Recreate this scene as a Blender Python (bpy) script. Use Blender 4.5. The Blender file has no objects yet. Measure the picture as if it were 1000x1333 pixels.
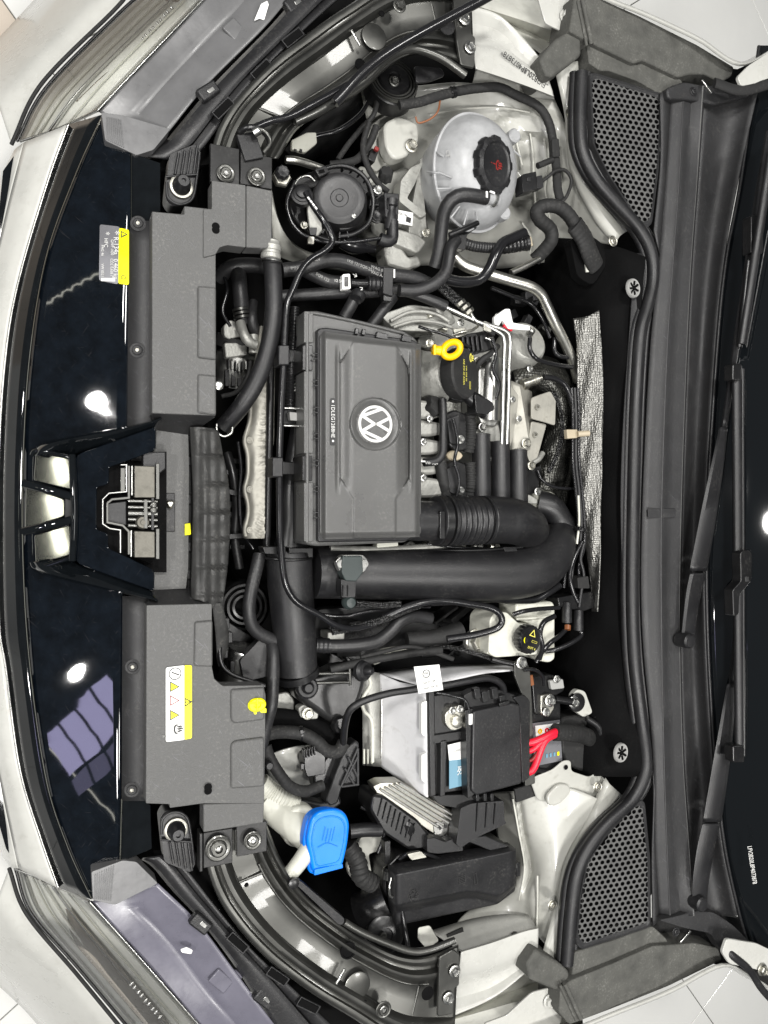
import bpy, bmesh, math, random
from mathutils import Vector, Matrix, Quaternion
random.seed(7)
R = math.radians
S = bpy.context.scene
COL = S.collection

# ------------------------------------------------------------------ camera
TILT, DIST, FPX = R(24), 1.2, 1000.0
cam_d = bpy.data.cameras.new('camera'); cam = bpy.data.objects.new('camera', cam_d); COL.objects.link(cam)
cam.location = (-DIST*math.sin(TILT), 0, DIST*math.cos(TILT))
cam.rotation_euler = (0, -TILT, 0)
cam_d.sensor_fit = 'VERTICAL'; cam_d.sensor_height = 36.0; cam_d.lens = 36.0*FPX/1333.0
cam_d.clip_start = 0.02; cam_d.clip_end = 60
S.camera = cam
CAMP = Vector(cam.location)
AX = Vector((math.cos(TILT), 0, math.sin(TILT)))      # image right
AY = Vector((0, 1, 0))                                # image up
AZ = Vector((math.sin(TILT), 0, -math.cos(TILT)))     # view direction

# ------------------------------------------------------------------ light: a showroom with ceiling lamps, plus lamps added for reflections
world = bpy.data.worlds.new('World'); S.world = world; world.use_nodes = True
wb = world.node_tree.nodes['Background']; wb.inputs[0].default_value = (0.93, 0.97, 1.0, 1); wb.inputs[1].default_value = 0.13
def lamp(loc, size, power, col=(1, 0.98, 0.95), aim=(0, 0, -0.1), shape='DISK', size_y=None, rz=0):
    d = bpy.data.lights.new('ceiling_or_added_lamp', 'AREA'); d.shape = shape; d.size = size; d.energy = power; d.color = col
    if size_y: d.size_y = size_y
    o = bpy.data.objects.new('ceiling_or_added_lamp', d); COL.objects.link(o); o.location = loc
    q = (Vector(aim)-Vector(loc)).to_track_quat('-Z', 'Y')
    o.rotation_euler = (q @ Quaternion((0, 0, 1), rz)).to_euler()
    return o
LAMPS = [
    ((-0.6, 1.2, 2.9), 0.45, 62), ((-0.5, -1.3, 2.9), 0.45, 62),          # soft ceiling discs over the bay
    ((1.0, 1.1, 2.9), 0.45, 30), ((1.0, -1.3, 2.9), 0.45, 30),
    ((-2.25, 0.17, 2.8), 0.22, 40), ((0.2, 0.0, 3.2), 0.9, 14),
    ((-3.34, 0.66, 2.8), 0.12, 22), ((-3.54, -1.08, 2.8), 0.11, 22),      # small spots mirrored in the grille panel
]
for l, s, p in LAMPS: lamp(l, s, p)
for a in range(4):                                                        # lavender ceiling grid ahead of the car
    for b in range(2):
        gx, gy = -3.70+.145*a+.15*b, -1.58+.125*a-.17*b
        lamp((gx, gy, 2.8), .165, .9 if b == 0 else .22, (.66, .62, 1.0), aim=(gx, gy, 0), shape='RECTANGLE', size_y=.19, rz=R(41))
lamp((-3.58, 1.39, 2.8), .75, .25, (1, .98, .85), aim=(-3.58, 1.39, 0), shape='RECTANGLE', size_y=.012, rz=R(20))   # two thin lamps added to draw ceiling seam lines in the panel
lamp((-3.49, -1.80, 2.8), .85, .28, (1, .98, .85), aim=(-3.49, -1.80, 0), shape='RECTANGLE', size_y=.012, rz=R(-33))
for x, y, w in ((-4.34, .30, .12), (-4.40, .05, .16), (-4.36, -.20, .12)):                 # lamps added only to brighten the badge facets by reflection
    lamp((x, y, 2.8), w, 1.0, (1, .99, .88), aim=(x, y, 0), shape='RECTANGLE', size_y=.20, rz=R(24))
S.view_settings.view_transform = 'Standard'; S.view_settings.look = 'None'
S.view_settings.exposure = 0.0; S.view_settings.gamma = 1.0; S.view_settings.use_curve_mapping = False

# ------------------------------------------------------------------ helpers
def W(px, py, z):
    """photo pixel -> point on the horizontal plane at height z"""
    d = AX*((px-500)/FPX) + AY*((666.5-py)/FPX) + AZ
    t = (z-CAMP.z)/d.z
    return CAMP + d*t
def mpp(px, py, z):
    return (W(px, py, z)-CAMP).dot(AZ)/FPX
HOME = {}
def thing(name, label, cat, px, py, z, group=None):
    o = bpy.data.objects.new(name, None); COL.objects.link(o)
    o.empty_display_size = 0.02
    o.location = W(px, py, z); HOME[o] = Vector(o.location)
    tag(o, label, cat, group); return o
def tag(o, label, cat, group=None):
    o['label'] = label; o['category'] = cat
    if group: o['group'] = group
    return o
def place(o, parent, c):
    COL.objects.link(o)
    HOME[o] = Vector(c)
    if parent is not None:
        o.parent = parent; o.location = Vector(c)-HOME[parent]
    else: o.location = c
    return o
def mesh_obj(name, verts, faces, mat, parent=None, smooth=True, bev=0, thick=0, ang=35, seg=2, mats=None, fmat=None):
    verts = [Vector(v) for v in verts]
    lo = Vector((min(v.x for v in verts), min(v.y for v in verts), min(v.z for v in verts)))
    hi = Vector((max(v.x for v in verts), max(v.y for v in verts), max(v.z for v in verts)))
    c = (lo+hi)/2
    me = bpy.data.meshes.new(name)
    me.from_pydata([v-c for v in verts], [], faces); me.update()
    bm = bmesh.new(); bm.from_mesh(me); bmesh.ops.recalc_face_normals(bm, faces=bm.faces); bm.to_mesh(me); bm.free()
    for m in (mats or [mat]): me.materials.append(m)
    if fmat:
        for p, i in zip(me.polygons, fmat): p.material_index = i
    if smooth:
        me.polygons.foreach_set('use_smooth', [True]*len(me.polygons))
        try: me.set_sharp_from_angle(angle=R(ang))
        except Exception: pass
    o = bpy.data.objects.new(name, me); place(o, parent, c)
    if thick:
        s = o.modifiers.new('s', 'SOLIDIFY'); s.thickness = thick; s.offset = 0
    if bev:
        b = o.modifiers.new('b', 'BEVEL'); b.width = bev; b.segments = seg; b.limit_method = 'ANGLE'; b.angle_limit = R(32)
        b.harden_normals = False
    return o
def cat_rom(pts, n):
    """n points evenly spaced along a Catmull-Rom curve through pts (tuples of any length)"""
    P = [Vector(p) for p in pts]
    if len(P) == 1: return [P[0]]*n
    ext = [P[0]*2-P[1]]+P+[P[-1]*2-P[-2]]
    dense = []
    m = 14
    for i in range(1, len(ext)-2):
        a, b, c, d = ext[i-1], ext[i], ext[i+1], ext[i+2]
        for k in range(m):
            t = k/m
            dense.append(0.5*((2*b)+(c-a)*t+(2*a-5*b+4*c-d)*t*t+(3*b-a-3*c+d)*t**3))
    dense.append(ext[-2])
    L = [0]
    for i in range(1, len(dense)): L.append(L[-1]+(dense[i]-dense[i-1]).length)
    out = []; j = 0
    for k in range(n):
        s = L[-1]*k/(n-1)
        while j < len(L)-2 and L[j+1] < s: j += 1
        f = (s-L[j])/max(L[j+1]-L[j], 1e-9)
        out.append(dense[j].lerp(dense[j+1], min(max(f, 0), 1)))
    return out
def lin(pts, n):
    P = [Vector(p) for p in pts]
    L = [0]
    for i in range(1, len(P)): L.append(L[-1]+(P[i]-P[i-1]).length)
    out = []; j = 0
    for k in range(n):
        s = L[-1]*k/(n-1)
        while j < len(L)-2 and L[j+1] < s: j += 1
        f = (s-L[j])/max(L[j+1]-L[j], 1e-9)
        out.append(P[j].lerp(P[j+1], min(max(f, 0), 1)))
    return out
def tube(name, pts, r, mat, parent=None, n=None, seg=14, rib=None, taper=None, raw=False, cap=True, flat=1.0, up=None, rz=None):
    """swept pipe through pts=(px,py,z); r in photo pixels; rib=(period_px, amount) corrugates; raw: pts are metres and so is r"""
    P3 = [Vector(p) for p in pts] if raw else [W(*p) for p in pts]
    if not raw:
        m = pts[len(pts)//2]; rm = r*mpp(*m)
    else: rm = r
    tot = sum((P3[i+1]-P3[i]).length for i in range(len(P3)-1))
    if n is None: n = max(10, min(160, int(tot/max(rm*0.9, 0.002)))) if len(P3) > 2 else 2
    if rib: n = max(n, int(tot/(rib[0]*(1 if raw else mpp(*pts[0])))*6))
    C = cat_rom(P3, n) if len(P3) > 2 else lin(P3, n)
    verts, faces = [], []
    T = [(C[min(i+1, n-1)]-C[max(i-1, 0)]).normalized() for i in range(n)]
    u = Vector((0, 0, 1)) if abs(T[0].z) < 0.9 else Vector((1, 0, 0))
    if up: u = Vector(up)
    s = 0
    for i in range(n):
        if i: s += (C[i]-C[i-1]).length
        if up: u = Vector(up)
        side = T[i].cross(u)
        side.normalize(); u = side.cross(T[i]).normalized()
        rr = rm
        if taper: rr *= taper(i/(n-1))
        if rib:
            per = rib[0]*(1 if raw else mpp(*pts[0]))
            rr *= 1+rib[1]*math.sin(2*math.pi*s/per)
        for k in range(seg):
            a = 2*math.pi*k/seg
            verts.append(C[i]+side*math.cos(a)*rr+u*math.sin(a)*rr*flat)
        if i:
            b0, b1 = (i-1)*seg, i*seg
            for k in range(seg): faces.append((b0+k, b0+(k+1) % seg, b1+(k+1) % seg, b1+k))
    if cap:
        faces.append(tuple(range(seg-1, -1, -1))); faces.append(tuple(range((n-1)*seg, n*seg)))
    return mesh_obj(name, verts, faces, mat, parent, ang=50)
def zval(z, i, p):
    if callable(z): return z(p[0], p[1])
    if isinstance(z, (list, tuple)): return z[i]
    return z
def rnd(out, r, k=4):
    """round the corners of a pixel outline"""
    res = []; n = len(out)
    for i in range(n):
        p, a, b = Vector(out[i][:2]), Vector(out[i-1][:2]), Vector(out[(i+1) % n][:2])
        ra = min(r, (a-p).length*0.45); rb = min(r, (b-p).length*0.45)
        A = p+(a-p).normalized()*ra; B = p+(b-p).normalized()*rb
        for j in range(k+1):
            t = j/k
            res.append(tuple(A*(1-t)**2+p*2*t*(1-t)+B*t*t))
    return res
def prism(name, out, z, h, mat, parent=None, bev=0.0015, seg=2, round_=0, ang=35, draft=0):
    """solid with the pixel outline `out` at height z (number, list or function), standing h metres deep; draft widens the foot"""
    if round_: out = rnd(out, round_)
    top = [W(p[0], p[1], zval(z, i, p)) for i, p in enumerate(out)]
    cx = sum(top, Vector())/len(top)
    bot = [v-Vector((0, 0, h))+((v-cx).normalized()*draft if draft else Vector()) for v in top]
    n = len(top)
    faces = [tuple(range(n)), tuple(range(2*n-1, n-1, -1))]+[(i, n+i, n+(i+1) % n, (i+1) % n) for i in range(n)]
    return mesh_obj(name, top+bot, faces, mat, parent, bev=bev, seg=seg, ang=ang)
def loft(name, rails, mat, parent=None, nu=40, nv=1, cross='lin', thick=0.0016, zf=None, skirt=0, ang=35, along='cr', bev=0):
    """sheet through pixel rails [(px,py,z)...]; zf(px,py,u,v) adds relief in metres"""
    f = cat_rom if along == 'cr' else lin
    rs = [f(r, nu) for r in rails]
    rows = []
    if nv == 1 and cross == 'lin': rows = rs
    else:
        N = (len(rs)-1)*nv+1
        cols = [(cat_rom if cross == 'cr' else lin_idx)([r[i] for r in rs], N) for i in range(nu)]
        rows = [[cols[i][j] for i in range(nu)] for j in range(N)]
    V = []; nr = len(rows)
    for j, row in enumerate(rows):
        for i, p in enumerate(row):
            dz = zf(p[0], p[1], i/(nu-1), j/(nr-1)) if zf else 0
            V.append(W(p[0], p[1], p[2]+dz))
    F = [(j*nu+i, j*nu+i+1, (j+1)*nu+i+1, (j+1)*nu+i) for j in range(nr-1) for i in range(nu-1)]
    if skirt:
        loop = list(range(nu))+[j*nu+nu-1 for j in range(1, nr)]+[(nr-1)*nu+i for i in range(nu-2, -1, -1)]+[j*nu for j in range(nr-2, 0, -1)]
        b = len(V)
        for k in loop: V.append(V[k]-Vector((0, 0, skirt)))
        m = len(loop)
        F += [(loop[k], b+k, b+(k+1) % m, loop[(k+1) % m]) for k in range(m)]
        thick = 0
    return mesh_obj(name, V, F, mat, parent, thick=thick, ang=ang, bev=bev)
def lin_idx(pts, N):
    k = (N-1)//(len(pts)-1); out = []
    for i in range(len(pts)-1):
        for j in range(k): out.append(pts[i].lerp(pts[i+1], j/k))
    out.append(pts[-1]); return out
def between(O, I, fr, dz, z0=None, n=30):
    """rails at fractions fr between the pixel curves O and I with height offsets dz"""
    a, b = cat_rom(O, n), cat_rom(I, n)
    return [[tuple(a[i].lerp(b[i], f)+Vector((0, 0, d))) for i in range(n)] for f, d in zip(fr, dz)]
def frame_of(axis):
    a = Vector(axis).normalized()
    u = Vector((0, 1, 0)) if abs(a.y) < 0.9 else Vector((1, 0, 0))
    s = u.cross(a).normalized(); u = a.cross(s).normalized()
    return s, u, a
def lathe(name, px, py, z, prof, mat, parent=None, axis=(0, 0, 1), seg=40, wob=None, ang=35, close=True):
    """profile [(radius_px, height_px)] turned about axis through the pixel point"""
    c = W(px, py, z); k = mpp(px, py, z); s, u, a = frame_of(axis)
    V, F = [], []
    for j, (r, h) in enumerate(prof):
        for i in range(seg):
            t = 2*math.pi*i/seg
            rr = r*k*(wob(t, j) if wob else 1)
            V.append(c+s*math.cos(t)*rr+u*math.sin(t)*rr+a*h*k)
        if j: F += [((j-1)*seg+i, (j-1)*seg+(i+1) % seg, j*seg+(i+1) % seg, j*seg+i) for i in range(seg)]
    if close:
        F.append(tuple(range(seg))); F.append(tuple(range((len(prof)-1)*seg, len(prof)*seg)))
    return mesh_obj(name, V, F, mat, parent, ang=ang)
def box(name, px, py, z, w, d, h, mat, parent=None, rot=0, bev=0.001, axis=None, seg=2):
    """box with its top centre at the pixel point; w,d,h in photo pixels; rot turns it in the picture (degrees)"""
    c = W(px, py, z); k = mpp(px, py, z)
    s, u, a = frame_of(axis or (0, 0, 1))
    cr, sr = math.cos(R(rot)), math.sin(R(rot))
    s, u = s*cr+u*sr, u*cr-s*sr
    V = [c+s*(x*w*k/2)+u*(y*d*k/2)-a*(hh*h*k) for hh in (0, 1) for x, y in ((-1, -1), (1, -1), (1, 1), (-1, 1))]
    F = [(0, 1, 2, 3), (7, 6, 5, 4)]+[(i, 4+i, 4+(i+1) % 4, (i+1) % 4) for i in range(4)]
    return mesh_obj(name, V, F, mat, parent, bev=bev, seg=seg)
BOLT = {}
def bolt(px, py, z, r, mat, parent, axis=(0, 0, 1), kind='hex', name='bolt'):
    """washer and head; one shared mesh for each kind and material"""
    key = (kind, mat.name)
    if key not in BOLT:
        if kind == 'hex': pr = [(1, 0, 24), (1, .12, 24), (.92, .16, 24), (.74, .17, 6), (.74, .62, 6), (.62, .74, 6), (.5, .74, 6), (.42, .62, 6), (.05, .6, 6)]
        else: pr = [(1, 0, 24), (1, .1, 24), (.9, .15, 24), (.74, .1, 24), (.68, .1, 24), (.62, .3, 24), (.5, .38, 24), (.3, .38, 24), (.22, .2, 24), (.04, .2, 24)]
        V, F = [], []
        for j, (r_, h_, sg) in enumerate(pr):
            for i in range(24):
                t = 2*math.pi*i/24
                q = 1 if sg == 24 else math.cos(math.pi/6)/math.cos((t % (math.pi/3))-math.pi/6)
                V.append((math.cos(t)*r_*q, math.sin(t)*r_*q, h_))
            if j: F += [((j-1)*24+i, (j-1)*24+(i+1) % 24, j*24+(i+1) % 24, j*24+i) for i in range(24)]
        F.append(tuple(range((len(pr)-1)*24, len(pr)*24)))
        me = bpy.data.meshes.new('bolt'); me.from_pydata(V, [], F); me.materials.append(mat)
        me.polygons.foreach_set('use_smooth', [True]*len(F)); me.set_sharp_from_angle(angle=R(30))
        BOLT[key] = me
    o = bpy.data.objects.new(name, BOLT[key]); place(o, parent, W(px, py, z))
    k = mpp(px, py, z)*r
    o.scale = (k, k, k)
    q = Vector((0, 0, 1)).rotation_difference(Vector(axis).normalized()); o.rotation_euler = (q @ Quaternion((0, 0, 1), random.random()*6)).to_euler()
    return o
def lettering(s, px, py, z, size, mat, parent, rot=-90, axis=(0, 0, 1), name='lettering', align='CENTER', sx=1.0, bold=0, pos=None):
    """flat print: size in photo pixels, rot in degrees (-90: the words run down the picture)"""
    cu = bpy.data.curves.new(name, 'FONT'); cu.body = s; cu.size = 1; cu.align_x = align; cu.align_y = 'CENTER'; cu.extrude = 0.01; cu.offset = bold
    cu.resolution_u = 2
    t = bpy.data.objects.new('t', cu); COL.objects.link(t)
    dg = bpy.context.evaluated_depsgraph_get(); me = bpy.data.meshes.new_from_object(t.evaluated_get(dg))
    bpy.data.objects.remove(t); me.name = name
    me.materials.clear(); me.materials.append(mat)
    k = mpp(px, py, z)*size
    a, b, c = frame_of(axis)
    M = Matrix((a, b, c)).transposed() @ Matrix.Rotation(R(rot), 3, 'Z') @ Matrix.Diagonal((k*sx, k, k))
    for v in me.vertices: v.co = M @ v.co
    o = bpy.data.objects.new(name, me); place(o, parent, pos or W(px, py, z)); return o
def seg_dist(p, a, b):
    ab = (b[0]-a[0], b[1]-a[1]); ap = (p[0]-a[0], p[1]-a[1])
    t = max(0, min(1, (ap[0]*ab[0]+ap[1]*ab[1])/max(ab[0]**2+ab[1]**2, 1e-9)))
    return math.hypot(ap[0]-ab[0]*t, ap[1]-ab[1]*t)
def inside(p, poly):
    r = False; n = len(poly)
    for i in range(n):
        a, b = poly[i], poly[i-1]
        if (a[1] > p[1]) != (b[1] > p[1]) and p[0] < (b[0]-a[0])*(p[1]-a[1])/(b[1]-a[1])+a[0]: r = not r
    return r
def sdf(p, poly):
    d = min(seg_dist(p, poly[i-1], poly[i]) for i in range(len(poly)))
    return -d if inside(p, poly) else d
def sst(a, b, x):
    t = max(0, min(1, (x-a)/(b-a))); return t*t*(3-2*t)

# ------------------------------------------------------------------ materials
def material(name, col, rough=0.5, metal=0, bump=0, bscale=400, var=0.12, vscale=9, coat=0, rvar=0.28, ior=None, sss=0, stretch=None, trans=0, spec=None):
    m = bpy.data.materials.new(name); m.use_nodes = True
    nt = m.node_tree; N = nt.nodes; L = nt.links; b = N['Principled BSDF']
    b.inputs['Base Color'].default_value = (*col, 1); b.inputs['Roughness'].default_value = rough; b.inputs['Metallic'].default_value = metal
    if coat: b.inputs['Coat Weight'].default_value = coat; b.inputs['Coat Roughness'].default_value = 0.06
    if ior: b.inputs['IOR'].default_value = ior
    if spec is not None: b.inputs['Specular IOR Level'].default_value = spec
    if sss: b.inputs['Subsurface Weight'].default_value = sss; b.inputs['Subsurface Radius'].default_value = (0.01, 0.01, 0.01)
    if trans: b.inputs['Transmission Weight'].default_value = trans
    tc = N.new('ShaderNodeTexCoord'); mp = N.new('ShaderNodeMapping'); L.new(tc.outputs['Object'], mp.inputs[0])
    if stretch: mp.inputs['Scale'].default_value = stretch
    if var:
        n1 = N.new('ShaderNodeTexNoise'); n1.inputs['Scale'].default_value = vscale; n1.inputs['Detail'].default_value = 6; n1.inputs['Roughness'].default_value = 0.65
        L.new(mp.outputs[0], n1.inputs['Vector'])
        mr = N.new('ShaderNodeMapRange'); mr.inputs[1].default_value = 0.3; mr.inputs[2].default_value = 0.7
        mr.inputs[3].default_value = 1-var; mr.inputs[4].default_value = 1+var; L.new(n1.outputs[0], mr.inputs[0])
        mx = N.new('ShaderNodeVectorMath'); mx.operation = 'SCALE'; mx.inputs[0].default_value = col; L.new(mr.outputs[0], mx.inputs['Scale'])
        L.new(mx.outputs[0], b.inputs['Base Color'])
        if rvar:
            r2 = N.new('ShaderNodeMapRange'); r2.inputs[1].default_value = 0.3; r2.inputs[2].default_value = 0.7
            r2.inputs[3].default_value = max(0.02, rough*(1-rvar)); r2.inputs[4].default_value = min(1, rough*(1+rvar)); L.new(n1.outputs[0], r2.inputs[0])
            L.new(r2.outputs[0], b.inputs['Roughness'])
    if bump:
        n2 = N.new('ShaderNodeTexNoise'); n2.inputs['Scale'].default_value = bscale; n2.inputs['Detail'].default_value = 3
        L.new(mp.outputs[0], n2.inputs['Vector'])
        bp = N.new('ShaderNodeBump'); bp.inputs['Strength'].default_value = bump; bp.inputs['Distance'].default_value = 0.001
        L.new(n2.outputs[0], bp.inputs['Height']); L.new(bp.outputs[0], b.inputs['Normal'])
    return m
M = {}
M['plastic'] = material('black_plastic', (.011, .011, .012), .42, bump=.25, bscale=700, var=.25)
M['plastic2'] = material('satin_black_plastic', (.007, .007, .0075), .33, bump=.1, bscale=300, var=.25)
M['matte'] = material('matte_black', (.011, .011, .011), .75, bump=.3, bscale=500, var=.3)
M['felt'] = material('black_felt', (.0025, .0025, .0027), .95, bump=.8, bscale=900, var=.35, spec=.12)
M['grey'] = material('grey_plastic', (.092, .092, .09), .56, bump=.8, bscale=900, var=.12, vscale=14)
M['lidgrey'] = material('lid_plastic', (.082, .082, .08), .32, bump=.25, bscale=1300, var=.1, vscale=10)
M['cowl'] = material('cowl_plastic', (.022, .022, .023), .5, bump=.45, bscale=1100, var=.12)
M['rubber'] = material('rubber', (.010, .010, .011), .43, bump=.25, bscale=600, var=.25)
M['hose'] = material('hose_rubber', (.015, .015, .016), .45, bump=.3, bscale=500, var=.25)
M['shiny'] = material('shiny_black_hose', (.01, .01, .011), .2, bump=.06, bscale=200, var=.2)
M['gloss'] = material('gloss_black', (.004, .005, .006), .03, var=.3, rvar=.3, vscale=30)
M['brightgloss'] = material('brightened_gloss_black', (.26, .26, .23), .06, metal=1, var=.1)  # gloss black turned pale metal: bright facet reflections are put into the colour
M['blackpaint'] = material('black_painted_steel', (.105, .105, .098), .40, metal=.9, var=.15, bump=.05, bscale=120, coat=.25)
M['white'] = material('white_paint', (.47, .47, .44), .30, var=.09, coat=.35, bump=.03, bscale=60)
M['whitedull'] = material('white_primer', (.55, .55, .50), .45, var=.12, bump=.1, bscale=90)
M['alu'] = material('cast_aluminium', (.44, .44, .42), .45, metal=1, bump=.5, bscale=350, var=.15, vscale=25)
M['cast'] = material('pale_cast_alloy', (.36, .36, .335), .5, metal=.5, bump=.6, bscale=260, var=.18, vscale=30)
M['pipe'] = material('alloy_pipe', (.62, .61, .56), .33, metal=1, bump=.2, bscale=200, var=.12)
M['steel'] = material('bright_steel', (.5, .5, .48), .3, metal=1, var=.1)
M['zinc'] = material('zinc_steel', (.46, .45, .40), .38, metal=1, var=.3, vscale=40)
M['shield'] = material('heat_shield_sheet', (.36, .35, .31), .58, metal=.6, bump=.3, bscale=120, var=.15, vscale=20)
M['tank'] = material('translucent_tank', (.34, .345, .35), .38, sss=.25, var=.22, vscale=26, bump=.08, bscale=90)
M['whiteplastic'] = material('white_plastic', (.58, .58, .51), .4, sss=.15, var=.06, bump=.05, bscale=100)
M['sleeve'] = material('battery_sleeve', (.66, .66, .67), .6, var=.06, bump=.15, bscale=300)
M['blue'] = material('blue_plastic', (.001, .19, .86), .33, var=.08, bump=.05, bscale=300)
M['yellow'] = material('yellow_plastic', (.9, .52, .0), .35, var=.08)
M['lime'] = material('lime_plastic', (.86, .82, .0), .45, var=.08)
M['limelabel'] = material('lime_label', (.80, .77, .0), .3, var=.03)
M['red'] = material('red_cable', (.72, .012, .035), .4, var=.1)
M['darkred'] = material('dark_red_print', (.2, .015, .012), .5, var=.2)
M['orange'] = material('orange_wire', (.2, .07, .025), .4, var=.2)
M['tan'] = material('tan_clip', (.42, .36, .26), .55, var=.15)
M['paper'] = material('label_white', (.80, .80, .78), .45, var=.03)
M['silverlabel'] = material('label_silver', (.22, .22, .235), .28, metal=.5, var=.15)
M['ink'] = material('ink', (.02, .02, .02), .6, var=0)
M['bluelabel'] = material('label_blue', (.13, .27, .36), .35, var=.05)
M['print'] = material('white_print', (.62, .62, .6), .5, var=0)
M['greyprint'] = material('grey_print', (.30, .30, .29), .5, var=0)
M['yprint'] = material('yellow_print', (.75, .68, .12), .5, var=0)
M['foam'] = material('grey_foam', (.07, .07, .063), .85, bump=.8, bscale=260, var=.3, vscale=30)
M['flap'] = material('seal_rubber_flap', (.04, .04, .039), .6, bump=.4, bscale=300, var=.25, vscale=20)
M['housing'] = material('lamp_housing_plastic', (.12, .12, .122), .32, bump=.2, bscale=60, var=.1, stretch=(1, 1, 1), vscale=22)
M['housingv'] = material('lamp_housing_film', (.115, .112, .14), .3, bump=.2, bscale=60, var=.1, vscale=22)
M['lampin'] = material('lamp_reflector', (.86, .86, .8), .3, metal=0, var=.1)
M['amber'] = material('lamp_brown_reflector', (.26, .235, .2), .25, metal=.3, var=.1)
M['sensor'] = material('green_grey_sensor', (.028, .038, .037), .45, bump=.2, bscale=500, var=.15)
M['tile'] = material('showroom_tile', (.84, .84, .81), .12, var=.03, vscale=4)
M['tilebeige'] = material('beige_tile', (.66, .58, .49), .2, var=.05, vscale=6)
M['grout'] = material('grout', (.12, .12, .11), .8, var=.1)
M['glassblack'] = material('dark_glass', (.0045, .0055, .0065), .04, var=0, ior=1.5)
M['pan'] = material('underbody_black', (.003, .003, .003), .9, bump=.5, bscale=80, var=.3, spec=.1)
def scratchy(m, amount):
    """fine hairline marks and dust on a gloss panel"""
    nt = m.node_tree; N = nt.nodes; L = nt.links; b = N['Principled BSDF']
    tc = N.new('ShaderNodeTexCoord'); prev = None
    for ang, sc in ((.6, (1100, 45, 60)), (-.5, (900, 40, 60)), (1.6, (1300, 60, 60)), (2.3, (700, 25, 60))):
        mp = N.new('ShaderNodeMapping'); mp.inputs['Rotation'].default_value = (0, 0, ang); L.new(tc.outputs['Object'], mp.inputs[0])
        mp2 = N.new('ShaderNodeMapping'); mp2.inputs['Scale'].default_value = sc; L.new(mp.outputs[0], mp2.inputs[0])
        n = N.new('ShaderNodeTexNoise'); n.inputs['Scale'].default_value = 1; n.inputs['Detail'].default_value = 1; L.new(mp2.outputs[0], n.inputs['Vector'])
        mr = N.new('ShaderNodeMapRange'); mr.inputs[1].default_value = .73; mr.inputs[2].default_value = .82; L.new(n.outputs[0], mr.inputs[0])
        if prev:
            a = N.new('ShaderNodeMath'); a.operation = 'MAXIMUM'; L.new(prev, a.inputs[0]); L.new(mr.outputs[0], a.inputs[1]); prev = a.outputs[0]
        else: prev = mr.outputs[0]
    mix = N.new('ShaderNodeMixRGB'); old = b.inputs['Base Color'].links[0].from_socket if b.inputs['Base Color'].links else None
    if old: L.new(old, mix.inputs[1])
    mix.inputs[2].default_value = (amount, amount, amount*1.1, 1); L.new(prev, mix.inputs[0]); L.new(mix.outputs[0], b.inputs['Base Color'])
M['panelgloss'] = material('gloss_black_panel', (.0026, .0040, .0062), .018, var=.5, rvar=.3, vscale=40); scratchy(M['panelgloss'], .018)
def dimpled(name, col, scale, strength, rough=.35):
    m = material(name, col, rough, metal=1, var=.2, vscale=30)
    nt = m.node_tree; N = nt.nodes; L = nt.links; b = N['Principled BSDF']
    tc = N.new('ShaderNodeTexCoord'); v = N.new('ShaderNodeTexVoronoi'); v.inputs['Scale'].default_value = scale; v.inputs['Randomness'].default_value = .35
    L.new(tc.outputs['Object'], v.inputs['Vector'])
    bp = N.new('ShaderNodeBump'); bp.inputs['Strength'].default_value = strength; bp.inputs['Distance'].default_value = .004
    L.new(v.outputs['Distance'], bp.inputs['Height']); L.new(bp.outputs[0], b.inputs['Normal'])
    return m
M['foil'] = dimpled('embossed_foil', (.30, .297, .28), 250, .6, rough=.5)
M['darkfoil'] = dimpled('dark_embossed_foil', (.13, .13, .12), 190, .6, rough=.45)
M['braid'] = dimpled('braided_sleeve', (.08, .08, .08), 420, .8)
def thin_glass():
    m = bpy.data.materials.new('clear_lens'); m.use_nodes = True; nt = m.node_tree; N = nt.nodes; L = nt.links
    N.remove(N['Principled BSDF']); t = N.new('ShaderNodeBsdfTransparent'); g = N.new('ShaderNodeBsdfGlossy'); g.inputs['Roughness'].default_value = .03
    t.inputs[0].default_value = (.985, .99, .985, 1); fr = N.new('ShaderNodeFresnel'); fr.inputs[0].default_value = 1.55; mx = N.new('ShaderNodeMixShader')
    L.new(fr.outputs[0], mx.inputs[0]); L.new(t.outputs[0], mx.inputs[1]); L.new(g.outputs[0], mx.inputs[2]); L.new(mx.outputs[0], N['Material Output'].inputs[0]); return m
M['lens'] = thin_glass()
M['shadedwhite'] = material('shaded_white_paint', (.43, .43, .395), .34, var=.1, coat=.25, bump=.05, bscale=60)  # same white paint, darker: shade inside the bay is put into the colour
M['blackpaint2'] = material('black_primer_steel', (.02, .02, .02), .33, metal=.2, var=.2, bump=.05, bscale=120)
M['lockmetal'] = material('lock_steel', (.12, .115, .10), .45, metal=.9, var=.3, vscale=60, bump=.3, bscale=200)
scratchy(M['grey'], .2); scratchy(M['cowl'], .09); scratchy(M['lidgrey'], .13)
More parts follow.
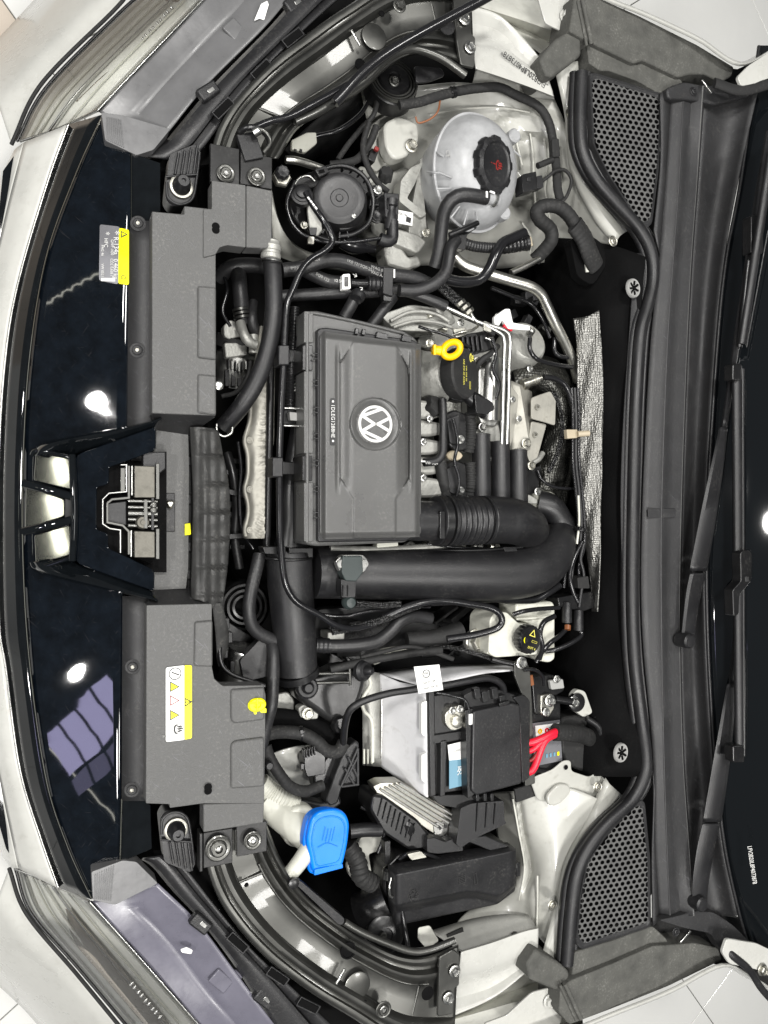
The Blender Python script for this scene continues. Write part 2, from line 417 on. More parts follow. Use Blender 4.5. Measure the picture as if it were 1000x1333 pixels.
def dusty(m, col, amt, scale=260, lo=.52, hi=.78):
    """pale dust lying in specks and patches"""
    nt = m.node_tree; N = nt.nodes; L = nt.links; b = N['Principled BSDF']
    tc = N.new('ShaderNodeTexCoord'); outs = []
    for s_, d_ in ((scale, 2), (28, 5)):
        n = N.new('ShaderNodeTexNoise'); n.inputs['Scale'].default_value = s_; n.inputs['Detail'].default_value = d_; L.new(tc.outputs['Object'], n.inputs['Vector'])
        mr = N.new('ShaderNodeMapRange'); mr.inputs[1].default_value = lo if s_ == scale else .4; mr.inputs[2].default_value = hi if s_ == scale else .75; L.new(n.outputs[0], mr.inputs[0]); outs.append(mr.outputs[0])
    mu = N.new('ShaderNodeMath'); mu.operation = 'MULTIPLY'; L.new(outs[0], mu.inputs[0]); L.new(outs[1], mu.inputs[1])
    m2 = N.new('ShaderNodeMath'); m2.operation = 'MULTIPLY'; L.new(mu.outputs[0], m2.inputs[0]); m2.inputs[1].default_value = amt
    mix = N.new('ShaderNodeMixRGB'); old = b.inputs['Base Color'].links[0].from_socket; L.new(old, mix.inputs[1]); mix.inputs[2].default_value = (*col, 1)
    L.new(m2.outputs[0], mix.inputs[0]); L.new(mix.outputs[0], b.inputs['Base Color'])
for k_, a_ in (('plastic', .32), ('plastic2', .22), ('rubber', .25), ('hose', .4), ('matte', .35), ('felt', .03), ('cowl', .3), ('blackpaint2', .3), ('flap', .7)): dusty(M[k_], (.16, .155, .14), a_)
for k_, a_ in (('grey', .5), ('lidgrey', .3), ('foam', .6)): dusty(M[k_], (.24, .235, .22), a_)
for k_, a_ in (('white', .35), ('shadedwhite', .55), ('whitedull', .5), ('whiteplastic', .4), ('sleeve', .3)): dusty(M[k_], (.22, .21, .17), a_, scale=90)
for k_, a_ in (('cast', .6), ('alu', .6), ('pipe', .4), ('shield', .5)): dusty(M[k_], (.10, .09, .07), a_, scale=160)
# ------------------------------------------------------------------ setting: showroom floor
FZ = -0.95
def floor():
    f = mesh_obj('floor', [(-4, -4, FZ-.006), (4, -4, FZ-.006), (4, 4, FZ-.006), (-4, 4, FZ-.006)], [(0, 1, 2, 3)], M['grout'], smooth=False)
    f['kind'] = 'structure'
    X = W(915, 1313, FZ); a = (W(890, 1290, FZ)-W(920, 1333, FZ)); th = math.atan2(a.y, a.x)
    s = 0.6; me = {}
    for i in range(-13, 14):
        for j in range(-13, 14):
            c = X+Matrix.Rotation(th, 3, 'Z') @ Vector(((i+.5)*s, (j+.5)*s, 0))
            if abs(c.x) > 3.7 or abs(c.y) > 3.7: continue
            key = 'tilebeige' if (c.x < -.7 and c.y > .6) else 'tile'
            if key not in me:
                h = s/2-.0016; b = .001
                V = [(-h, -h, -.006), (h, -h, -.006), (h, h, -.006), (-h, h, -.006), (-h, -h, -b), (h, -h, -b), (h, h, -b), (-h, h, -b),
                     (-h+b, -h+b, 0), (h-b, -h+b, 0), (h-b, h-b, 0), (-h+b, h-b, 0)]
                F = [(8, 9, 10, 11)]+[(k, (k+1) % 4, 4+(k+1) % 4, 4+k) for k in range(4)]+[(4+k, 4+(k+1) % 4, 8+(k+1) % 4, 8+k) for k in range(4)]
                m = bpy.data.meshes.new('tile'); m.from_pydata(V, [], F); m.materials.append(M[key]); me[key] = m
            o = bpy.data.objects.new('tile', me[key]); place(o, f, c); o.rotation_euler = (0, 0, th)
floor()

# ------------------------------------------------------------------ body shell (white painted metal, black underbody)
body = thing('car_body', 'white car body shell with inner wings and strut towers framing the engine bay', 'car', 500, 666, FZ)
def bay_pan():
    V = [W(x, y, z) for x, y, z in ((150, 60, -.30), (780, 60, -.42), (860, 200, -.42), (860, 1140, -.42), (780, 1290, -.42), (150, 1290, -.30))]
    mesh_obj('floor_pan', V, [(0, 1, 2, 3, 4, 5)], M['pan'], body, smooth=False, thick=.004)
bay_pan()
loft('front_crossmember', [[(215, 290, -.06), (215, 666, -.06), (215, 1040, -.06)], [(255, 240, -.16), (255, 666, -.16), (255, 1100, -.16)], [(270, 200, -.32), (270, 666, -.32), (270, 1130, -.32)]], M['pan'], body, nu=20)
# firewall with black insulation
fw = loft('firewall_insulation', [[(690, 330, -.27), (700, 450, -.27), (705, 666, -.27), (700, 900, -.27), (690, 1010, -.27)],
      [(715, 310, -.16), (742, 450, -.15), (752, 666, -.15), (735, 850, -.15), (725, 1000, -.16)],
      [(790, 318, -.05), (782, 450, -.06), (785, 666, -.06), (780, 850, -.06), (775, 1010, -.05)],
      [(840, 335, .0), (832, 450, -.005), (826, 666, -.005), (826, 850, -.005), (838, 1010, .0)]], M['felt'], body, nu=50, nv=6, cross='cr', thick=.006,
      zf=lambda x, y, u, v: .004*math.sin(y*.05)*math.sin(x*.09))
for x, y in ((825, 375), (809, 980)):
    g = lathe('grommet', x, y, .002, [(12.5, -3), (12.5, 0), (11.5, 1.5), (9.5, 1), (9.5, .4), (2, .4)], M['greyprint'], body, axis=(.2, 0, 1))
    for k in range(7):
        a = 2*math.pi*k/7+.4
        tube('grommet_slot', [(x+.7*(4*math.cos(a)), y+4*math.sin(a), .0035-.0006*math.cos(a)), (x+.7*(9*math.cos(a)), y+9*math.sin(a), .0035-.0012*math.cos(a))], 1.5, M['felt'], g, seg=6)
    lathe('grommet_core', x, y, .0035, [(3.4, 0), (3, 1.2), (.3, 1.2)], M['felt'], g, axis=(.2, 0, 1))
# upper inner wing and strut tower
def wing(up):
    # mirror in the picture for the other side by explicit pixel lists
    if up:
        tower = [[(470, 118, -.16), (540, 112, -.13), (610, 108, -.11), (680, 125, -.09), (722, 130, -.07)],
                 [(480, 180, -.20), (540, 165, -.17), (610, 150, -.14), (690, 165, -.10), (735, 160, -.06)],
                 [(478, 250, -.24), (540, 235, -.22), (620, 230, -.19), (700, 235, -.12), (750, 215, -.055)],
                 [(480, 310, -.27), (540, 305, -.26), (620, 310, -.25), (710, 300, -.16), (775, 275, -.05)],
                 [(500, 350, -.32), (560, 345, -.32), (630, 350, -.31), (705, 342, -.20), (800, 318, -.045)]]
        shelf = [[(600, 5, -.03), (650, 20, -.03), (690, 60, -.03), (712, 88, -.03)],
                 [(610, 30, -.045), (648, 40, -.045), (682, 72, -.04), (711, 92, -.035)],
                 [(613, 45, -.045), (645, 52, -.045), (680, 80, -.04), (711, 97, -.035)],
                 [(616, 62, -.025), (648, 68, -.025), (685, 88, -.022), (714, 104, -.02)],
                 [(619, 89, -.022), (650, 99, -.022), (690, 113, -.02), (721, 125, -.018)],
                 [(619, 91, -.07), (650, 101, -.07), (690, 115, -.07), (721, 127, -.07)],
                 [(612, 125, -.13), (650, 125, -.12), (690, 135, -.10), (726, 140, -.085)]]
        edge = [[(722, 90, -.03), (735, 150, -.04), (742, 220, -.045), (770, 280, -.045), (800, 320, -.045)],
                [(745, 80, -.02), (750, 150, -.025), (752, 215, -.03), (775, 262, -.03), (806, 308, -.035)],
                [(752, 80, -.02), (757, 150, -.025), (762, 210, -.03), (785, 255, -.03), (818, 300, -.05)]]
    else:
        tower = [[(640, 1030, -.21), (648, 1090, -.2), (655, 1140, -.2), (600, 1195, -.15), (590, 1215, -.14)],
                 [(668, 1030, -.115), (675, 1085, -.115), (680, 1130, -.115), (670, 1178, -.115), (680, 1215, -.10)],
                 [(676, 1030, -.11), (682, 1082, -.11), (692, 1130, -.11), (684, 1165, -.105), (690, 1215, -.09)],
                 [(680, 1028, -.092), (688, 1080, -.09), (697, 1130, -.09), (692, 1165, -.085), (697, 1215, -.08)],
                 [(705, 1026, -.07), (704, 1080, -.07), (706, 1130, -.07), (702, 1190, -.07), (704, 1222, -.07)],
                 [(742, 1026, -.05), (726, 1075, -.055), (718, 1130, -.055), (716, 1180, -.055), (716, 1235, -.05)],
                 [(784, 1042, -.04), (752, 1090, -.045), (735, 1130, -.045), (729, 1180, -.045), (727, 1240, -.04)]]
        shelf = [[(585, 1325, -.03), (640, 1300, -.03), (680, 1270, -.03), (700, 1250, -.03)],
                 [(592, 1300, -.045), (640, 1285, -.045), (678, 1260, -.04), (699, 1245, -.035)],
                 [(594, 1285, -.045), (640, 1272, -.045), (678, 1252, -.04), (699, 1240, -.035)],
                 [(597, 1268, -.025), (640, 1258, -.025), (680, 1240, -.022), (700, 1232, -.02)],
                 [(600, 1240, -.022), (640, 1228, -.022), (680, 1214, -.02), (701, 1209, -.018)],
                 [(600, 1238, -.07), (640, 1226, -.07), (680, 1212, -.07), (701, 1207, -.07)],
                 [(560, 1212, -.13), (620, 1195, -.12), (670, 1190, -.10), (712, 1195, -.085)]]
        edge = [[(705, 1245, -.03), (722, 1180, -.04), (735, 1120, -.045), (765, 1060, -.045), (788, 1012, -.04)],
                [(730, 1250, -.02), (736, 1180, -.025), (745, 1118, -.03), (775, 1068, -.03), (793, 1020, -.035)],
                [(738, 1250, -.02), (744, 1180, -.025), (753, 1120, -.03), (785, 1078, -.03), (815, 1040, -.05)]]
    sgn = 1 if up else -1
    cy = 205 if up else 1115
    def relief(x, y, u, v):
        d = math.hypot(x-690, (y-cy)*1.1)
        return (.010*sst(70, 62, d)*sst(30, 36, d) if up else 0) + .0012*math.sin(x*.05+y*.03)
    loft('strut_tower', tower, M['shadedwhite'], body, nu=60, nv=8, cross='cr', zf=relief, thick=.002)
    loft('inner_wing', shelf, M['white'], body, nu=40, nv=3, cross='lin', thick=.002)
    loft('scuttle_flange', edge, M['shadedwhite'], body, nu=40, nv=2, cross='cr', thick=.002)
    for bx, by in (((742, 148), (798, 314)) if up else ((719, 1178), (778, 1024))):
        bolt(bx, by, -.028 if by not in (314, 1024) else -.034, 7, M['zinc'], body, kind='torx')
wing(True); wing(False)
prism('stiffener', rnd([(712, 1036), (728, 1020), (742, 1022), (744, 1032), (728, 1048), (714, 1050)], 7), -.048, .008, M['shadedwhite'], body, bev=.003, seg=3)
for pts in ([(668, 1040, -.108), (676, 1085, -.108), (683, 1130, -.108), (676, 1172, -.108)], [(700, 1140, -.066), (700, 1180, -.066), (699, 1208, -.068)],
            [(560, 150, -.135), (600, 142, -.12), (650, 140, -.10), (690, 146, -.085)], [(668, 150, -.105), (672, 180, -.11), (680, 215, -.12)], [(688, 160, -.095), (694, 200, -.10), (696, 250, -.12), (700, 290, -.14)],
            [(706, 165, -.085), (712, 210, -.085), (710, 250, -.1), (716, 285, -.11)], [(680, 290, -.17), (692, 310, -.17), (690, 330, -.19)]):
    tube('panel_seam', pts, 1.3, M['whitedull'], body, seg=8, flat=.6)
prism('apron', [(200, 222), (235, 180), (285, 100), (375, 0), (470, -25), (600, -30), (560, 20), (470, 90), (400, 150), (350, 205)], -.09, .01, M['pan'], body, bev=0)
prism('apron', [(200, 1110), (225, 1145), (285, 1235), (365, 1325), (400, 1352), (470, 1352), (585, 1360), (550, 1300), (470, 1240), (400, 1180), (350, 1110)], -.09, .01, M['pan'], body, bev=0)
prism('wing_gutter', [(845, 96), (880, 80), (960, 90), (1005, 70), (1005, 135), (900, 140), (850, 125)], -.03, .01, M['matte'], body, bev=0)
prism('wing_gutter', [(845, 1200), (900, 1185), (990, 1200), (1005, 1290), (960, 1262), (930, 1255), (860, 1240)], -.03, .01, M['matte'], body, bev=0)
prism('bracket', rnd([(690, 1014), (720, 1002), (734, 990), (744, 990), (744, 1004), (768, 1012), (778, 1005), (792, 1018), (786, 1034), (768, 1043), (742, 1050), (700, 1042)], 5), lambda x, y: -.050-.00022*max(0, y-1010)-.0002*max(0, 740-x), .004, M['shadedwhite'], body, bev=.003, seg=3)
lathe('bracket_hole', 737, 999, -.0495, [(3.2, 0), (.2, .4)], M['felt'], body)
prism('bracket', rnd([(745, 905), (752, 897), (762, 900), (772, 928), (760, 934), (748, 925)], 4), -.06, .012, M['shadedwhite'], body, bev=.001)
bolt(747, 914, -.055, 8, M['steel'], body)
lettering('*LFV2B20L8P4073878*', 685, 92, -.0185, 12, M['ink'], body, rot=157, sx=.72)
# chassis rail between wing and fender
for up in (True, False):
    O = [(560, -15, -.14), (660, -8, -.13), (760, 0, -.12)] if up else [(540, 1345, -.14), (640, 1345, -.13), (760, 1340, -.12)]
    I = [(600, 5, -.10), (690, 60, -.10), (760, 110, -.10)] if up else [(585, 1325, -.10), (690, 1255, -.10), (745, 1235, -.10)]
    loft('wing_rail', between(O, I, (0, .35, .5, .7, 1), (0, .02, .02, -.02, 0)), M['whitedull'], body, nu=30, nv=3, thick=.002)
    q = [(700, -5), (742, -5), (740, 35), (735, 42), (710, 30)] if up else [(630, 1333), (660, 1322), (693, 1292), (740, 1280), (730, 1333), (720, 1345), (640, 1350)]
    prism('fender_bracket', rnd(q, 5), -.02, .004, M['white'], body, bev=.001)
    bolt(*((736, 22) if up else (715, 1303)), -.018, 9, M['white'], body)
# outer fenders (only their lip shows past the foam)
for up in (True, False):
    A = [(740, -30, .01), (782, -2, .015), (836, 20, .02), (880, 40, .025), (912, 56, .03), (962, 86, .03), (1010, 64, .03)] if up else [(690, 1356, .01), (745, 1338, .015), (800, 1316, .02), (870, 1288, .025), (938, 1254, .03), (975, 1268, .03), (1010, 1290, .03)]
    s = -1 if up else 1
    B = [(x+2, y+s*3, z+.003) for x, y, z in A]; C = [(x+3, y+s*5, z-.008) for x, y, z in A]; D = [(x+1, y+s*5, z-.08) for x, y, z in A]; E = [(x-5, y+s*4, z-.3) for x, y, z in A]
    loft('fender', [A, B, C, D, E], M['white'], body, nu=40, nv=4, cross='cr', thick=.0015)
# bonnet hinges
for up in (True, False):
    s = 1 if up else -1
    Y = lambda v: v if up else 1333-v
    if up: q = [(960, 100), (975, 85), (1010, 62), (1010, 118), (985, 108), (965, 112)]
    else: q = [(940, 1240), (946, 1222), (965, 1225), (985, 1228), (1010, 1240), (1010, 1275), (985, 1262), (950, 1255)]
    h = prism('bonnet_hinge', rnd(q, 4), .06, .006, M['white'], body, bev=.0015)
    if up: tube('hinge_gap', [(930, 108, .05), (965, 118, .055), (1005, 108, .06)], 7, M['matte'], body, flat=.5)
    else:
        tube('hinge_cable', [(940, 1232, .05), (955, 1245, .06), (975, 1262, .06), (990, 1285, .055), (1003, 1300, .05)], 5, M['plastic'], body, flat=.6)
        bolt(992, 1262, .062, 8, M['zinc'], body)
# ------------------------------------------------------------------ front bumper and grille panel
bumper = thing('front_bumper', 'white front bumper with gloss black upper grille panel curving round the nose', 'bumper', 60, 666, FZ)
def nose(px, d=0): return -.107+(px-30)*.00046+d          # the nose falls away evenly towards the front
S0 = [(x, y, z) for x, y, z in ((10, 215, -.24), (-30, 330, -.28), (-60, 480, -.31), (-72, 666, -.32), (-60, 860, -.31), (-32, 1010, -.28), (5, 1115, -.24))]
S1 = [(20, 196, -.17), (-10, 300, -.20), (-40, 440, -.22), (-50, 666, -.225), (-42, 890, -.22), (-12, 1030, -.20), (15, 1128, -.17)]
S2 = [(x, y, nose(x, -.045)) for x, y in ((32, 186), (6, 290), (-20, 420), (-32, 666), (-22, 890), (4, 1030), (25, 1130))]
S3 = [(x, y, nose(x, -.028)) for x, y in ((88, 163), (62, 235), (25, 360), (7, 460), (-2, 600), (-2, 800), (7, 870), (25, 1000), (52, 1090), (75, 1155))]
S4 = [(x, y, nose(x)) for x, y in ((134, 150), (100, 225), (62, 330), (41, 450), (32, 570), (30, 700), (38, 850), (60, 1010), (88, 1100), (120, 1170))]
S5 = [(x, y, nose(x)) for x, y in ((170, 200), (170, 290), (167, 400), (165, 600), (160, 780), (158, 1000), (157, 1060), (155, 1125))]
loft('bumper_skin', [S0, S1, S2], M['white'], bumper, nu=80, nv=6, cross='cr', thick=.003)
loft('trim_strip', [S2, [(a[0]+ (b[0]-a[0])*.5, a[1]+(b[1]-a[1])*.5, nose(a[0]+(b[0]-a[0])*.5, -.031)) for a, b in zip(cat_rom(S2, 12), cat_rom(S3, 12))], S3], M['white'], bumper, nu=80, nv=4, cross='cr', thick=.003)
tube('trim_edge', [(x+1, y, z+.002) for x, y, z in S3], 1.6, M['steel'], bumper, n=90, seg=8)
loft('grille_edge', [[(x+2, y, z) for x, y, z in S3], S4], M['gloss'], bumper, nu=80, nv=3, thick=.003)
PANEL = loft('grille_panel', [S4, S5], M['panelgloss'], bumper, nu=90, nv=10, thick=.003, zf=lambda x, y, u, v: .00025*math.sin(y*.035+x*.03)+.00003*math.sin(y*.19+x*.07))
tube('panel_seam', [(x, y, z+.003) for x, y, z in S4], 1.0, M['brightgloss'], bumper, n=90, seg=6)
prism('panel_wing', [(171, 199), (209, 212), (209, 275), (192, 290), (171, 290)], -.045, .006, M['gloss'], bumper, bev=.001)
prism('panel_wing', [(159, 1040), (188, 1040), (196, 1048), (198, 1105), (158, 1122)], -.045, .006, M['gloss'], bumper, bev=.001)
tube('panel_seam', [(171, 200, -.042), (171, 286, -.042)], .9, M['brightgloss'], bumper, seg=6)
tube('panel_seam', [(159, 1040, -.042), (157, 1120, -.042)], .9, M['brightgloss'], bumper, seg=6)
loft('mounting_strip', [[(168, 288, -.044), (166, 600, -.044)], [(201, 288, -.03), (199, 600, -.03)]], M['cowl'], bumper, nu=12, along='lin', thick=.004)
loft('mounting_strip', [[(160, 776, -.044), (159, 1042, -.044)], [(194, 776, -.03), (192, 1042, -.03)]], M['cowl'], bumper, nu=12, along='lin', thick=.004)
for x, y in ((180, 291), (179, 456), (173, 868), (172, 1028)):
    bolt(x, y, -.036, 10, M['cowl'], bumper, kind='torx', axis=(-.25, 0, 1)); bolt(x, y, -.034, 4, M['zinc'], bumper, axis=(-.25, 0, 1))
# sticker on the gloss panel: refrigerant data
def on_panel(px):  # height of the grille panel at that column
    return nose(px)+.003
zl = lambda x, y: on_panel(x)
lb = prism('warning_label', rnd([(130, 292), (156, 295), (154, 370), (129, 365)], 3), zl, .0015, M['silverlabel'], bumper, bev=0)
prism('label_band', rnd([(155, 296.5), (168, 299), (168, 371), (154, 369)], 3), lambda x, y: on_panel(x)+.0002, .0015, M['limelabel'], bumper, bev=0)
ax = (-.36, 0, 1)
def pl(s, x, y, size, mat, sx=.9, rot=-90): lettering(s, x, y, on_panel(x)+.0013, size, mat, lb, rot=rot, axis=ax, sx=sx)
pl('*', 150, 303, 14, M['print']); pl('*', 138, 304, 12, M['print'])
pl('R-134a', 151, 320, 9, M['print']); pl('0.460 kg', 150.5, 350, 8.5, M['print'])
pl('HFC', 138, 316, 7, M['print']); pl('GWP 1430', 146, 322, 5, M['print']); pl('CO2 0,658 t', 145.5, 348, 5, M['print'])
pl('PAG 46', 133.5, 326, 5, M['print']); pl('VW 0521', 133.5, 352, 5, M['print'])
box('label_barcode', 142, 364, on_panel(142)+.0008, 20, 4, .6, M['paper'], bumper, axis=ax, bev=0)
pl('!', 161, 306, 8, M['ink']); pl('\u25b3', 161, 305, 11, M['ink']); pl('\u2302', 161, 361, 9, M['ink'])

# ------------------------------------------------------------------ badge surround (chevron) on the nose
badge = thing('badge_surround', 'faceted gloss black badge surround framing the bonnet lock on the nose', 'grille trim', 110, 662, -.12)
# outer flared rim
up_out = [(40, 592), (46, 582), (62, 574), (110, 565), (165, 555), (211, 543)]
lo_out = [(38, 733), (44, 742), (62, 750), (110, 762), (160, 773), (206, 784)]
up_in = [(92, 600), (96, 594), (104, 590), (130, 581), (165, 572), (203, 555)]
lo_in = [(92, 722), (96, 729), (104, 735), (130, 742), (165, 756), (200, 771)]
for O, I in ((up_out, up_in), (lo_out, lo_in)):
    n = len(O); zo = [-.052, -.046, -.041, -.030, -.020, -.006]
    base = [(x, y, z-.05) for (x, y), z in zip(O, zo)]; mid = [(x*.9+a*.1, y*.9+b*.1, z) for (x, y), (a, b), z in zip(O, I, zo)]
    mid2 = [(x*.8+a*.2, y*.8+b*.2, z+.001) for (x, y), (a, b), z in zip(O, I, zo)]
    inn = [(x, y, z-.012) for (x, y), z in zip(I, zo)]
    loft('rim', [base, mid, mid2, inn], M['gloss'], badge, nu=40, nv=4, cross='cr', thick=.002)
prism('centre_plate', rnd([(97, 597), (104, 590), (130, 581), (203, 555), (203, 586), (160, 602), (142, 608), (142, 630), (126, 634), (126, 690), (141, 694), (141, 714), (163, 724), (201, 742), (201, 770), (165, 757), (104, 735), (97, 727)], 5),
      lambda x, y: -.036+(x-97)*.00026, .02, M['panelgloss'], badge, bev=.002)
for q, zz in (([(47, 589), (90, 597), (92, 637), (44, 625)], (-.095, -.065, -.066, -.096)), ([(34, 634), (84, 650), (84, 672), (33, 688)], (-.10, -.068, -.068, -.10)), ([(45, 697), (91, 683), (92, 722), (47, 735)], (-.096, -.066, -.065, -0.059))):
    prism('facet', rnd(q, 3), lambda x, y: -.066+(x-40)*.0005, .012, M['brightgloss'], badge, bev=.0015)
for a, b in (((30, 629, -0.056), (93, 646, -0.033)), ((30, 692, -0.056), (93, 677, -0.033))):
    tube('facet_bar', [a, ((a[0]+b[0])/2, (a[1]+b[1])/2, -0.041), b], 5.5, M['gloss'], badge, flat=.8)
tube('facet_bar', [(94, 592, -0.032), (96, 640, -0.030), (97, 662, -0.030), (96, 700, -0.030), (94, 730, -0.032)], 4.5, M['gloss'], badge)
tube('facet_bar', [(42, 592, -0.059), (46, 587, -0.054), (62, 588, -0.048), (92, 596, -0.035)], 3, M['gloss'], badge)
tube('facet_bar', [(42, 732, -0.059), (46, 738, -0.054), (62, 736, -0.048), (92, 726, -0.035)], 3, M['gloss'], badge)
box('facet_notch', 90, 661, -.034, 10, 26, 8, M['matte'], badge)

# ------------------------------------------------------------------ bonnet lock
lock = thing('bonnet_lock', 'silver and black steel bonnet lock set in the middle of the nose', 'latch', 170, 665, -.12)
prism('lock_shade_plate', [(126, 600), (205, 588), (217, 588), (217, 745), (200, 745), (126, 725)], -.040, .02, M['felt'], lock, bev=0)  # flat black plate over the panel; the recess shade is in its colour
prism('cover_step', rnd([(186, 588), (216, 588), (216, 610), (206, 618), (186, 618)], 2), -0.018, .02, M['plastic'], lock)
def chan(pts, w, m, z, h=.012):
    z2 = lambda x, y: z
    P = [Vector(p) for p in pts]
    L_, R_ = [], []
    for i, p in enumerate(P):
        a = (P[i]-P[i-1]).normalized() if i else None; b = (P[i+1]-P[i]).normalized() if i < len(P)-1 else None
        if a is None: a = b
        if b is None: b = a
        n1 = Vector((-a.y, a.x)); n2 = Vector((-b.y, b.x)); n = (n1+n2); n = n/max(n.dot(n1), .3)
        L_.append(tuple(p+n*w/2)); R_.append(tuple(p-n*w/2))
    return prism('lock_plate', L_+R_[::-1], z, h, m, lock, bev=.0006)
steps = [(160, 606), (164, 606), (164, 645), (142, 645), (138, 650), (138, 682), (145, 690), (164, 690), (164, 722)]
chan([(157, 605), (165, 605), (165, 640), (142, 642), (134, 650), (134, 682), (143, 688), (157, 690), (157, 720)], 2, M['steel'], -0.021)
chan([(160, 609), (160, 640)], 6, M['blackpaint'], -0.022); chan([(168, 606), (168, 648), (146, 650), (140, 655), (140, 680), (160, 684), (168, 692), (168, 722)], 3.2, M['blackpaint'], -0.018)
chan([(172, 606), (172, 645)], 2.2, M['steel'], -0.017); chan([(171, 690), (171, 725)], 2.2, M['steel'], -0.017)
for a, b in ((606, 648), (691, 726)):
    prism('lock_cheek', rnd([(175, a), (202, a+1), (202, b), (175, b)], 1.5), -0.009, .03, M['lockmetal'], lock, bev=.001)
    prism('lock_cheek', rnd([(203, a-3), (208, a-3), (208, b+2), (203, b+2)], 1), -0.008, .03, M['blackpaint'], lock, bev=.001)
prism('lock_bar', rnd([(140, 655), (165, 652), (165, 684), (140, 682)], 2), -0.024, .01, M['plastic'], lock)
for y in (652, 660, 668, 676, 684):
    tube('lock_pin', [(167, y, -0.018), (205, y+1, -0.015)], 2.6 if y != 668 else 4, M['blackpaint'] if y % 16 else M['steel'], lock, seg=12)
lathe('lock_pawl', 186, 680, -0.013, [(9, -6), (9, 0), (7, 2), (3, 2), (3, 5), (.3, 5)], M['lockmetal'], lock)
chan([(190, 650), (190, 688)], 5, M['blackpaint'], -0.010); chan([(199, 648), (199, 690)], 4, M['plastic2'], -0.010)
for y in (657, 664): lathe('lock_roller', 200, y, -0.008, [(4, -4), (4, 3), (2.5, 4), (.3, 4)], M['blackpaint'], lock)

# ------------------------------------------------------------------ grey plastic cover behind the nose
cover = thing('radiator_cover', 'textured grey plastic cover panels screwed along the front crossmember', 'cover', 240, 666, -.1)
prism('cover_panel', rnd([(198, 275), (240, 279), (240, 268), (276, 272), (281, 318), (281, 541), (198, 538)], 1.5), -.002, .03, M['grey'], cover, bev=.0025)
prism('cover_panel', rnd([(265, 272), (276, 272), (276, 235), (320, 241), (320, 322), (296, 319), (286, 322), (281, 331), (265, 335)], 2), .001, .03, M['grey'], cover, bev=.002)
prism('cover_panel', rnd([(320.8, 241), (355, 248), (354, 318), (348, 323), (320.8, 322)], 2), .001, .03, M['grey'], cover, bev=.002)
for a, b in ((372, 467), (487, 539)):
    prism('cover_pad', rnd([(258, a), (281.6, a+2), (281.6, b+1), (258, b-2)], 3), .003, .008, M['grey'], cover, bev=.0025)
prism('cover_panel', rnd([(191, 788), (276, 786), (276, 868), (279, 884), (290, 893), (343, 892), (346, 905), (344, 1046), (264, 1046), (221, 1052), (221, 1047), (190, 1046)], 2), -.002, .03, M['grey'], cover, bev=.0025)
prism('cover_panel', rnd([(265, 1047), (344, 1044), (343, 1071), (265, 1084)], 2), -.006, .03, M['grey'], cover, bev=.002)
prism('cover_pad', rnd([(254, 810), (277, 808), (277, 868), (253, 867)], 3), .003, .008, M['grey'], cover, bev=.0025)
prism('cover_pad', rnd([(301, 898), (345, 895), (344.5, 937), (306, 942), (301, 938)], 4), .003, .008, M['grey'], cover, bev=.0025)
prism('cover_pad', rnd([(301, 970), (306, 965), (344.5, 960), (344.5, 1024), (301, 1027)], 4), .003, .008, M['grey'], cover, bev=.0025)
for x, y in ((281, 297), (271, 1027)):
    lathe('slot_hole', x, y, .0012, [(7, 0), (7, .6), (.2, .6)], M['felt'], cover, wob=lambda t, j: .62+.42*abs(math.sin(t)))
loft('cover_panel', [[(204, 560, -.05), (245, 566, -.05)], [(203, 610, -.05), (246, 610, -.05)], [(203, 740, -.05), (245, 740, -.05)], [(200, 768, -.05), (242, 766, -.05)]], M['grey'], cover, nu=12, nv=2, along='lin', skirt=.03)
prism('cover_step', [(199, 538), (281, 542), (246, 568), (203, 560)], lambda x, y: -.004-.05*sst(540, 564, y), .03, M['cowl'], cover, bev=.001)
prism('cover_step', [(199, 766), (246, 765), (276, 787), (191, 789)], lambda x, y: -.054+.05*sst(768, 787, y), .03, M['cowl'], cover, bev=.001)
prism('latch_pocket', rnd([(207, 642), (228, 642), (228, 692), (207, 692)], 1), -.047, .004, M['plastic'], cover, bev=.0008)
lathe('pocket_clip', 221, 656, -.045, [(6, 0), (5, 4), (3, 7), (1, 7)], M['zinc'], cover, wob=lambda t, j: 1+.2*math.sin(3*t))
prism('yellow_clip', rnd([(241, 682), (248, 681), (249, 696), (241, 697)], 1), -.045, .006, M['lime'], cover)
# stickers
wl = prism('warning_label', rnd([(216, 869), (241, 866), (241, 963), (216, 966)], 3), .0006, .0014, M['paper'], cover, bev=0)
prism('label_band', rnd([(240, 866), (250, 866), (250, 961), (240, 963)], 2.5), .0009, .0014, M['limelabel'], cover, bev=0)
def cl(s, x, y, size, mat, sx=1, rot=-90): lettering(s, x, y, .0011, size, mat, wl, rot=rot, sx=sx)
lathe('label_symbol', 228, 877, .0008, [(8, 0), (8, .5), (7, .5), (7, 0)], M['ink'], wl, close=False)
cl('/', 228, 877, 14, M['ink'], sx=1.6); 
for y in (894, 912, 931):
    m = M['ink'] if y != 912 else M['darkred']
    prism('label_symbol', [(221.5, y-7), (221.5, y+7), (234, y)], .0012, .0008, m, wl, bev=0)
    prism('label_symbol', [(222.6, y-5), (222.6, y+5), (231.8, y)], .0015, .0008, M['limelabel'] if y != 912 else M['paper'], wl, bev=0)
cl('!', 226, 894, 8, M['ink']); cl('88', 226, 912, 7, M['ink']); cl('!', 226, 931, 8, M['ink'])
lettering('!', 244.5, 914, .0016, 9, M['ink'], cover); lettering('\u25b3', 244.5, 914, .0016, 13, M['ink'], cover)
cl('\u2668', 232, 949, 12, M['ink']); cl('\u25a1', 223, 948, 9, M['greyprint'])
cl('5Q0 010', 219, 958, 4, M['greyprint'], rot=0)
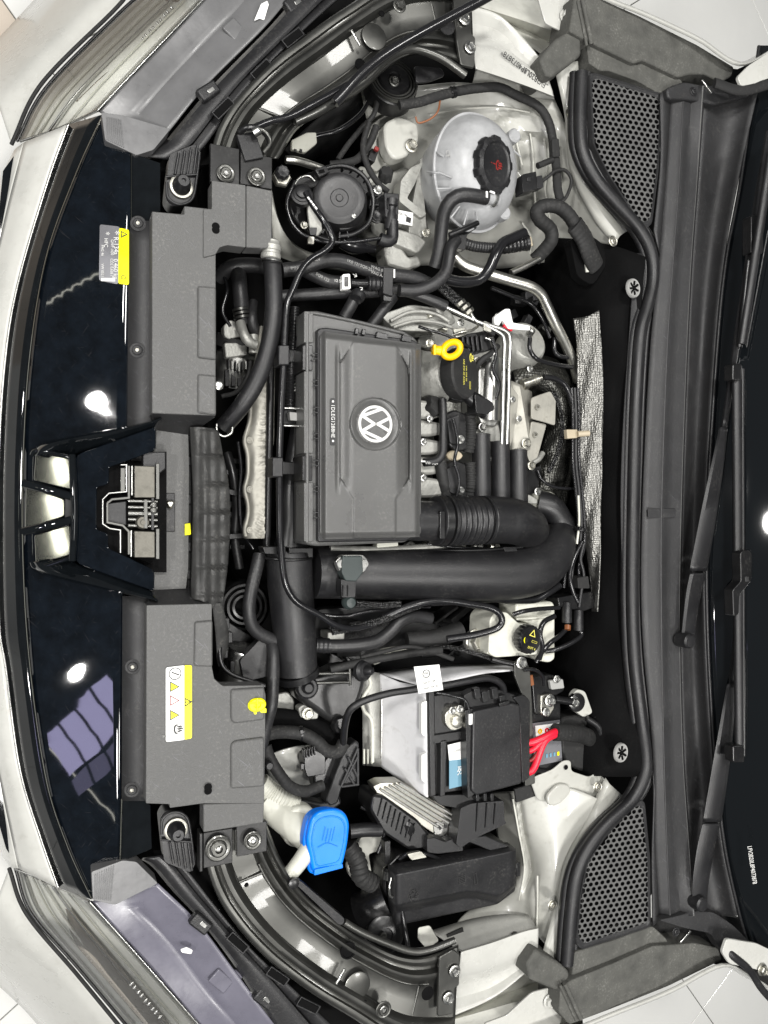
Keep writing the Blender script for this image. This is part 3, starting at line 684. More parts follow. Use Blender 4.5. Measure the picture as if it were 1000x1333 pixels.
pg = thing('yellow_plug', 'lime yellow plastic plug clip pressed into the grey cover edge', 'plug', 334, 917, -.002)
lathe('plug_head', 334, 917, .002, [(12, 0), (12, 3), (10, 5), (5, 5), (4, 3), (.3, 3)], M['lime'], pg, wob=lambda t, j: 1-.26*abs(math.sin(t))**2)
prism('plug_tab', rnd([(330, 925), (335, 925), (334, 930), (331, 930)], 1), .004, .004, M['lime'], pg, bev=.0005)
prism('plug_tab', rnd([(338, 924), (347, 922), (347, 928), (340, 928)], 1), .004, .004, M['lime'], pg, bev=.0005)
tube('plug_rib', [(325, 915, .0075), (344, 915, .0075)], 1.5, M['lime'], pg, seg=8)
tube('plug_rib', [(335, 909, .0075), (335, 925, .0075)], 1.5, M['lime'], pg, seg=8)

# sealing flap behind the lock
fl = loft('sealing_flap', [[(248, 556, -.03), (252, 640, -.03), (251, 720, -.03), (249, 780, -.03)],
                           [(262, 556, -.012), (265, 640, -.012), (264, 720, -.012), (262, 782, -.012)],
                           [(276, 558, -.018), (280, 640, -.018), (279, 720, -.02), (274, 790, -.03)],
                           [(284, 562, -.03), (298, 640, -.03), (297, 720, -.035), (288, 800, -.05)]], M['flap'], nu=90, nv=8, cross='cr', thick=.003,
          zf=lambda x, y, u, v: .004*math.sin(y*.19+x*.04)*v+.003*math.sin(y*.05)+.002*math.sin(x*.5)-.012*sst(1.6, .4, abs((y % 36)-18)*.35)*v)
tag(fl, 'wrinkled dark rubber sealing flap between the lock and the fan', 'seal')
fl2 = loft('sealing_flap', [[(276, 785, -.03), (280, 820, -.05), (284, 868, -.08)], [(288, 785, -.035), (297, 820, -.06), (296, 850, -.1), ]], M['flap'], nu=24, nv=3, thick=.003)
tag(fl2, 'short drooping end of dark rubber flap above the air duct', 'seal')
tr = thing('lock_trough', 'narrow black plastic channel running behind the bonnet lock', 'channel', 247, 666, -.1)
prism('channel', [(244, 560), (253, 556), (255, 770), (244, 780)], -.066, .02, M['matte'], tr, bev=.001)
for y in (600, 650, 712, 748): box('clip', 246.5, y, -.06, 5, 12, 5, M['plastic'], tr)
# ------------------------------------------------------------------ headlights
def headlight(up):
    h = thing('headlight', ('headlight with grey housing and clear lens beside the coolant tank wing' if up else 'headlight with lavender grey housing beside the washer filler neck'), 'headlight', 190 if up else 180, 80 if up else 1260, -.35)
    if up:
        R1 = [(22, 184, -.20), (60, 114, -.20), (150, 22, -.20), (190, -14, -.20)]
        R2 = [(52, 176, -.15), (95, 118, -.13), (180, 34, -.13), (232, -14, -.13)]
        R3 = [(127, 144, -.075), (195, 72, -.07), (262, 2, -.065), (276, -14, -.065)]
        R4 = [(200, 196, -.06), (225, 165, -.055), (270, 110, -.05), (345, 35, -.045), (385, -14, -.045)]
        D1 = [(94, 134, -.16), (120, 90, -.16), (170, 40, -.16), (215, -5, -.16)]
        D2 = [(100, 132, -.13), (135, 100, -.12), (195, 45, -.12), (240, -5, -.12)]
        corner = [(132, 146), (137, 183), (178, 202), (200, 195), (222, 168), (160, 150)]
    else:
        R1 = [(20, 1130, -.20), (40, 1188, -.20), (100, 1258, -.20), (175, 1347, -.20)]
        R2 = [(60, 1150, -.15), (100, 1205, -.13), (150, 1265, -.13), (220, 1347, -.13)]
        R3 = [(117, 1174, -.075), (185, 1250, -.07), (257, 1332, -.065), (270, 1347, -.065)]
        R4 = [(206, 1150, -.06), (257, 1200, -.055), (305, 1263, -.05), (347, 1320, -.045), (368, 1347, -.045)]
        D1 = [(84, 1182, -.16), (98, 1225, -.16), (135, 1270, -.16), (195, 1340, -.16)]
        D2 = [(92, 1185, -.13), (122, 1220, -.12), (165, 1270, -.12), (225, 1340, -.12)]
        corner = [(121, 1172), (119, 1135), (160, 1120), (178, 1122), (206, 1150), (150, 1178)]
    hm = M['housing'] if up else M['housingv']
    def hz(x, y, u, v):
        return -.006*math.sin(math.pi*v)-.003*sst(.02, .0, abs(v-.5))*(1 if u > .1 else 0)+.002*math.sin(u*9)
    loft('housing', [R3, R4], hm, h, nu=60, nv=14, zf=hz, thick=.002)
    prism('housing_corner', rnd(corner, 3), -.040, .03, M['housing'], h, bev=.002)
    k = 1 if up else -1
    for i in range(9):
        t = i/8
        if up: a, b = (139+t*18, 152+t*3.5, -.0395), (139+t*22, 182+t*10, -.0395)
        else: a, b = (124+t*24, 1138-t*11, -.0395), (124+t*20, 1170+t*3, -.0395)
        tube('housing_rib', [a, b], .7, M['housing'], h, seg=6)
    # clear outer lens over a pale reflector
    low = lambda rr, d: [(x, y, z-d) for x, y, z in rr]
    loft('reflector', [low(R1, .012), low(R2, .02), low(R3, .012)], M['lampin'], h, nu=50, nv=6, cross='cr', thick=.002)
    loft('reflector_band', [D1, D2], M['amber'], h, nu=40, nv=4, thick=.002)
    for i in range(9):
        t = .62+i*.035
        a = cat_rom(D2, 101)[int(t*100)]
        box('reflector_tooth', a[0]-3, a[1], -.105, 6, 3, 3, M['steel'], h, rot=-45*k)
    c1, c2, c3 = cat_rom(R1, 20), cat_rom(R2, 20), cat_rom(R3, 20)
    for f_, w_, mm in ((.25, 1.6, 'steel'), (.55, 1.2, 'whiteplastic'), (.8, 2.0, 'lampin')):
        tube('lamp_moulding', [tuple(a.lerp(b, f_)-Vector((0, 0, .006))) for a, b in zip(c1, c2)], w_, M[mm], h, n=40, seg=8)
    for f_, w_, mm in ((.15, 1.8, 'steel'), (.5, 1.0, 'whiteplastic'), (.85, 1.6, 'lampin')):
        tube('lamp_moulding', [tuple(a.lerp(b, f_)-Vector((0, 0, .005))) for a, b in zip(c2, c3)], w_, M[mm], h, n=40, seg=8)
    loft('lens', [R1, R2, R3], M['lens'], h, nu=50, nv=8, cross='cr', thick=0)
    tube('lens_edge', [(x, y, z+.004) for x, y, z in R3], 2.4, M['lens'], h, n=50, seg=8)
    tube('lens_edge', [(x, y, z+.003) for x, y, z in R3], 1.2, M['steel'], h, n=50, seg=8)
    if up: tube('lens_edge', [(26, 184, -.18), (75, 168, -.14), (127, 144, -.072)], 1.8, M['steel'], h, seg=8)
    else: tube('lens_edge', [(20, 1131, -.18), (70, 1150, -.14), (116, 1173, -.072)], 1.8, M['steel'], h, seg=8)
    tube('lens_edge', [(x, y, z+.002) for x, y, z in R1], 2, M['plastic2'], h, n=50, seg=8)
    # pressed boxes on the housing
    for (x, y, w, d) in (((305, 37, 20, 24), (322, 44, 10, 15)) if up else ((288, 1278, 26, 22), (308, 1272, 14, 13))):
        rz = 44*k if up else -40
        prism('housing_pocket', [(x+w/2*math.cos(R(rz))*sx-d/2*math.sin(R(rz))*sy, y-w/2*math.sin(R(rz))*sx-d/2*math.cos(R(rz))*sy) for sx, sy in ((-1, -1), (1, -1), (1, 1), (-1, 1))], -.053, .006, hm, h, bev=.002)
    for (x, y) in (((272, 117), (385, 2)) if up else ((262, 1204), (345, 1302))):
        box('mounting_clip', x, y, -.035, 30, 17, 12, M['plastic'], h, rot=(40 if up else -45), bev=.003)
        box('clip_slot', x+3, y, -.0345, 10, 5, 3, M['steel'], h, rot=(40 if up else -45), bev=.0005)
    if up: prism('sticker', rnd([(331, 27), (340, 5), (348, 1), (350, 6), (344, 26), (338, 24)], 1), -.044, .001, M['paper'], h, bev=0)
    else: prism('sticker', rnd([(235, 1236), (243, 1233), (251, 1237), (249, 1242), (237, 1240)], 1.5), -.05, .001, M['paper'], h, bev=0)
headlight(True); headlight(False)
for up in (True, False):
    if up:
        a = [(15, 188, -.215), (55, 108, -.215), (150, 12, -.215), (170, -14, -.215)]; b = [(-5, 130, -.24), (40, 75, -.24), (110, 5, -.24), (130, -20, -.24)]; c = [(-25, 95, -.33), (20, 50, -.33), (75, -10, -.33), (90, -30, -.33)]
    else:
        a = [(12, 1130, -.215), (35, 1190, -.215), (100, 1268, -.215), (165, 1347, -.215)]; b = [(-8, 1180, -.24), (20, 1225, -.24), (85, 1290, -.24), (135, 1350, -.24)]; c = [(-30, 1225, -.33), (0, 1262, -.33), (45, 1305, -.33), (85, 1352, -.33)]
    d = [(x-12, y-10 if up else y+10, -.5) for x, y, z in c]
    loft('bumper_corner', [a, b, c, d], M['white'], bumper, nu=40, nv=5, cross='cr', thick=.002)
    tube('bumper_gap', [(x, y, z+.004) for x, y, z in a], 2.5, M['matte'], bumper, n=40, seg=8)
    if up: q = [(0, 262), (4, 222), (20, 200), (38, 186), (44, 190), (28, 240), (10, 330), (-2, 380), (-12, 380)]
    else: q = [(-12, 1000), (0, 1000), (10, 1060), (30, 1124), (25, 1130), (8, 1105), (-5, 1060)]
    prism('bumper_vent', rnd(q, 2), -.165, .02, M['gloss'], bumper, bev=.001)

# ------------------------------------------------------------------ bumper side brackets
def side_bracket(up):
    b = thing('bumper_bracket', 'long dark plastic bracket between headlight housing and the ' + ('prop rod brace' if up else 'brace by the blue cap'), 'bracket', 300 if up else 280, 120 if up else 1230, -.1)
    if up:
        O = [(182, 203, -.065), (215, 185, -.06), (232, 166, -.055), (278, 112, -.05), (350, 38, -.045), (395, -14, -.04)]
        I = [(240, 210, -.05), (262, 195, -.045), (285, 165, -.04), (330, 105, -.035), (400, 35, -.03), (455, -14, -.03)]
        holes = [(291, 140, 50), (341, 90, 50), (382, 48, 45)]
    else:
        O = [(185, 1118, -.065), (200, 1128, -.06), (225, 1158, -.055), (262, 1198, -.05), (310, 1262, -.045), (362, 1347, -.04)]
        I = [(225, 1110, -.05), (250, 1140, -.045), (285, 1185, -.04), (330, 1238, -.035), (385, 1290, -.03), (445, 1347, -.03)]
        holes = [(310, 1228, -48), (362, 1272, -42), (402, 1310, -36)]
    loft('bracket_rail', between(O, I, (0, .12, .35, .5, .62, .64, .72, 1), (-.01, .003, .004, .003, 0, -.012, -.008, -.008)), M['plastic'], b, nu=50, nv=2, thick=.003)
    for x, y, r in holes:
        box('slot', x, y, -.028, 30, 9, 3, M['felt'], b, rot=r, bev=.001); box('slot_rim', x, y, -.030, 34, 13, 3, M['plastic'], b, rot=r, bev=.001)
side_bracket(True); side_bracket(False)

# ------------------------------------------------------------------ rubber bump stops with ribbed seats
def bump_stop(up):
    t = thing('bump_stop', 'round rubber bonnet stop on ribbed black bracket ' + ('by the refrigerant label' if up else 'under the lower grey cover'), 'bump stop', 236 if up else 229, 243 if up else 1085, -.1)
    s = 1 if up else -1
    x, y = (236, 243) if up else (229, 1080)
    prism('stop_bracket', rnd([(x-21, y+s*14), (x-14, y+s*25), (x+8, y+s*25), (x+18, y+s*10), (x+26, y-s*42), (x+20, y-s*56), (x-15, y-s*42)], 5), -.045, .03, M['plastic'], t, bev=0)
    for i in range(4):
        xx = x-7+i*8
        tube('rib', [(xx-1, y-s*16, -.042), (xx+4, y-s*(44+i*3), -.04)], 1.8, M['plastic'], t, seg=8)
    tube('rib', [(x-20, y-s*13, -.04), (x+20, y-s*16, -.04)], 1.6, M['plastic'], t, seg=8)
    tube('rim', [(x-19, y-s*6, -.04), (x-17, y+s*14, -.04), (x-2, y+s*23, -.04), (x+14, y+s*16, -.04), (x+20, y-s*10, -.04), (x+24, y-s*45, -.04)], 1.8, M['plastic'], t, seg=8)
    lathe('stop_seat', x, y, -.042, [(15, -2), (15, 2), (12, 3), (11, 3)], M['zinc'], t)
    lathe('stop_buffer', x, y, -.04, [(12, 0), (11.5, 7), (9.5, 12), (9, 18), (7, 21), (3, 21), (2.5, 18), (.3, 18)], M['rubber'], t)
bump_stop(True); bump_stop(False)

# ------------------------------------------------------------------ stamped black braces
def brace(up):
    t = thing('front_brace', 'stamped black steel brace curving from the nose to the ' + ('wing stamped with numbers' if up else 'wing beside the black fuse box'), 'brace', 330 if up else 330, 150 if up else 1160, -.1)
    if up:
        O = [(276, 196, -.03), (284, 168, -.03), (307, 130, -.028), (352, 82, -.025), (400, 45, -.02), (450, 10, -.015), (520, -30, -.01), (612, -42, -.008)]
        I = [(362, 207, -.03), (390, 165, -.03), (445, 135, -.028), (478, 112, -.025), (505, 88, -.022), (535, 72, -.02), (572, 72, -.015), (617, 86, -.012)]
    else:
        O = [(266, 1082, -.03), (270, 1130, -.03), (292, 1182, -.028), (340, 1240, -.025), (400, 1288, -.02), (460, 1325, -.015), (520, 1362, -.01), (590, 1375, -.008)]
        I = [(346, 1072, -.03), (366, 1120, -.03), (398, 1165, -.028), (440, 1200, -.025), (480, 1226, -.022), (520, 1244, -.02), (555, 1246, -.015), (597, 1230, -.012)]
    fr = (0, .015, .05, .09, .12, .16, .20, .25, .29, .35, .68, .74, .77, .80, .83, .86, .90, .925, .95, .975, 1)
    dz = (-.03, -.002, 0, 0, -.006, -.007, .002, .003, -.001, -.013, -.016, -.010, .001, .002, -.004, -.010, -.011, -.002, .001, 0, -.026)
    def zf(x, y, u, v):
        w = sst(.08, .2, u)*sst(.98, .8, u)
        return .0018*math.sin(u*21+v*4)*w-.004*sst(.86, .93, u)*sst(.2, .5, v)
    for f_, d_ in ((.33, -.011), (.70, -.013)):
        tube('pressed_bead', between(O, I, (f_,), (d_,))[0][4:27], 1.8, M['blackpaint'], t, n=80, seg=8)
    for u_ in (5, 25):
        ends = [between(O, I, (f_,), (-.0135,))[0][u_] for f_ in (.34, .5, .69)]
        tube('pressed_bead', ends, 2, M['blackpaint'], t, seg=8)
    loft('brace_pressing', between(O, I, fr, dz), M['blackpaint'], t, nu=110, nv=2, zf=zf, thick=.002, ang=50)
    zc = -.035
    if up:
        for x, y in ((294, 226), (334, 230)): bolt(x, y, -.022, 12, M['blackpaint'], t, kind='torx'); bolt(x, y, -.018, 5, M['steel'], t)
        box('brace_foot', 293, 215, -.026, 38, 50, 8, M['blackpaint2'], t); box('brace_foot', 334, 222, -.026, 42, 42, 8, M['blackpaint2'], t)
        for x, y in ((605, 25), (612, 62)): bolt(x, y, -.003, 8, M['steel'], t)
        prism('brace_end', rnd([(590, -8), (614, -5), (614, 45), (619, 48), (618, 88), (600, 84), (594, 50)], 3), -.006, .006, M['blackpaint'], t)
        for x, y, r in ((469, 84, 6), (497, 18, 3), (582, 34, 9)): lathe('hole', x, y, -.022 if r == 6 else -.012 if r == 3 else -.004, [(r*1.25, 0), (r*1.2, 1), (r, 1), (r, .4), (.2, .4)], M['felt'] if r < 9 else M['plastic'], t, axis=(0, -.1, 1))
        lathe('embossed_disc', 487, 48, -.026, [(17, 0), (17, 1), (15.5, 1.6), (.2, 1.6)], M['blackpaint'], t)
        box('bright_step', 463, 47, -.016, 4, 26, 3, M['steel'], t, rot=36, bev=.002)
        bolt(520, 8, .0, 9, M['blackpaint'], t)
    else:
        for x, y, r in ((284, 1104, 17), (329, 1094, 12)):
            bolt(x, y, -.018, r, M['blackpaint'], t, kind='torx'); bolt(x, y, -.013, 4.5, M['steel'], t)
        box('brace_foot', 284, 1104, -.024, 38, 46, 8, M['blackpaint2'], t); box('brace_foot', 328, 1092, -.026, 40, 40, 8, M['blackpaint2'], t)
        box('brace_tab', 262, 1110, -.02, 4, 50, 20, M['blackpaint2'], t)
        for x, y in ((592, 1264), (584, 1299)): bolt(x, y, -.003, 8, M['steel'], t)
        prism('brace_end', rnd([(572, 1246), (590, 1236), (599, 1242), (598, 1283), (592, 1286), (590, 1320), (570, 1324)], 3), -.006, .006, M['blackpaint'], t)
        lathe('hole', 453, 1237, -.022, [(11, 0), (10.5, 2), (8.5, 2), (8, .5), (.2, .4)], M['felt'], t, axis=(0, .1, 1))
        lathe('hole', 321, 1152, -.028, [(3, 0), (.2, .4)], M['felt'], t); lathe('hole', 475, 1304, -.016, [(3, 0), (.2, .4)], M['felt'], t)
        lathe('hole', 557, 1293, -.003, [(9, 0), (8, .6), (.2, .4)], M['felt'], t)
        lathe('embossed_disc', 465, 1283, -.024, [(18, 0), (18, 1), (16.5, 1.6), (.2, 1.6)], M['blackpaint'], t)
        box('bright_step', 442, 1275, -.016, 4, 28, 3, M['steel'], t, rot=-36, bev=.002)
        bolt(499, 1314, -.004, 11, M['blackpaint'], t, kind='torx'); bolt(499, 1314, .0, 4, M['steel'], t)
brace(True); brace(False)
rod = tube('bonnet_prop_rod', [(436, 134, -.004), (500, 72, .02), (628, 0, .05), (660, -18, .06)], 6.2, M['shiny'])
tag(rod, 'slim black bonnet prop rod lying across the stamped brace', 'rod')
seal2 = thing('brace_edge_trim', 'black moulded rubber trim following the inner edge of the brace by the round pump', 'trim', 450, 135, -.1)
tube('trim_bead', [(332, 166, -.02), (352, 158, -.02), (376, 152, -.018), (400, 140, -.016), (440, 118, -.014), (475, 98, -.012)], 4.5, M['shiny'], seal2)
tube('trim_bead', [(384, 160, -.024), (420, 142, -.022), (470, 108, -.02), (480, 100, -.02), (510, 72, -.018), (540, 64, -.016), (575, 76, -.014), (606, 98, -.012)], 5.5, M['blackpaint'], seal2)
cl2 = thing('lock_cable_clip', 'dark cable clip and spring where the brace meets the nose', 'clip', 340, 180, -.05)
tube('clip_loop', [(312, 172, -.02), (322, 166, -.01), (338, 168, -.008), (350, 180, -.01), (350, 192, -.02)], 4, M['plastic2'], cl2)
tube('clip_loop', [(330, 166, -.008), (346, 172, -.004), (352, 186, -.01), (344, 198, -.02)], 3, M['blackpaint'], cl2)
lathe('clip_sleeve', 334, 171, -.006, [(6, -4), (6, 4), (4.5, 6), (.3, 6)], M['steel'], cl2, axis=(.8, .5, .5))
box('clip_base', 326, 190, -.02, 26, 34, 10, M['plastic'], cl2, rot=20)
bl = thing('ball_stud', 'hexagonal steel collar with black stud cap beside the grey cover', 'stud', 367, 228, -.1)
lathe('stud_collar', 367, 230, -.045, [(13, -6), (13, 0), (11, 2), (8, 2)], M['zinc'], bl, seg=6)
lathe('stud_cap', 367, 226, -.04, [(9, -2), (9, 5), (7, 8), (4, 8), (.3, 7)], M['rubber'], bl, wob=lambda t, j: 1+.06*math.sin(8*t))

# ------------------------------------------------------------------ scuttle: seal, cowl panel, vents, screen
seal = thing('bonnet_seal', 'black rubber bonnet seal sweeping along the front edge of the cowl', 'seal', 830, 666, -.05)
SP = [(757, 95, .0), (755, 150, .0), (758, 195, .0), (775, 232, .002), (800, 262, .002), (832, 298, .0), (848, 330, .0), (850, 365, .0), (843, 398, .0), (834, 432, .0), (829, 500, .0), (826, 580, .0), (824, 680, .0), (823, 780, .0), (826, 860, .0), (834, 930, .0), (841, 985, .0), (838, 1012, .0), (822, 1042, .0), (790, 1072, .002), (765, 1104, .002), (750, 1140, .0), (743, 1190, .0), (738, 1255, .0)]
tube('seal_bead', SP, 8.5, M['rubber'], seal, n=150, flat=.9)
tube('seal_lip', [(x-10, y, z-.012) for x, y, z in SP], 5.5, M['rubber'], seal, n=150, seg=10)
tube('seal_lip', [(x+9, y, z-.008) for x, y, z in SP], 4, M['rubber'], seal, n=150, seg=10)
loft('seal_carrier', [[(x-16, y, z-.03) for x, y, z in SP], [(x+14, y, z-.02) for x, y, z in SP]], M['matte'], seal, nu=100, thick=.003)

cowl = thing('cowl_panel', 'dark grey plastic cowl panel spanning the base of the windscreen', 'cowl', 890, 666, -.05)
ys = (112, 230, 340, 460, 666, 820, 980, 1100, 1192)
Lx = {0: (874, 866, 858, 846, 836, 836, 850, 852, 858), 1: (890, 884, 876, 868, 861, 861, 864, 868, 872), 2: (900, 894, 884, 876, 869, 869, 873, 878, 886),
      3: (915, 907, 899, 893, 886, 884, 888, 896, 903), 4: (917, 909, 901, 895, 888, 886, 890, 898, 905), 5: (988, 962, 942, 930, 918, 918, 927, 940, 960)}
Lz = {0: .004, 1: .014, 2: .010, 3: .012, 4: -.008, 5: .02}
rails = [[(x, y, Lz[k]+(.016 if abs(y-666) > 500 else 0)*(k > 2)) for x, y in zip(Lx[k], ys)] for k in range(6)]
loft('cowl_moulding', rails[:5], M['cowl'], cowl, nu=90, nv=3, thick=.003)
loft('cowl_trough', rails[4:], M['cowl'], cowl, nu=90, nv=10, thick=.003, zf=lambda x, y, u, v: -.022*math.sin(math.pi*v)+.0009*math.sin(y*.35)*v)
loft('cowl_undershelf', [[(826, 330, -.012), (808, 666, -.012), (830, 1000, -.012)], [(862, 330, -.004), (842, 666, -.004), (858, 1000, -.004)]], M['cowl'], cowl, nu=60, thick=.003)
tube('cowl_ridge', rails[1], 1.6, M['cowl'], cowl, n=80, seg=8)
tube('cowl_ridge', rails[3], 1.1, M['grey'], cowl, n=80, seg=8)  # paler than the cowl: the edge highlight is put into the colour
box('cowl_joint', 862, 668, .0152, 46, 12, 2, M['cowl'], cowl, bev=.0006)
for up in (True, False):
    # corner skirts and vents
    if up:
        pl_ = [(862, 118), (872, 112), (866, 230), (857, 340), (845, 330), (832, 300), (800, 262), (775, 230), (762, 195), (760, 110), (770, 95)]
        vent = rnd([(768, 100), (776, 98), (859, 124), (861, 132), (857, 215), (848, 288), (840, 294), (832, 290), (792, 228), (772, 188)], 6)
        end = [(868, 114), (890, 106), (912, 110), (935, 120), (985, 112), (988, 122), (930, 136), (902, 130), (870, 128)]
    else:
        pl_ = [(858, 1200), (852, 1100), (850, 985), (842, 1010), (822, 1042), (790, 1074), (765, 1106), (750, 1142), (744, 1190), (744, 1240), (760, 1242)]
        vent = rnd([(838, 1046), (830, 1045), (818, 1055), (786, 1090), (764, 1124), (755, 1165), (750, 1222), (758, 1233), (846, 1204), (845, 1120)], 6)
        end = [(858, 1198), (885, 1192), (905, 1186), (930, 1188), (955, 1205), (975, 1225), (940, 1240), (925, 1215), (890, 1208)]
    loftz = .0
    prism('cowl_skirt', rnd(end, 5), .022, .02, M['cowl'], cowl, bev=.003)
    prism('vent_well', vent, -.035, .004, M['felt'], cowl, bev=0)
    # perforated vent: hexagonal cells, each a ring round a real hole
    V, F = [], []
    pitch = 7.5; rowh = pitch*.866
    y0, y1 = min(p[1] for p in vent), max(p[1] for p in vent); x0, x1 = min(p[0] for p in vent), max(p[0] for p in vent)
    skew = .18 if up else -.18
    zz = .006
    row = 0; yy = y0-40
    while yy < y1+40:
        xx = x0-pitch+(pitch/2 if row % 2 else 0)
        while xx < x1+pitch:
            cy_ = yy+skew*(xx-x0)
            d = sdf((xx, cy_), vent)
            if d < -2.6:
                b = len(V)
                for rr, dz in ((pitch/math.sqrt(3), 0), (pitch*.36, 0), (pitch*.34, -.0025)):
                    for k in range(12):
                        a = math.pi/6*k+math.pi/6
                        q = 1 if rr < pitch*.5 else math.cos(math.pi/6)/math.cos((a+math.pi/6) % (math.pi/3)-math.pi/6)
                        ox, oy = rr*q*math.cos(a), rr*q*math.sin(a)
                        V.append(W(xx+ox, cy_+oy+skew*ox, zz+dz))
                for j in range(2):
                    for k in range(12): F.append((b+j*12+k, b+j*12+(k+1) % 12, b+(j+1)*12+(k+1) % 12, b+(j+1)*12+k))
            xx += pitch
        yy += rowh; row += 1
    mesh_obj('vent_mesh', V, F, M['grey'], cowl, ang=60)
    inner = []
    n = len(vent); c = (sum(p[0] for p in vent)/n, sum(p[1] for p in vent)/n)
    ring_o = [W(p[0]+(p[0]-c[0])*.035, p[1]+(p[1]-c[1])*.035, .006) for p in vent]; ring_m = [W(p[0], p[1], .0085) for p in vent]; ring_i = [W(p[0]-(p[0]-c[0])*.05, p[1]-(p[1]-c[1])*.05, .0055) for p in vent]
    ring_d = [v-Vector((0, 0, .03)) for v in ring_o]
    VV = ring_d+ring_o+ring_m+ring_i
    mesh_obj('vent_frame', VV, [(j*n+i, j*n+(i+1) % n, (j+1)*n+(i+1) % n, (j+1)*n+i) for j in range(3) for i in range(n)], M['cowl'], cowl, ang=50)
    # skirt around vent
    sk_o = pl_; 
    loft('vent_surround', [[(x, y, -.002) for x, y in (pl_[7:0:-1] if up else pl_[2:9])], [(x*.9+c[0]*.1, y*.9+c[1]*.1, -.006) for x, y in (pl_[7:0:-1] if up else pl_[2:9])]], M['matte'], cowl, nu=40, along='lin', thick=.002)
    lx = [(859, 122, .012), (860, 210, .010), (851, 300, .006)] if up else [(853, 1030, .008), (849, 1110, .010), (850, 1205, .012)]
    rx = [(874, 114, .004), (867, 225, .004), (858, 330, .004)] if up else [(850, 1000, .004), (853, 1100, .004), (858, 1196, .004)]
    loft('vent_border', [lx, rx], M['cowl'], cowl, nu=24, nv=2, thick=.003)
bolt(903, 119, .023, 6, M['plastic'], cowl, kind='torx'); bolt(880, 1213, .023, 6, M['plastic'], cowl, kind='torx')
box('cowl_clip', 921, 112, .026, 22, 3, 3, M['steel'], cowl, rot=-38); box('cowl_clip', 893, 1220, .026, 22, 3, 3, M['steel'], cowl, rot=32)

ws = thing('windscreen', 'dark reflective windscreen glass rising behind the wipers', 'windscreen', 980, 666, .02)
wx = [(988, 60), (965, 230), (945, 340), (933, 460), (921, 666), (921, 820), (930, 980), (943, 1100), (965, 1200), (985, 1260)]
loft('glass', [[(x, y, .014) for x, y in wx], [(x+60, y, .075) for x, y in wx], [(x+180, y, .19) for x, y in wx]], M['glassblack'], ws, nu=60, nv=6, thick=.004)
tube('glass_edge_trim', [(x, y, .018) for x, y in wx], 2.2, M['rubber'], ws, n=90, seg=10)
lettering('LFV2B20L8P4073878', 979, 1126, .0775, 8, M['print'], ws, rot=-82, axis=(-.5, 0, 1), sx=.72)

def wiper(name_, label, pivot, arm, blade, hook):
    t = thing('wiper', label, 'wiper', pivot[0], pivot[1], .0)
    lathe('pivot_cap', pivot[0], pivot[1], .036, [(10, -14), (10, 0), (9.5, 4), (7.5, 6), (.3, 6.5)], M['plastic'], t)
    # flat tapering arm from rails
    for seg_, m in arm:
        l, r_ = [(x-w/2, y, z) for x, y, z, w in seg_], [(x+w/2, y, z) for x, y, z, w in seg_]
        c = [(x, y, z+.004) for x, y, z, w in seg_]; d = lambda rr: [(x, y, z-.012) for x, y, z in rr]
        loft('arm', [d(l), l, [(x+.2*(b[0]-x), y, z+.003) for (x, y, z), b in zip(l, r_)], [(x+.8*(b[0]-x), y, z+.003) for (x, y, z), b in zip(l, r_)], r_, d(r_)], m, t, nu=30, nv=1, thick=.0015, along='lin' if len(seg_) < 3 else 'cr')
    for x0_, y0_, x1_, y1_, w, m in blade:
        z0_ = .047+max(0, x0_-930)*.0009; z1_ = .047+max(0, x1_-930)*.0009
        tube('blade', [(x0_, y0_, z0_), ((x0_+x1_)/2, (y0_+y1_)/2, (z0_+z1_)/2), (x1_, y1_, z1_)], w, m, t, n=24, flat=.7)
    for x, y, w, d in hook: prism('blade_clip', rnd([(x-w/2, y-d/2), (x+w/2, y-d/2), (x+w/2, y+d/2), (x-w/2, y+d/2)], 3), .088, .02, M['plastic2'], t, bev=.002)
    return t
wz = lambda x: .026+max(0, x-905)*.0006
A1 = [(895, 834, .026, 16), (899, 800, .03, 17), (904, 768, .034, 19), (909, 746, .036, 20)]
A2 = [(909, 743, .04, 22), (918, 695, .044, 21), (926, 650, .048, 19), (935, 600, .052, 15), (942, 556, .055, 10)]
A3 = [(943, 556, .056, 8), (951, 500, .062, 7), (957, 460, .066, 8), (966, 400, .07, 9), (974, 345, .074, 9), (985, 270, .08, 9), (1002, 170, .09, 9)]
wiper('w', 'black wiper whose arm pivots at mid cowl and lies alongside the other blade', (895, 834),
      [(A1, M['plastic']), (A2, M['plastic']), (A3, M['plastic'])],
      [(966, 448, 1004, 200, 6.5, M['rubber']), (963, 452, 975, 340, 4, M['plastic2']), (972, 452, 1000, 300, 1.2, M['plastic2'])], [(986, 305, 16, 50)])
B1 = [(911, 1176, .026, 18), (912, 1150, .03, 20), (918, 1110, .034, 22), (926, 1072, .036, 22)]
B2 = [(927, 1070, .04, 23), (935, 1020, .044, 22), (944, 960, .05, 19), (952, 890, .054, 10)]
B3 = [(953, 890, .056, 8), (958, 840, .06, 8), (962, 790, .064, 9), (964, 765, .066, 10)]
t2 = wiper('w', 'black wiper with full blade resting upright along the base of the glass', (911, 1176),
      [(B1, M['plastic']), (B2, M['plastic']), (B3, M['plastic2'])],
      [(959, 478, 963, 984, 7.5, M['rubber']), (967, 480, 969, 984, 2.2, M['plastic2']), (956, 480, 959, 984, 2.0, M['plastic2'])], [(962, 982, 15, 22), (960, 484, 12, 22)])
prism('blade_adapter', rnd([(964, 720), (968, 716), (976, 716), (979, 721), (979, 755), (963, 775), (962, 800), (955, 803), (954, 768), (965, 756)], 3), .092, .02, M['plastic2'], t2, bev=.0025)
box('adapter_button', 973, 754, .0935, 6, 7, 2, M['cowl'], t2)

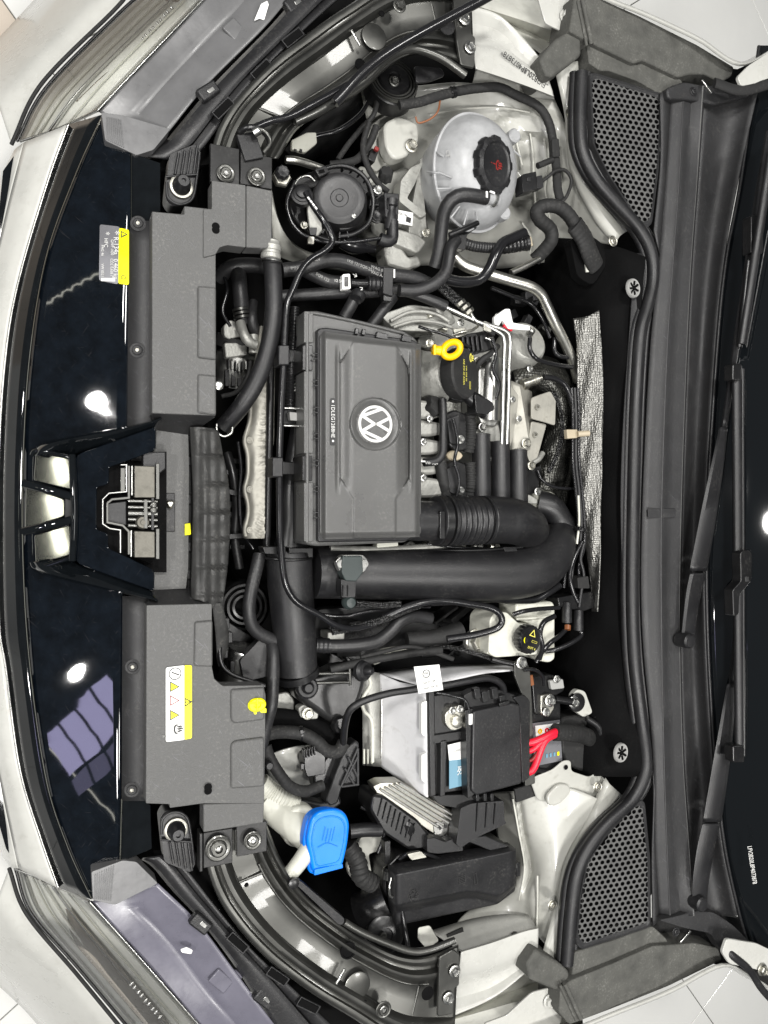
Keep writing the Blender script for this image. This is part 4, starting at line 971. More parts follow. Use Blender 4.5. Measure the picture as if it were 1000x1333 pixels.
# ------------------------------------------------------------------ foam blocks under the fender lips
def foam(up):
    t = thing('foam_block', 'grey foam sealing strip along the wing edge ' + ('above the vent near the tank' if up else 'below the vent near the fuse box'), 'foam', 800, 60 if up else 1270, -.05)
    if up:
        top = [(749, -8), (774, -6), (832, 20), (908, 58), (956, 87), (953, 99), (938, 107), (918, 96), (900, 96), (884, 100), (838, 78), (826, 82), (766, 53), (742, 40)]
        low = [(764, 53), (826, 84), (838, 82), (886, 103), (890, 108), (870, 124), (856, 120), (832, 106), (794, 92), (782, 92), (767, 82)]
        blk = [(745, 38), (757, 52), (757, 72), (720, 100), (712, 98), (703, 76), (724, 50)]
        rid = [(758, 0), (770, 58)]
    else:
        top = [(730, 1286), (745, 1276), (800, 1254), (850, 1232), (905, 1228), (935, 1234), (940, 1250), (870, 1284), (800, 1312), (742, 1334), (728, 1318)]
        low = [(745, 1272), (748, 1240), (800, 1224), (850, 1206), (868, 1222), (872, 1232), (800, 1252)]
        blk = [(686, 1255), (698, 1236), (732, 1256), (742, 1266), (738, 1286), (726, 1290), (690, 1276)]
        rid = [(735, 1280), (756, 1326)]
    prism('foam_strip', rnd(top, 3), .012, .06, M['foam'], t, bev=.003, draft=.003)
    prism('foam_strip', rnd(low, 4), .002, .05, M['foam'], t, bev=.004)
    prism('foam_end', rnd(blk, 4), .004, .07, M['foam'], t, bev=.004)
    tube('foam_bead', [(rid[0][0], rid[0][1], .014), (rid[1][0], rid[1][1], .014)], 3, M['foam'], t, seg=10)
    tube('foam_bead', [(rid[0][0]-6, rid[0][1]+2, .013), (rid[1][0]-6, rid[1][1]+2, .013)], 2, M['foam'], t, seg=10)
foam(True); foam(False)
# ------------------------------------------------------------------ air filter box
air = thing('air_filter_box', 'dark grey plastic air filter box with round car badge in the middle', 'air filter', 475, 560, -.12)
LX0, LX1 = 417, 548
prism('filter_base', rnd([(398, 406), (412, 404), (500, 424), (527, 431), (541, 440), (548, 452), (548, 690), (528, 706), (412, 711), (398, 708)], 4), .002, .06, M['lidgrey'], air, bev=.003)
tube('base_lip', [(400, 409, .004), (412, 408, .004), (470, 420, .004), (526, 434, .004)], 2.2, M['lidgrey'], air, seg=8)
tube('base_lip', [(400, 408, .004), (400, 560, .004), (400, 706, .004)], 2.4, M['lidgrey'], air, seg=8)
prism('lid_rim', rnd([(413, 428), (424, 426), (541, 443), (549, 452), (549, 692), (530, 704), (414, 706)], 4), .012, .02, M['plastic'], air, bev=.002)
plate = [(443, 472), (460.5, 445), (515, 449), (532, 480), (533, 622), (515, 649), (515, 700), (460.5, 700), (460.5, 649), (443, 622)]
def lidz(x, y, u, v):
    e = min(u, 1-u)*270; f = min(v, 1-v)*130
    h = -.012*(1-sst(0, 8, f))-.010*(1-sst(0, 9, e))                       # rounded shoulders
    d = sdf((x, y), plate)
    h += .0022*sst(1.2, -.6, d)
    if d < 0 and y < 652:
        h += -.010*sst(460.5, 443, x)*sst(655, 615, y)-.010*sst(515, 532, x)*sst(655, 615, y)   # sloping facets
    # vertical grooves beside the facets
    w = sst(445, 480, y)*sst(648, 600, y)
    h -= .0065*w*sst(436.5, 439, x)*sst(443.5, 442, x)
    h += .0055*w*sst(532.5, 534.5, x)*sst(538.5, 536, x)
    r = math.hypot(x-488.5, (y-552)*.985)
    h += -.004*sst(34, 32.5, r)*sst(23, 27, r) - .0045*sst(27, 25, r)
    return h
def lid():
    rl = []
    for k in range(116):
        v = k/115; x = LX0+(LX1-LX0)*v
        yt = 431+(448-431)*v; yb = 702-3*v
        rl.append([(x, yt, .030), (x, (yt+yb)/2, .030), (x, yb, .030)])
    loft('filter_lid', rl, M['lidgrey'], air, nu=190, zf=lidz, skirt=.014, along='lin', ang=60)
lid()
for y in (460, 467, 495, 502, 530, 537, 564, 571, 599, 606, 633, 640, 667, 674):
    tube('lid_rib', [(408, y, .010), (421, y+.5, .012)], 1.1, M['plastic2'], air, seg=8)
for y0, y1 in ((405, 446), (483, 590), (628, 705)):
    prism('side_clip', rnd([(396, y0), (408, y0), (408, y1), (396, y1)], 1.5), .006, .04, M['lidgrey'], air, bev=.001)
for y0, y1 in ((449, 482), (593, 626)):
    prism('side_clip', rnd([(394, y0), (407, y0), (407, y1), (394, y1)], 1.5), .004, .05, M['plastic2'], air, bev=.001)
for x, y, w in ((465, 431, 5), (474, 432, 5), (498, 437, 17), (530, 441, 14)): box('lid_tab', x, y, .018, w, 8, 6, M['plastic2'], air, rot=-7)
# outlet neck towards the ribbed hose
tube('outlet_neck', [(520, 676, -.004), (545, 678, -.006), (572, 678, -.008)], 26, M['plastic'], air, flat=.8)
# embossed part code in a slot
prism('code_plate', rnd([(429.5, 518), (437, 518), (437, 580), (429.5, 580)], 3), .0305, .001, M['plastic'], air, bev=0)
lettering('1DLEG1288HE', 433.4, 548, .0312, 7.4, M['print'], air, rot=-90, sx=.95)
lettering('\u25cf', 433.4, 522.5, .0312, 4, M['print'], air); lettering('\u25cf', 433.4, 574, .0312, 4, M['print'], air)
# round badge
def badge_round(px, py, z, r, parent):
    lathe('badge_bezel', px, py, z, [(r*1.40, -4), (r*1.42, -.5), (r*1.36, .6), (r*1.28, 0), (r*1.06, -3.5), (r*1.04, -4.5)], M['lidgrey'], parent, seg=64, close=False)
    bd_ = lathe('badge_disc', px, py, z-.0042, [(r*1.05, 0), (.2, .2)], M['plastic'], parent, seg=48)
    c = W(px, py, z-.0036); k = mpp(px, py, z)*r
    lathe('badge_ring', px, py, z-.004, [(r, 0), (r, 1.2), (r*.85, 1.2), (r*.85, 0)], M['print'], parent, seg=64, close=False)
    def stroke(pts, w):
        P = [Vector(p) for p in pts]; A, B = [], []
        for i in range(len(P)):
            a = (P[i]-P[i-1]).normalized() if i else (P[1]-P[0]).normalized()
            b = (P[i+1]-P[i]).normalized() if i < len(P)-1 else a
            n1, n2 = Vector((-a.y, a.x)), Vector((-b.y, b.x)); n = n1+n2
            n = n/max(n.dot(n1), .28); A.append(P[i]+n*w/2); B.append(P[i]-n*w/2)
        V = []; F = []
        for h in (0, .055):
            for q in A+B: V.append(c+Vector((q.y*k, -q.x*k, h*k)))       # badge top points to the windscreen
        n = len(P); m = 2*n
        for i in range(n-1):
            F += [(m+i, m+i+1, m+n+i+1, m+n+i), (i, i+1, m+i+1, m+i), (n+i, n+i+1, m+n+i+1, m+n+i)]
        mesh_obj('badge_letter', V, F, M['print'], bd_, smooth=False)
    stroke([(-.36, .84), (0, .13), (.36, .84)], .165)
    stroke([(-.83, .36), (-.40, -.76), (0, -.07), (.40, -.76), (.83, .36)], .165)
badge_round(488.5, 552, .0305, 24, air)

# ------------------------------------------------------------------ ribbed intake hose and turbo pipes
duct = thing('intake_hose', 'black ribbed rubber intake hose elbow leaving the air filter box', 'hose', 640, 680, -.15)
tube('ribbed_section', [(566, 678, -.012), (590, 678, -.014), (632, 677, -.016)], 31, M['rubber'], duct, rib=(8.5, .05), seg=32)
tube('elbow', [(628, 677, -.016), (652, 677, -.018), (670, 679, -.022), (684, 685, -.05), (690, 693, -.10)], 31, M['rubber'], duct, seg=32, n=40, taper=lambda t: 1-.12*t)
tube('clamp_band', [(569, 678, -.012), (577, 678, -.012)], 33, M['plastic2'], duct, seg=40, n=3)
tube('clamp_band', [(580, 678, -.012), (582, 678, -.012)], 33.5, M['plastic'], duct, seg=40, n=3)
prism('clamp_tab', rnd([(573, 665), (580, 665), (580, 702), (573, 702)], 2), .022, .01, M['plastic2'], duct)
for i, (x, y0, y1) in enumerate(((626, 566, 648), (651, 576, 650), (674, 587, 648))):
    t = thing('heat_sleeve', ('longest', 'middle', 'shortest')[i]+' of three matte black pipe sleeves beside the turbo shield', 'sleeve', x, y1, -.1)
    tube('sleeve', [(x, y0, -.055), (x+.5, (y0+y1)/2, -.05), (x+1, y1+6, -.045)], 12.5, M['rubber'], t, n=24, seg=28)
    lathe('sleeve_mouth', x, y0, -.055, [(12.6, -1), (12.6, 1), (11.2, 1.2), (11, -1), (.3, -1)], M['matte'], t, axis=(0, 1, .08), seg=28)
prism('sleeve_bracket', rnd([(602, 646), (616, 640), (690, 644), (700, 650), (700, 656), (604, 656)], 2), -.06, .012, M['cast'], duct)

chg = thing('charge_pipe', 'wide black charge air pipe with a square pressure sensor on top', 'pipe', 580, 745, -.2)
tube('pipe_body', [(408, 745, -.085), (440, 745, -.085), (520, 746, -.075), (600, 747, -.065), (660, 747, -.06), (694, 741, -.06), (716, 726, -.068), (727, 706, -.085), (732, 682, -.12)], 31, M['rubber'], chg, n=80, seg=36, flat=.95, taper=lambda t: 1+.10*math.sin(t*3)-.3*sst(.7, 1, t))
tube('pipe_seam', [(430, 717, -.068), (520, 717, -.058), (620, 716, -.045), (680, 712, -.045)], 2.2, M['plastic2'], chg, seg=8)
tube('pipe_seam', [(430, 776, -.07), (520, 778, -.06), (620, 776, -.05), (690, 768, -.05), (720, 752, -.05)], 2.2, M['plastic2'], chg, seg=8)
tube('end_collar', [(408, 745, -.085), (416, 745, -.085)], 33, M['rubber'], chg, seg=36, n=3)
prism('seam_clip', rnd([(655, 712), (672, 712), (676, 724), (662, 726)], 2), -.04, .01, M['plastic'], chg)
tube('upper_hose', [(700, 655, -.11), (716, 660, -.10), (730, 680, -.10), (738, 705, -.09)], 17, M['rubber'], chg, seg=24)
sn = thing('pressure_sensor', 'square green grey pressure sensor with two screw ears on the charge pipe', 'sensor', 458, 745, -.05)
prism('sensor_body', rnd([(446, 724), (472, 724), (473, 745), (464, 757), (450, 756), (445, 746)], 2), -.018, .022, M['sensor'], sn, bev=.0015)
prism('sensor_plate', rnd([(437, 730), (446, 722), (473, 722), (480, 730), (477, 742), (464, 752), (452, 752), (441, 742)], 3), -.026, .012, M['steel'], sn, bev=.001)
for x in (443.5, 474.5): lathe('sensor_eye', x, 734, -.022, [(5, 0), (5, 1.5), (2.8, 1.5), (2.6, .4), (.2, .4)], M['steel'], sn)
prism('sensor_plug', rnd([(444, 754), (464, 756), (463, 778), (445, 778)], 2), -.022, .022, M['plastic'], sn)
for x in (447, 453): tube('plug_groove', [(x, 762, -.0205), (x, 776, -.0205)], 1, M['plastic2'], sn, seg=6)
lathe('plug_boot', 454, 784, -.03, [(9, -3), (9.5, 2), (8, 6), (6, 9), (.3, 10)], M['sensor'], sn)
tube('plug_lead', [(462, 786, -.034), (478, 787, -.038), (500, 788, -.045), (520, 786, -.05)], 4.4, M['braid'], sn, rib=(5, .06))

# ------------------------------------------------------------------ vertical cold air pipe
cold = thing('cold_air_pipe', 'upright matte black air pipe with hooked clips beside the filter box', 'pipe', 378, 800, -.25)
tube('pipe_body', [(375, 716, -.09), (378, 760, -.09), (383, 820, -.09), (387, 877, -.09)], 29.5, M['rubber'], cold, n=40, seg=36, taper=lambda t: 1.05-.16*t)
tube('pipe_foot', [(386, 872, -.092), (388, 880, -.094)], 29, M['plastic2'], cold, seg=36, n=3)
tube('upper_duct', [(392, 556, -.08), (388, 590, -.085), (383, 640, -.09), (384, 680, -.09), (378, 718, -.09)], 19, M['plastic2'], cold, n=30, seg=28, taper=lambda t: .7+.5*t, flat=.85)
prism('duct_hook', rnd([(342, 712), (372, 711), (372, 722), (345, 721)], 2), -.045, .03, M['plastic2'], cold)
prism('duct_hook', rnd([(376, 713), (408, 713), (408, 726), (402, 726), (400, 720), (376, 721)], 1.5), -.045, .03, M['plastic2'], cold)
tube('pipe_rim', [(346, 726, -.07), (360, 728, -.055), (378, 729, -.052), (396, 728, -.055), (406, 726, -.07)], 2, M['plastic2'], cold, seg=8)

# ------------------------------------------------------------------ radiator and fan behind the cover
rad = thing('manifold_heat_shield', 'wrinkled pale metal heat shield with scalloped bolted edge beside the thin pipe', 'heat shield', 340, 620, -.3)
def hs_edge(y): return 322-4.5*max(math.exp(-((y-b)/13)**2) for b in (515, 573, 637, 690))+max(0, 560-y)*.13
def hs_right(y): return 357-sst(570, 610, y)*7-sst(610, 700, y)*3+max(0, 540-y)*.02
hr = []
for k in range(15):
    t = k/14
    hr.append([(hs_edge(y)*(1-t)+hs_right(y)*t, y, -.10+.012*math.sin(min(1, t*2.2)*math.pi/2)+.004*t) for y in range(425, 706, 6)])
rn = [random.uniform(0, 6) for _ in range(4)]
loft('shield_skin', hr, M['shield'], rad, nu=190, along='lin', skirt=.012, ang=50,
     zf=lambda x, y, u, v: (.0016*math.sin(y*.9+2.2*math.sin(x*.3+y*.05)+rn[0])*sst(.35, .6, v)*sst(1, .85, v)+.0012*math.sin(y*.37+x*.5)*sst(.3, .7, v))*(.3+.7*(.5+.5*math.sin(y*.045+1))))
for y in (515, 573, 637, 690): bolt(hs_edge(y)+8, y, -.088, 4.5, M['shield'], rad, kind='torx')
tube('rolled_edge', [(hs_edge(y)+1.5, y, -.098) for y in range(425, 704, 7)], 3, M['shield'], rad, n=110, seg=10)
tube('side_rail', [(354, 410, -.075), (352, 500, -.08), (350, 600, -.085), (347, 716, -.09)], 5, M['plastic2'], rad, flat=1.4)
fan = thing('fan_shroud', 'black fan shroud and bracketry half hidden behind the rubber flap', 'fan shroud', 310, 640, -.35)
for i in range(9):
    y = 600+i*14
    box('shroud_rib', 306+random.uniform(-4, 4), y, -.13-random.random()*.04, 22+random.uniform(-6, 10), 7, 30, M['plastic2'], fan, rot=random.uniform(-12, 12))
lathe('motor_drum', 318, 790, -.19, [(34, -40), (34, 0), (31, 4), (.3, 5)], M['felt'], fan)
for i in range(3): lathe('drum_ring', 318, 790, -.16, [(30-i*7, 0), (30-i*7, 3-.3*i), (27-i*7, 3), (27-i*7, 0)], M['plastic2'], fan, close=False)
prism('shroud_plate', rnd([(283, 800), (330, 830), (345, 880), (300, 888), (284, 870)], 5), -.14, .02, M['plastic2'], fan)
prism('shroud_plate', rnd([(312, 860), (348, 822), (356, 850), (352, 880), (318, 888)], 3), -.09, .02, M['plastic'], fan)
lathe('steel_drum', 317, 846, -.12, [(22, -50), (22, 0), (20, 3), (.3, 3)], M['steel'], fan, axis=(.2, .9, .3))
for x, y in ((296, 812), (300, 830), (294, 850), (303, 868)): box('fan_clip', x, y, -.09, 6, 14, 14, M['plastic2'], fan)
tube('shroud_edge', [(286, 820, -.08), (292, 870, -.06), (345, 893, -.05)], 3, M['plastic2'], fan)

# ------------------------------------------------------------------ alternator, upper left of the bay
alt = thing('alternator', 'silver and black alternator showing between the grey cover and a fat hose', 'alternator', 308, 450, -.3)
lathe('alternator_case', 309, 462, -.16, [(26, -40), (26, 0), (23, 4), (18, 6), (9, 6), (8, 10), (.3, 10)], M['alu'], alt, axis=(.1, .95, .35))
lathe('alternator_band', 309, 446, -.15, [(27, -7), (27, 7), (25, 7), (25, -7)], M['matte'], alt, axis=(.1, .95, .35), close=False)
for i in range(7):
    a = i*.55-1.6
    box('case_fin', 298+i*4.5, 478-abs(i-3)*1.5, -.125, 2.2, 12, 8, M['alu'] if i % 2 else M['matte'], alt)
prism('case_bracket', rnd([(291, 424), (300, 416), (312, 420), (316, 436), (300, 442), (292, 438)], 3), -.12, .02, M['cast'], alt)
prism('case_bracket', rnd([(292, 446), (322, 446), (322, 462), (294, 466)], 3), -.118, .015, M['cast'], alt)
tube('case_elbow', [(313, 420, -.10), (318, 436, -.09), (326, 446, -.09), (334, 450, -.09)], 6.5, M['cast'], alt)
tube('case_elbow', [(330, 436, -.10), (330, 460, -.10)], 6, M['cast'], alt)
for i in range(4): box('case_plug', 296+i*8, 492, -.14, 6, 22, 14, M['plastic2'], alt)
lathe('pulley', 285, 502, -.1, [(6, 0), (6, 3), (4, 4), (2, 4), (2, 6), (.3, 6)], M['steel'], alt)
for pts, r, nm, lab in (
    ([(310, 350, -.12), (312, 372, -.10), (314, 395, -.10), (316, 420, -.11)], 10, 'coolant_hose', 'stubby black hose dropping onto the alternator elbow'),
    ([(330, 395, -.12), (328, 410, -.10), (330, 425, -.10), (334, 438, -.11)], 7, 'coolant_hose', 'short black hose beside the stubby alternator hose'),
    ([(284, 362, -.14), (300, 348, -.12), (325, 345, -.11), (350, 348, -.10)], 10, 'coolant_hose', 'dark hose passing under the edge of the grey cover')):
    tag(tube(nm, pts, r, M['hose']), lab, 'hose')
hc = thing('hose_clamp', 'ribbed crimp collar on the stubby alternator hose', 'clamp', 316, 408, -.1)
for i in range(3): tube('collar_band', [(313+i, 402+i*5, -.10), (313.6+i, 405+i*5, -.10)], 11, M['blackpaint'], hc, n=2, seg=20)

# ------------------------------------------------------------------ hoses, pipes and cables, each its own thing
def line(name, cat, label, pts, r, mat, group=None, **k):
    if mat == 'matte' and 'rib' not in k: k['rib'] = (7, .014)
    return tag(tube(name, pts, r, M[mat], **k), label, cat, group)
line('air_hose', 'hose', 'fat smooth black hose curving in front of the filter box', [(354, 340, -.02), (356, 370, -.015), (356, 410, -.015), (350, 450, -.02), (336, 492, -.03), (316, 526, -.045), (291, 556, -.07)], 11.5, 'rubber', seg=24)
cp = thing('hose_coupling', 'pale alloy coupling at the top of the fat smooth hose', 'coupling', 353, 330, -.05)
lathe('coupling_body', 353, 328, -.012, [(11, -10), (13, -8), (13, -3), (12, -2), (12, 1), (13, 2), (13, 8), (11.5, 10), (11, 14), (8, 16), (.4, 16)], M['cast'], cp, axis=(.05, 1, .1))
lathe('coupling_ring', 354, 340, -.012, [(13, -1), (13.5, 0), (13, 1.5)], M['steel'], cp, axis=(.05, 1, .1), close=False)
tag(tube('spring_clip', [(282, 552, -.05), (283, 562, -.05), (291, 568, -.05), (301, 564, -.05), (303, 556, -.05)], 1.6, M['steel'], seg=8), 'bright wire ring clip at the low end of the fat hose', 'clip')
line('vacuum_pipe', 'pipe', 'long thin shiny pipe wandering from the round pump down the bay', [(398, 250, -.02), (408, 268, -.015), (420, 285, -.01), (430, 303, -.01), (432, 316, -.01), (422, 327, -.01), (404, 338, -.01), (392, 352, -.01), (382, 375, -.01), (374, 395, -.01), (371, 430, -.012), (369, 480, -.014), (366, 540, -.016), (364, 600, -.02), (364, 650, -.025), (365, 700, -.03), (369, 745, -.03), (375, 768, -.032), (388, 785, -.035), (415, 800, -.04), (438, 814, -.045), (460, 818, -.05), (485, 812, -.055), (515, 798, -.06)], 4.4, 'shiny', n=170)
for i, (x, y, d) in enumerate(((370, 462, 26), (362, 608, 26))):
    t = thing('pipe_holder', ('upper' if i == 0 else 'lower')+' black holder gripping the long thin pipe by the filter box', 'holder', x, y, -.05)
    prism('holder_block', rnd([(x-7, y-d/2), (x+7, y-d/2), (x+7, y+d/2), (x-7, y+d/2)], 2), -.004-.008*i, .03, M['plastic'], t, bev=.002)
    prism('holder_arm', rnd([(x+4, y-8), (x+26, y-6), (x+26, y+10), (x+4, y+10)], 2), -.04, .02, M['plastic2'], t)
hk = thing('fan_connector', 'small pale connector in an open black bracket beside the filter box', 'connector', 385, 542, -.06)
for y in (531, 554): tube('bracket_bar', [(368, y, -.02), (398, y+1, -.02)], 1.4, M['steel'], hk, seg=8)
prism('bracket_back', [(369, 533), (396, 533), (396, 552), (369, 552)], -.045, .01, M['plastic2'], hk)
prism('connector_body', rnd([(377, 536), (394, 538), (394, 548), (378, 547)], 1), -.03, .012, M['greyprint'], hk)
for i in range(14):
    y = 425+i*9
    pass
cvt = thing('ribbed_loom', 'black corrugated cable conduit running down beside the filter box', 'conduit', 380, 470, -.1)
tube('conduit', [(384, 400, -.05), (382, 440, -.05), (379, 480, -.05), (378, 530, -.055)], 6, M['plastic2'], cvt, rib=(4.2, .12))
tube('wire', [(388, 440, -.045), (385, 470, -.05), (384, 510, -.05)], 1.4, M['steel'], cvt)
tube('wire', [(396, 428, -.03), (388, 438, -.03), (386, 460, -.04)], 2, M['shiny'], cvt)

# coolant hoses across the top
line('coolant_hose', 'hose', 'upper printed coolant hose passing above the white clamp', [(368, 352, -.07), (395, 348, -.065), (420, 340, -.06), (445, 340, -.06), (475, 350, -.06), (505, 357, -.06), (540, 362, -.06), (562, 372, -.065)], 9, 'hose', seg=18)
line('coolant_hose', 'hose', 'short printed coolant hose leading into the white clamp', [(394, 350, -.08), (408, 358, -.075), (428, 366, -.07), (448, 368, -.07)], 8.5, 'hose', seg=18)
line('coolant_hose', 'hose', 'straight coolant hose running just above the filter box', [(366, 386, -.09), (400, 384, -.085), (440, 381, -.08), (480, 380, -.08), (520, 377, -.075), (560, 372, -.07), (580, 356, -.07)], 8, 'hose', seg=18)
line('coolant_hose', 'hose', 'small coolant hose stub angling down to the filter box corner', [(464, 384, -.07), (457, 398, -.07), (448, 414, -.075)], 8, 'hose', seg=18)
line('coolant_hose', 'hose', 'dark diagonal hose dropping behind the filter box top edge', [(512, 386, -.08), (500, 402, -.08), (482, 426, -.085)], 7.5, 'hose', seg=18)
line('coolant_hose', 'hose', 'hose looping from the tank outlet over its round shoulder', [(633, 258, -.012), (618, 255, -.01), (600, 254, -.012), (586, 262, -.02), (577, 280, -.035), (574, 305, -.05), (571, 330, -.06), (566, 348, -.07)], 9, 'hose', seg=20)
line('coolant_hose', 'hose', 'hose bending from below the tank towards the long printed hose', [(594, 312, -.045), (587, 322, -.04), (584, 340, -.04), (580, 355, -.04), (568, 368, -.042), (545, 378, -.05), (520, 378, -.055)], 8, 'hose', seg=20)
line('coolant_hose', 'hose', 'shiny black hose with open end stub below the tank', [(683, 303, -.045), (668, 310, -.045), (654, 317, -.045), (645, 332, -.045), (636, 352, -.05), (622, 365, -.055), (600, 367, -.055), (575, 362, -.055)], 7, 'shiny', seg=20)
line('coolant_hose', 'hose', 'corrugated dark hose running sideways below the tank', [(602, 316, -.06), (620, 321, -.06), (648, 323, -.06), (672, 322, -.06)], 6.5, 'hose', rib=(4, .06), seg=18)
hj = thing('hose_junction', 'white printed clamp and junction joining hoses above the filter box', 'clamp', 465, 367, -.1)
prism('clamp_frame', rnd([(446, 357), (456, 356), (457, 376), (446, 377)], 2), -.050, .012, M['paper'], hj); prism('clamp_core', rnd([(448.5, 360), (454, 360), (454, 373), (448.5, 373)], 1), -.0492, .003, M['plastic2'], hj)
tube('junction_pipe', [(456, 368, -.06), (468, 369, -.06), (482, 369, -.06)], 5.5, M['plastic2'], hj)
tube('junction_collar', [(478, 369, -.06), (496, 370, -.06)], 9, M['plastic'], hj, rib=(6, .08), seg=18)
lathe('junction_nut', 466, 385, -.06, [(10, -3), (10, 3), (8, 6), (8, 8)], M['plastic'], hj, axis=(-.5, -.8, .4), seg=12)
lettering('12 5Q0', 443, 366, -.052, 5.5, M['print'], hj, rot=0, sx=1); lettering('\u2198', 462, 358, -.05, 9, M['print'], hj, rot=20); lettering('\u2197', 470, 376, -.05, 9, M['print'], hj, rot=0)
hk2 = thing('hose_clip', 'black double clip with white stroke holding two coolant hoses', 'clip', 505, 360, -.06)
prism('clip_body', rnd([(499, 347), (513, 348), (512, 386), (499, 382)], 2), -.045, .02, M['plastic'], hk2, bev=.002)
box('clip_mark', 513.5, 356, -.0445, 2, 11, 1, M['paper'], hk2, bev=0)
box('clip_tail', 505, 384, -.05, 12, 16, 10, M['plastic2'], hk2)
for s_, x, y, r_ in (('1K0 121', 460, 342, -12), ('5Q0-251', 478, 349, -14), ('WAG 04', 492, 350, -12), ('VAG AA', 492, 357, -12), ('5Q0 122', 420, 361, -22), ('IMPAC', 386, 349, 8), ('8T0 8EV', 408, 338, 10)):
    nm = bpy.data.objects.get('clip_body')
    lettering(s_, x, y, -.0465, 5.5, M['greyprint'], hk2, rot=r_, sx=1)
# alloy refrigerant pipe and twin steel pipes
line('refrigerant_pipe', 'pipe', 'pale alloy refrigerant pipe bending round to the firewall foil', [(587, 318, -.075), (592, 334, -.07), (604, 345, -.065), (625, 353, -.06), (660, 364, -.055), (690, 373, -.052), (704, 383, -.055), (712, 398, -.06), (724, 424, -.07), (738, 452, -.085), (748, 478, -.10), (752, 496, -.11)], 7, 'pipe', seg=20, n=80)
line('steel_pipe', 'pipe', 'outer of two bright steel pipes running down beside the turbo', [(612, 406, -.045), (620, 418, -.04), (640, 424, -.038), (658, 431, -.036), (664, 441, -.036), (663, 470, -.036), (662, 520, -.038), (660, 578, -.04)], 2.7, 'steel', n=70)
line('steel_pipe', 'pipe', 'inner of two bright steel pipes running down beside the turbo', [(577, 398, -.05), (600, 409, -.045), (628, 422, -.04), (648, 432, -.037), (656, 441, -.036), (656, 470, -.036), (655, 520, -.038), (653.5, 578, -.04)], 2.7, 'steel', n=70)
line('steel_pipe', 'pipe', 'thin steel pipe under the alloy refrigerant pipe', [(700, 382, -.065), (706, 398, -.07), (714, 414, -.08)], 2, 'steel')
line('steel_pipe', 'pipe', 'short pale pipe crossing behind the open hose stub', [(665, 355, -.075), (685, 346, -.075), (702, 337, -.075)], 4, 'pipe')
line('fuel_hose', 'hose', 'smooth dark hose feeding the inner bright steel pipe', [(520, 378, -.06), (545, 385, -.055), (565, 392, -.05), (580, 399, -.05)], 7, 'hose', taper=lambda t: .8+.25*t)
line('fuel_hose', 'hose', 'braided hose feeding the outer bright steel pipe', [(566, 366, -.05), (580, 378, -.048), (594, 390, -.046), (608, 402, -.045)], 6.5, 'braid', rib=(5, .05))
fh = thing('hose_union', 'small steel union where the braided hose meets the pipe', 'union', 610, 402, -.05)
for i, (x, y) in enumerate(((600, 394), (606, 399), (611, 405))): lathe('union_nut', x, y, -.036-.002*i, [(6.5, -2), (6.5, 2), (5, 3)], M['zinc'], fh, axis=(.6, -.7, .1), seg=6)
prism('pipe_clip', rnd([(630, 417), (640, 421), (640, 433), (630, 430)], 2), -.036, .004, M['zinc'], fh)

# ------------------------------------------------------------------ coolant expansion tank
tk = thing('coolant_tank', 'round translucent white coolant tank with black screw cap', 'coolant tank', 617, 235, -.2)
ax_t = Vector((.12, -.10, 1))
lathe('tank_shell', 617, 226, -.055, [(40, -70), (52, -52), (58, -32), (61.5, -14), (62.5, -2), (62.5, 2), (61, 6), (57, 17), (50, 27), (41, 34), (30, 38), (20, 40), (.5, 41)], M['tank'], tk, axis=ax_t, seg=72, wob=lambda t, j: 1+.15*abs(math.sin(t))**2.2)
lathe('tank_seam', 617, 226, -.055, [(62, -2.5), (65, -2), (65, 2), (62, 2.5)], M['tank'], tk, axis=ax_t, seg=72, wob=lambda t, j: 1+.15*abs(math.sin(t))**2.2, close=False)
for i in range(7):
    a = .5+i*.42
    x0, y0 = 617+46*math.cos(a), 232-54*math.sin(a); x1, y1 = 617+61*math.cos(a), 232-70*math.sin(a)
    tube('tank_rib', [(x0, y0, -.028), ((x0+x1)/2, (y0+y1)/2, -.034), (x1, y1, -.052)], 1.4, M['tank'], tk, seg=8)
lettering('CE', 583, 200, -.0155, 8, M['greyprint'], tk, rot=-80)
for i in range(9):
    t_ = R(100+i*22)
    tube('tank_rib', [(617+30*math.cos(t_), 240-36*math.sin(t_), -.018), (617+48*math.cos(t_), 238-57*math.sin(t_), -.030)], 1.2, M['tank'], tk, seg=8)
for i in range(8): tube('tank_rib', [(640+i*4, 168+i*4, -.022), (650+i*4, 176+i*4, -.026)], .9, M['tank'], tk, seg=6)
for x, y in ((668, 178), (655, 278)): lathe('tank_lug', x, y, -.05, [(9, -8), (9, 4), (7, 6), (.3, 6)], M['tank'], tk)
tube('tank_rib', [(600, 296, -.03), (608, 300, -.03), (616, 297, -.03)], 2, M['tank'], tk, seg=8)
capax = (.28, -.12, 1)
lathe('filler_neck', 636, 218, -.012, [(30, -6), (30, 0), (28, 3), (25, 3)], M['tank'], tk, axis=capax, wob=lambda t, j: 1+.08*abs(math.sin(t)))
scap = lathe('screw_cap', 637, 217, -.012, [(30, 0), (32, 2), (32, 9), (30.5, 12), (25, 13.5), (23.5, 12), (22, 11.5), (.5, 12)], M['plastic'], tk, axis=capax, seg=96, wob=lambda t, j: (1+.035*(1 if math.sin(9*t) > .1 else -1)*(1 if 0 < j < 4 else 0))*(1+.12*abs(math.sin(t))**2))
sc_, su_, sa_ = frame_of(capax); cc_ = W(637, 217, -.012)+sa_*(12.6*mpp(637, 217, 0))
lettering('!', 0, 0, 0, 17, M['darkred'], scap, axis=capax, pos=cc_-sc_*.008); lettering('\u2668', 0, 0, 0, 16, M['darkred'], scap, axis=capax, pos=cc_+sc_*.006)
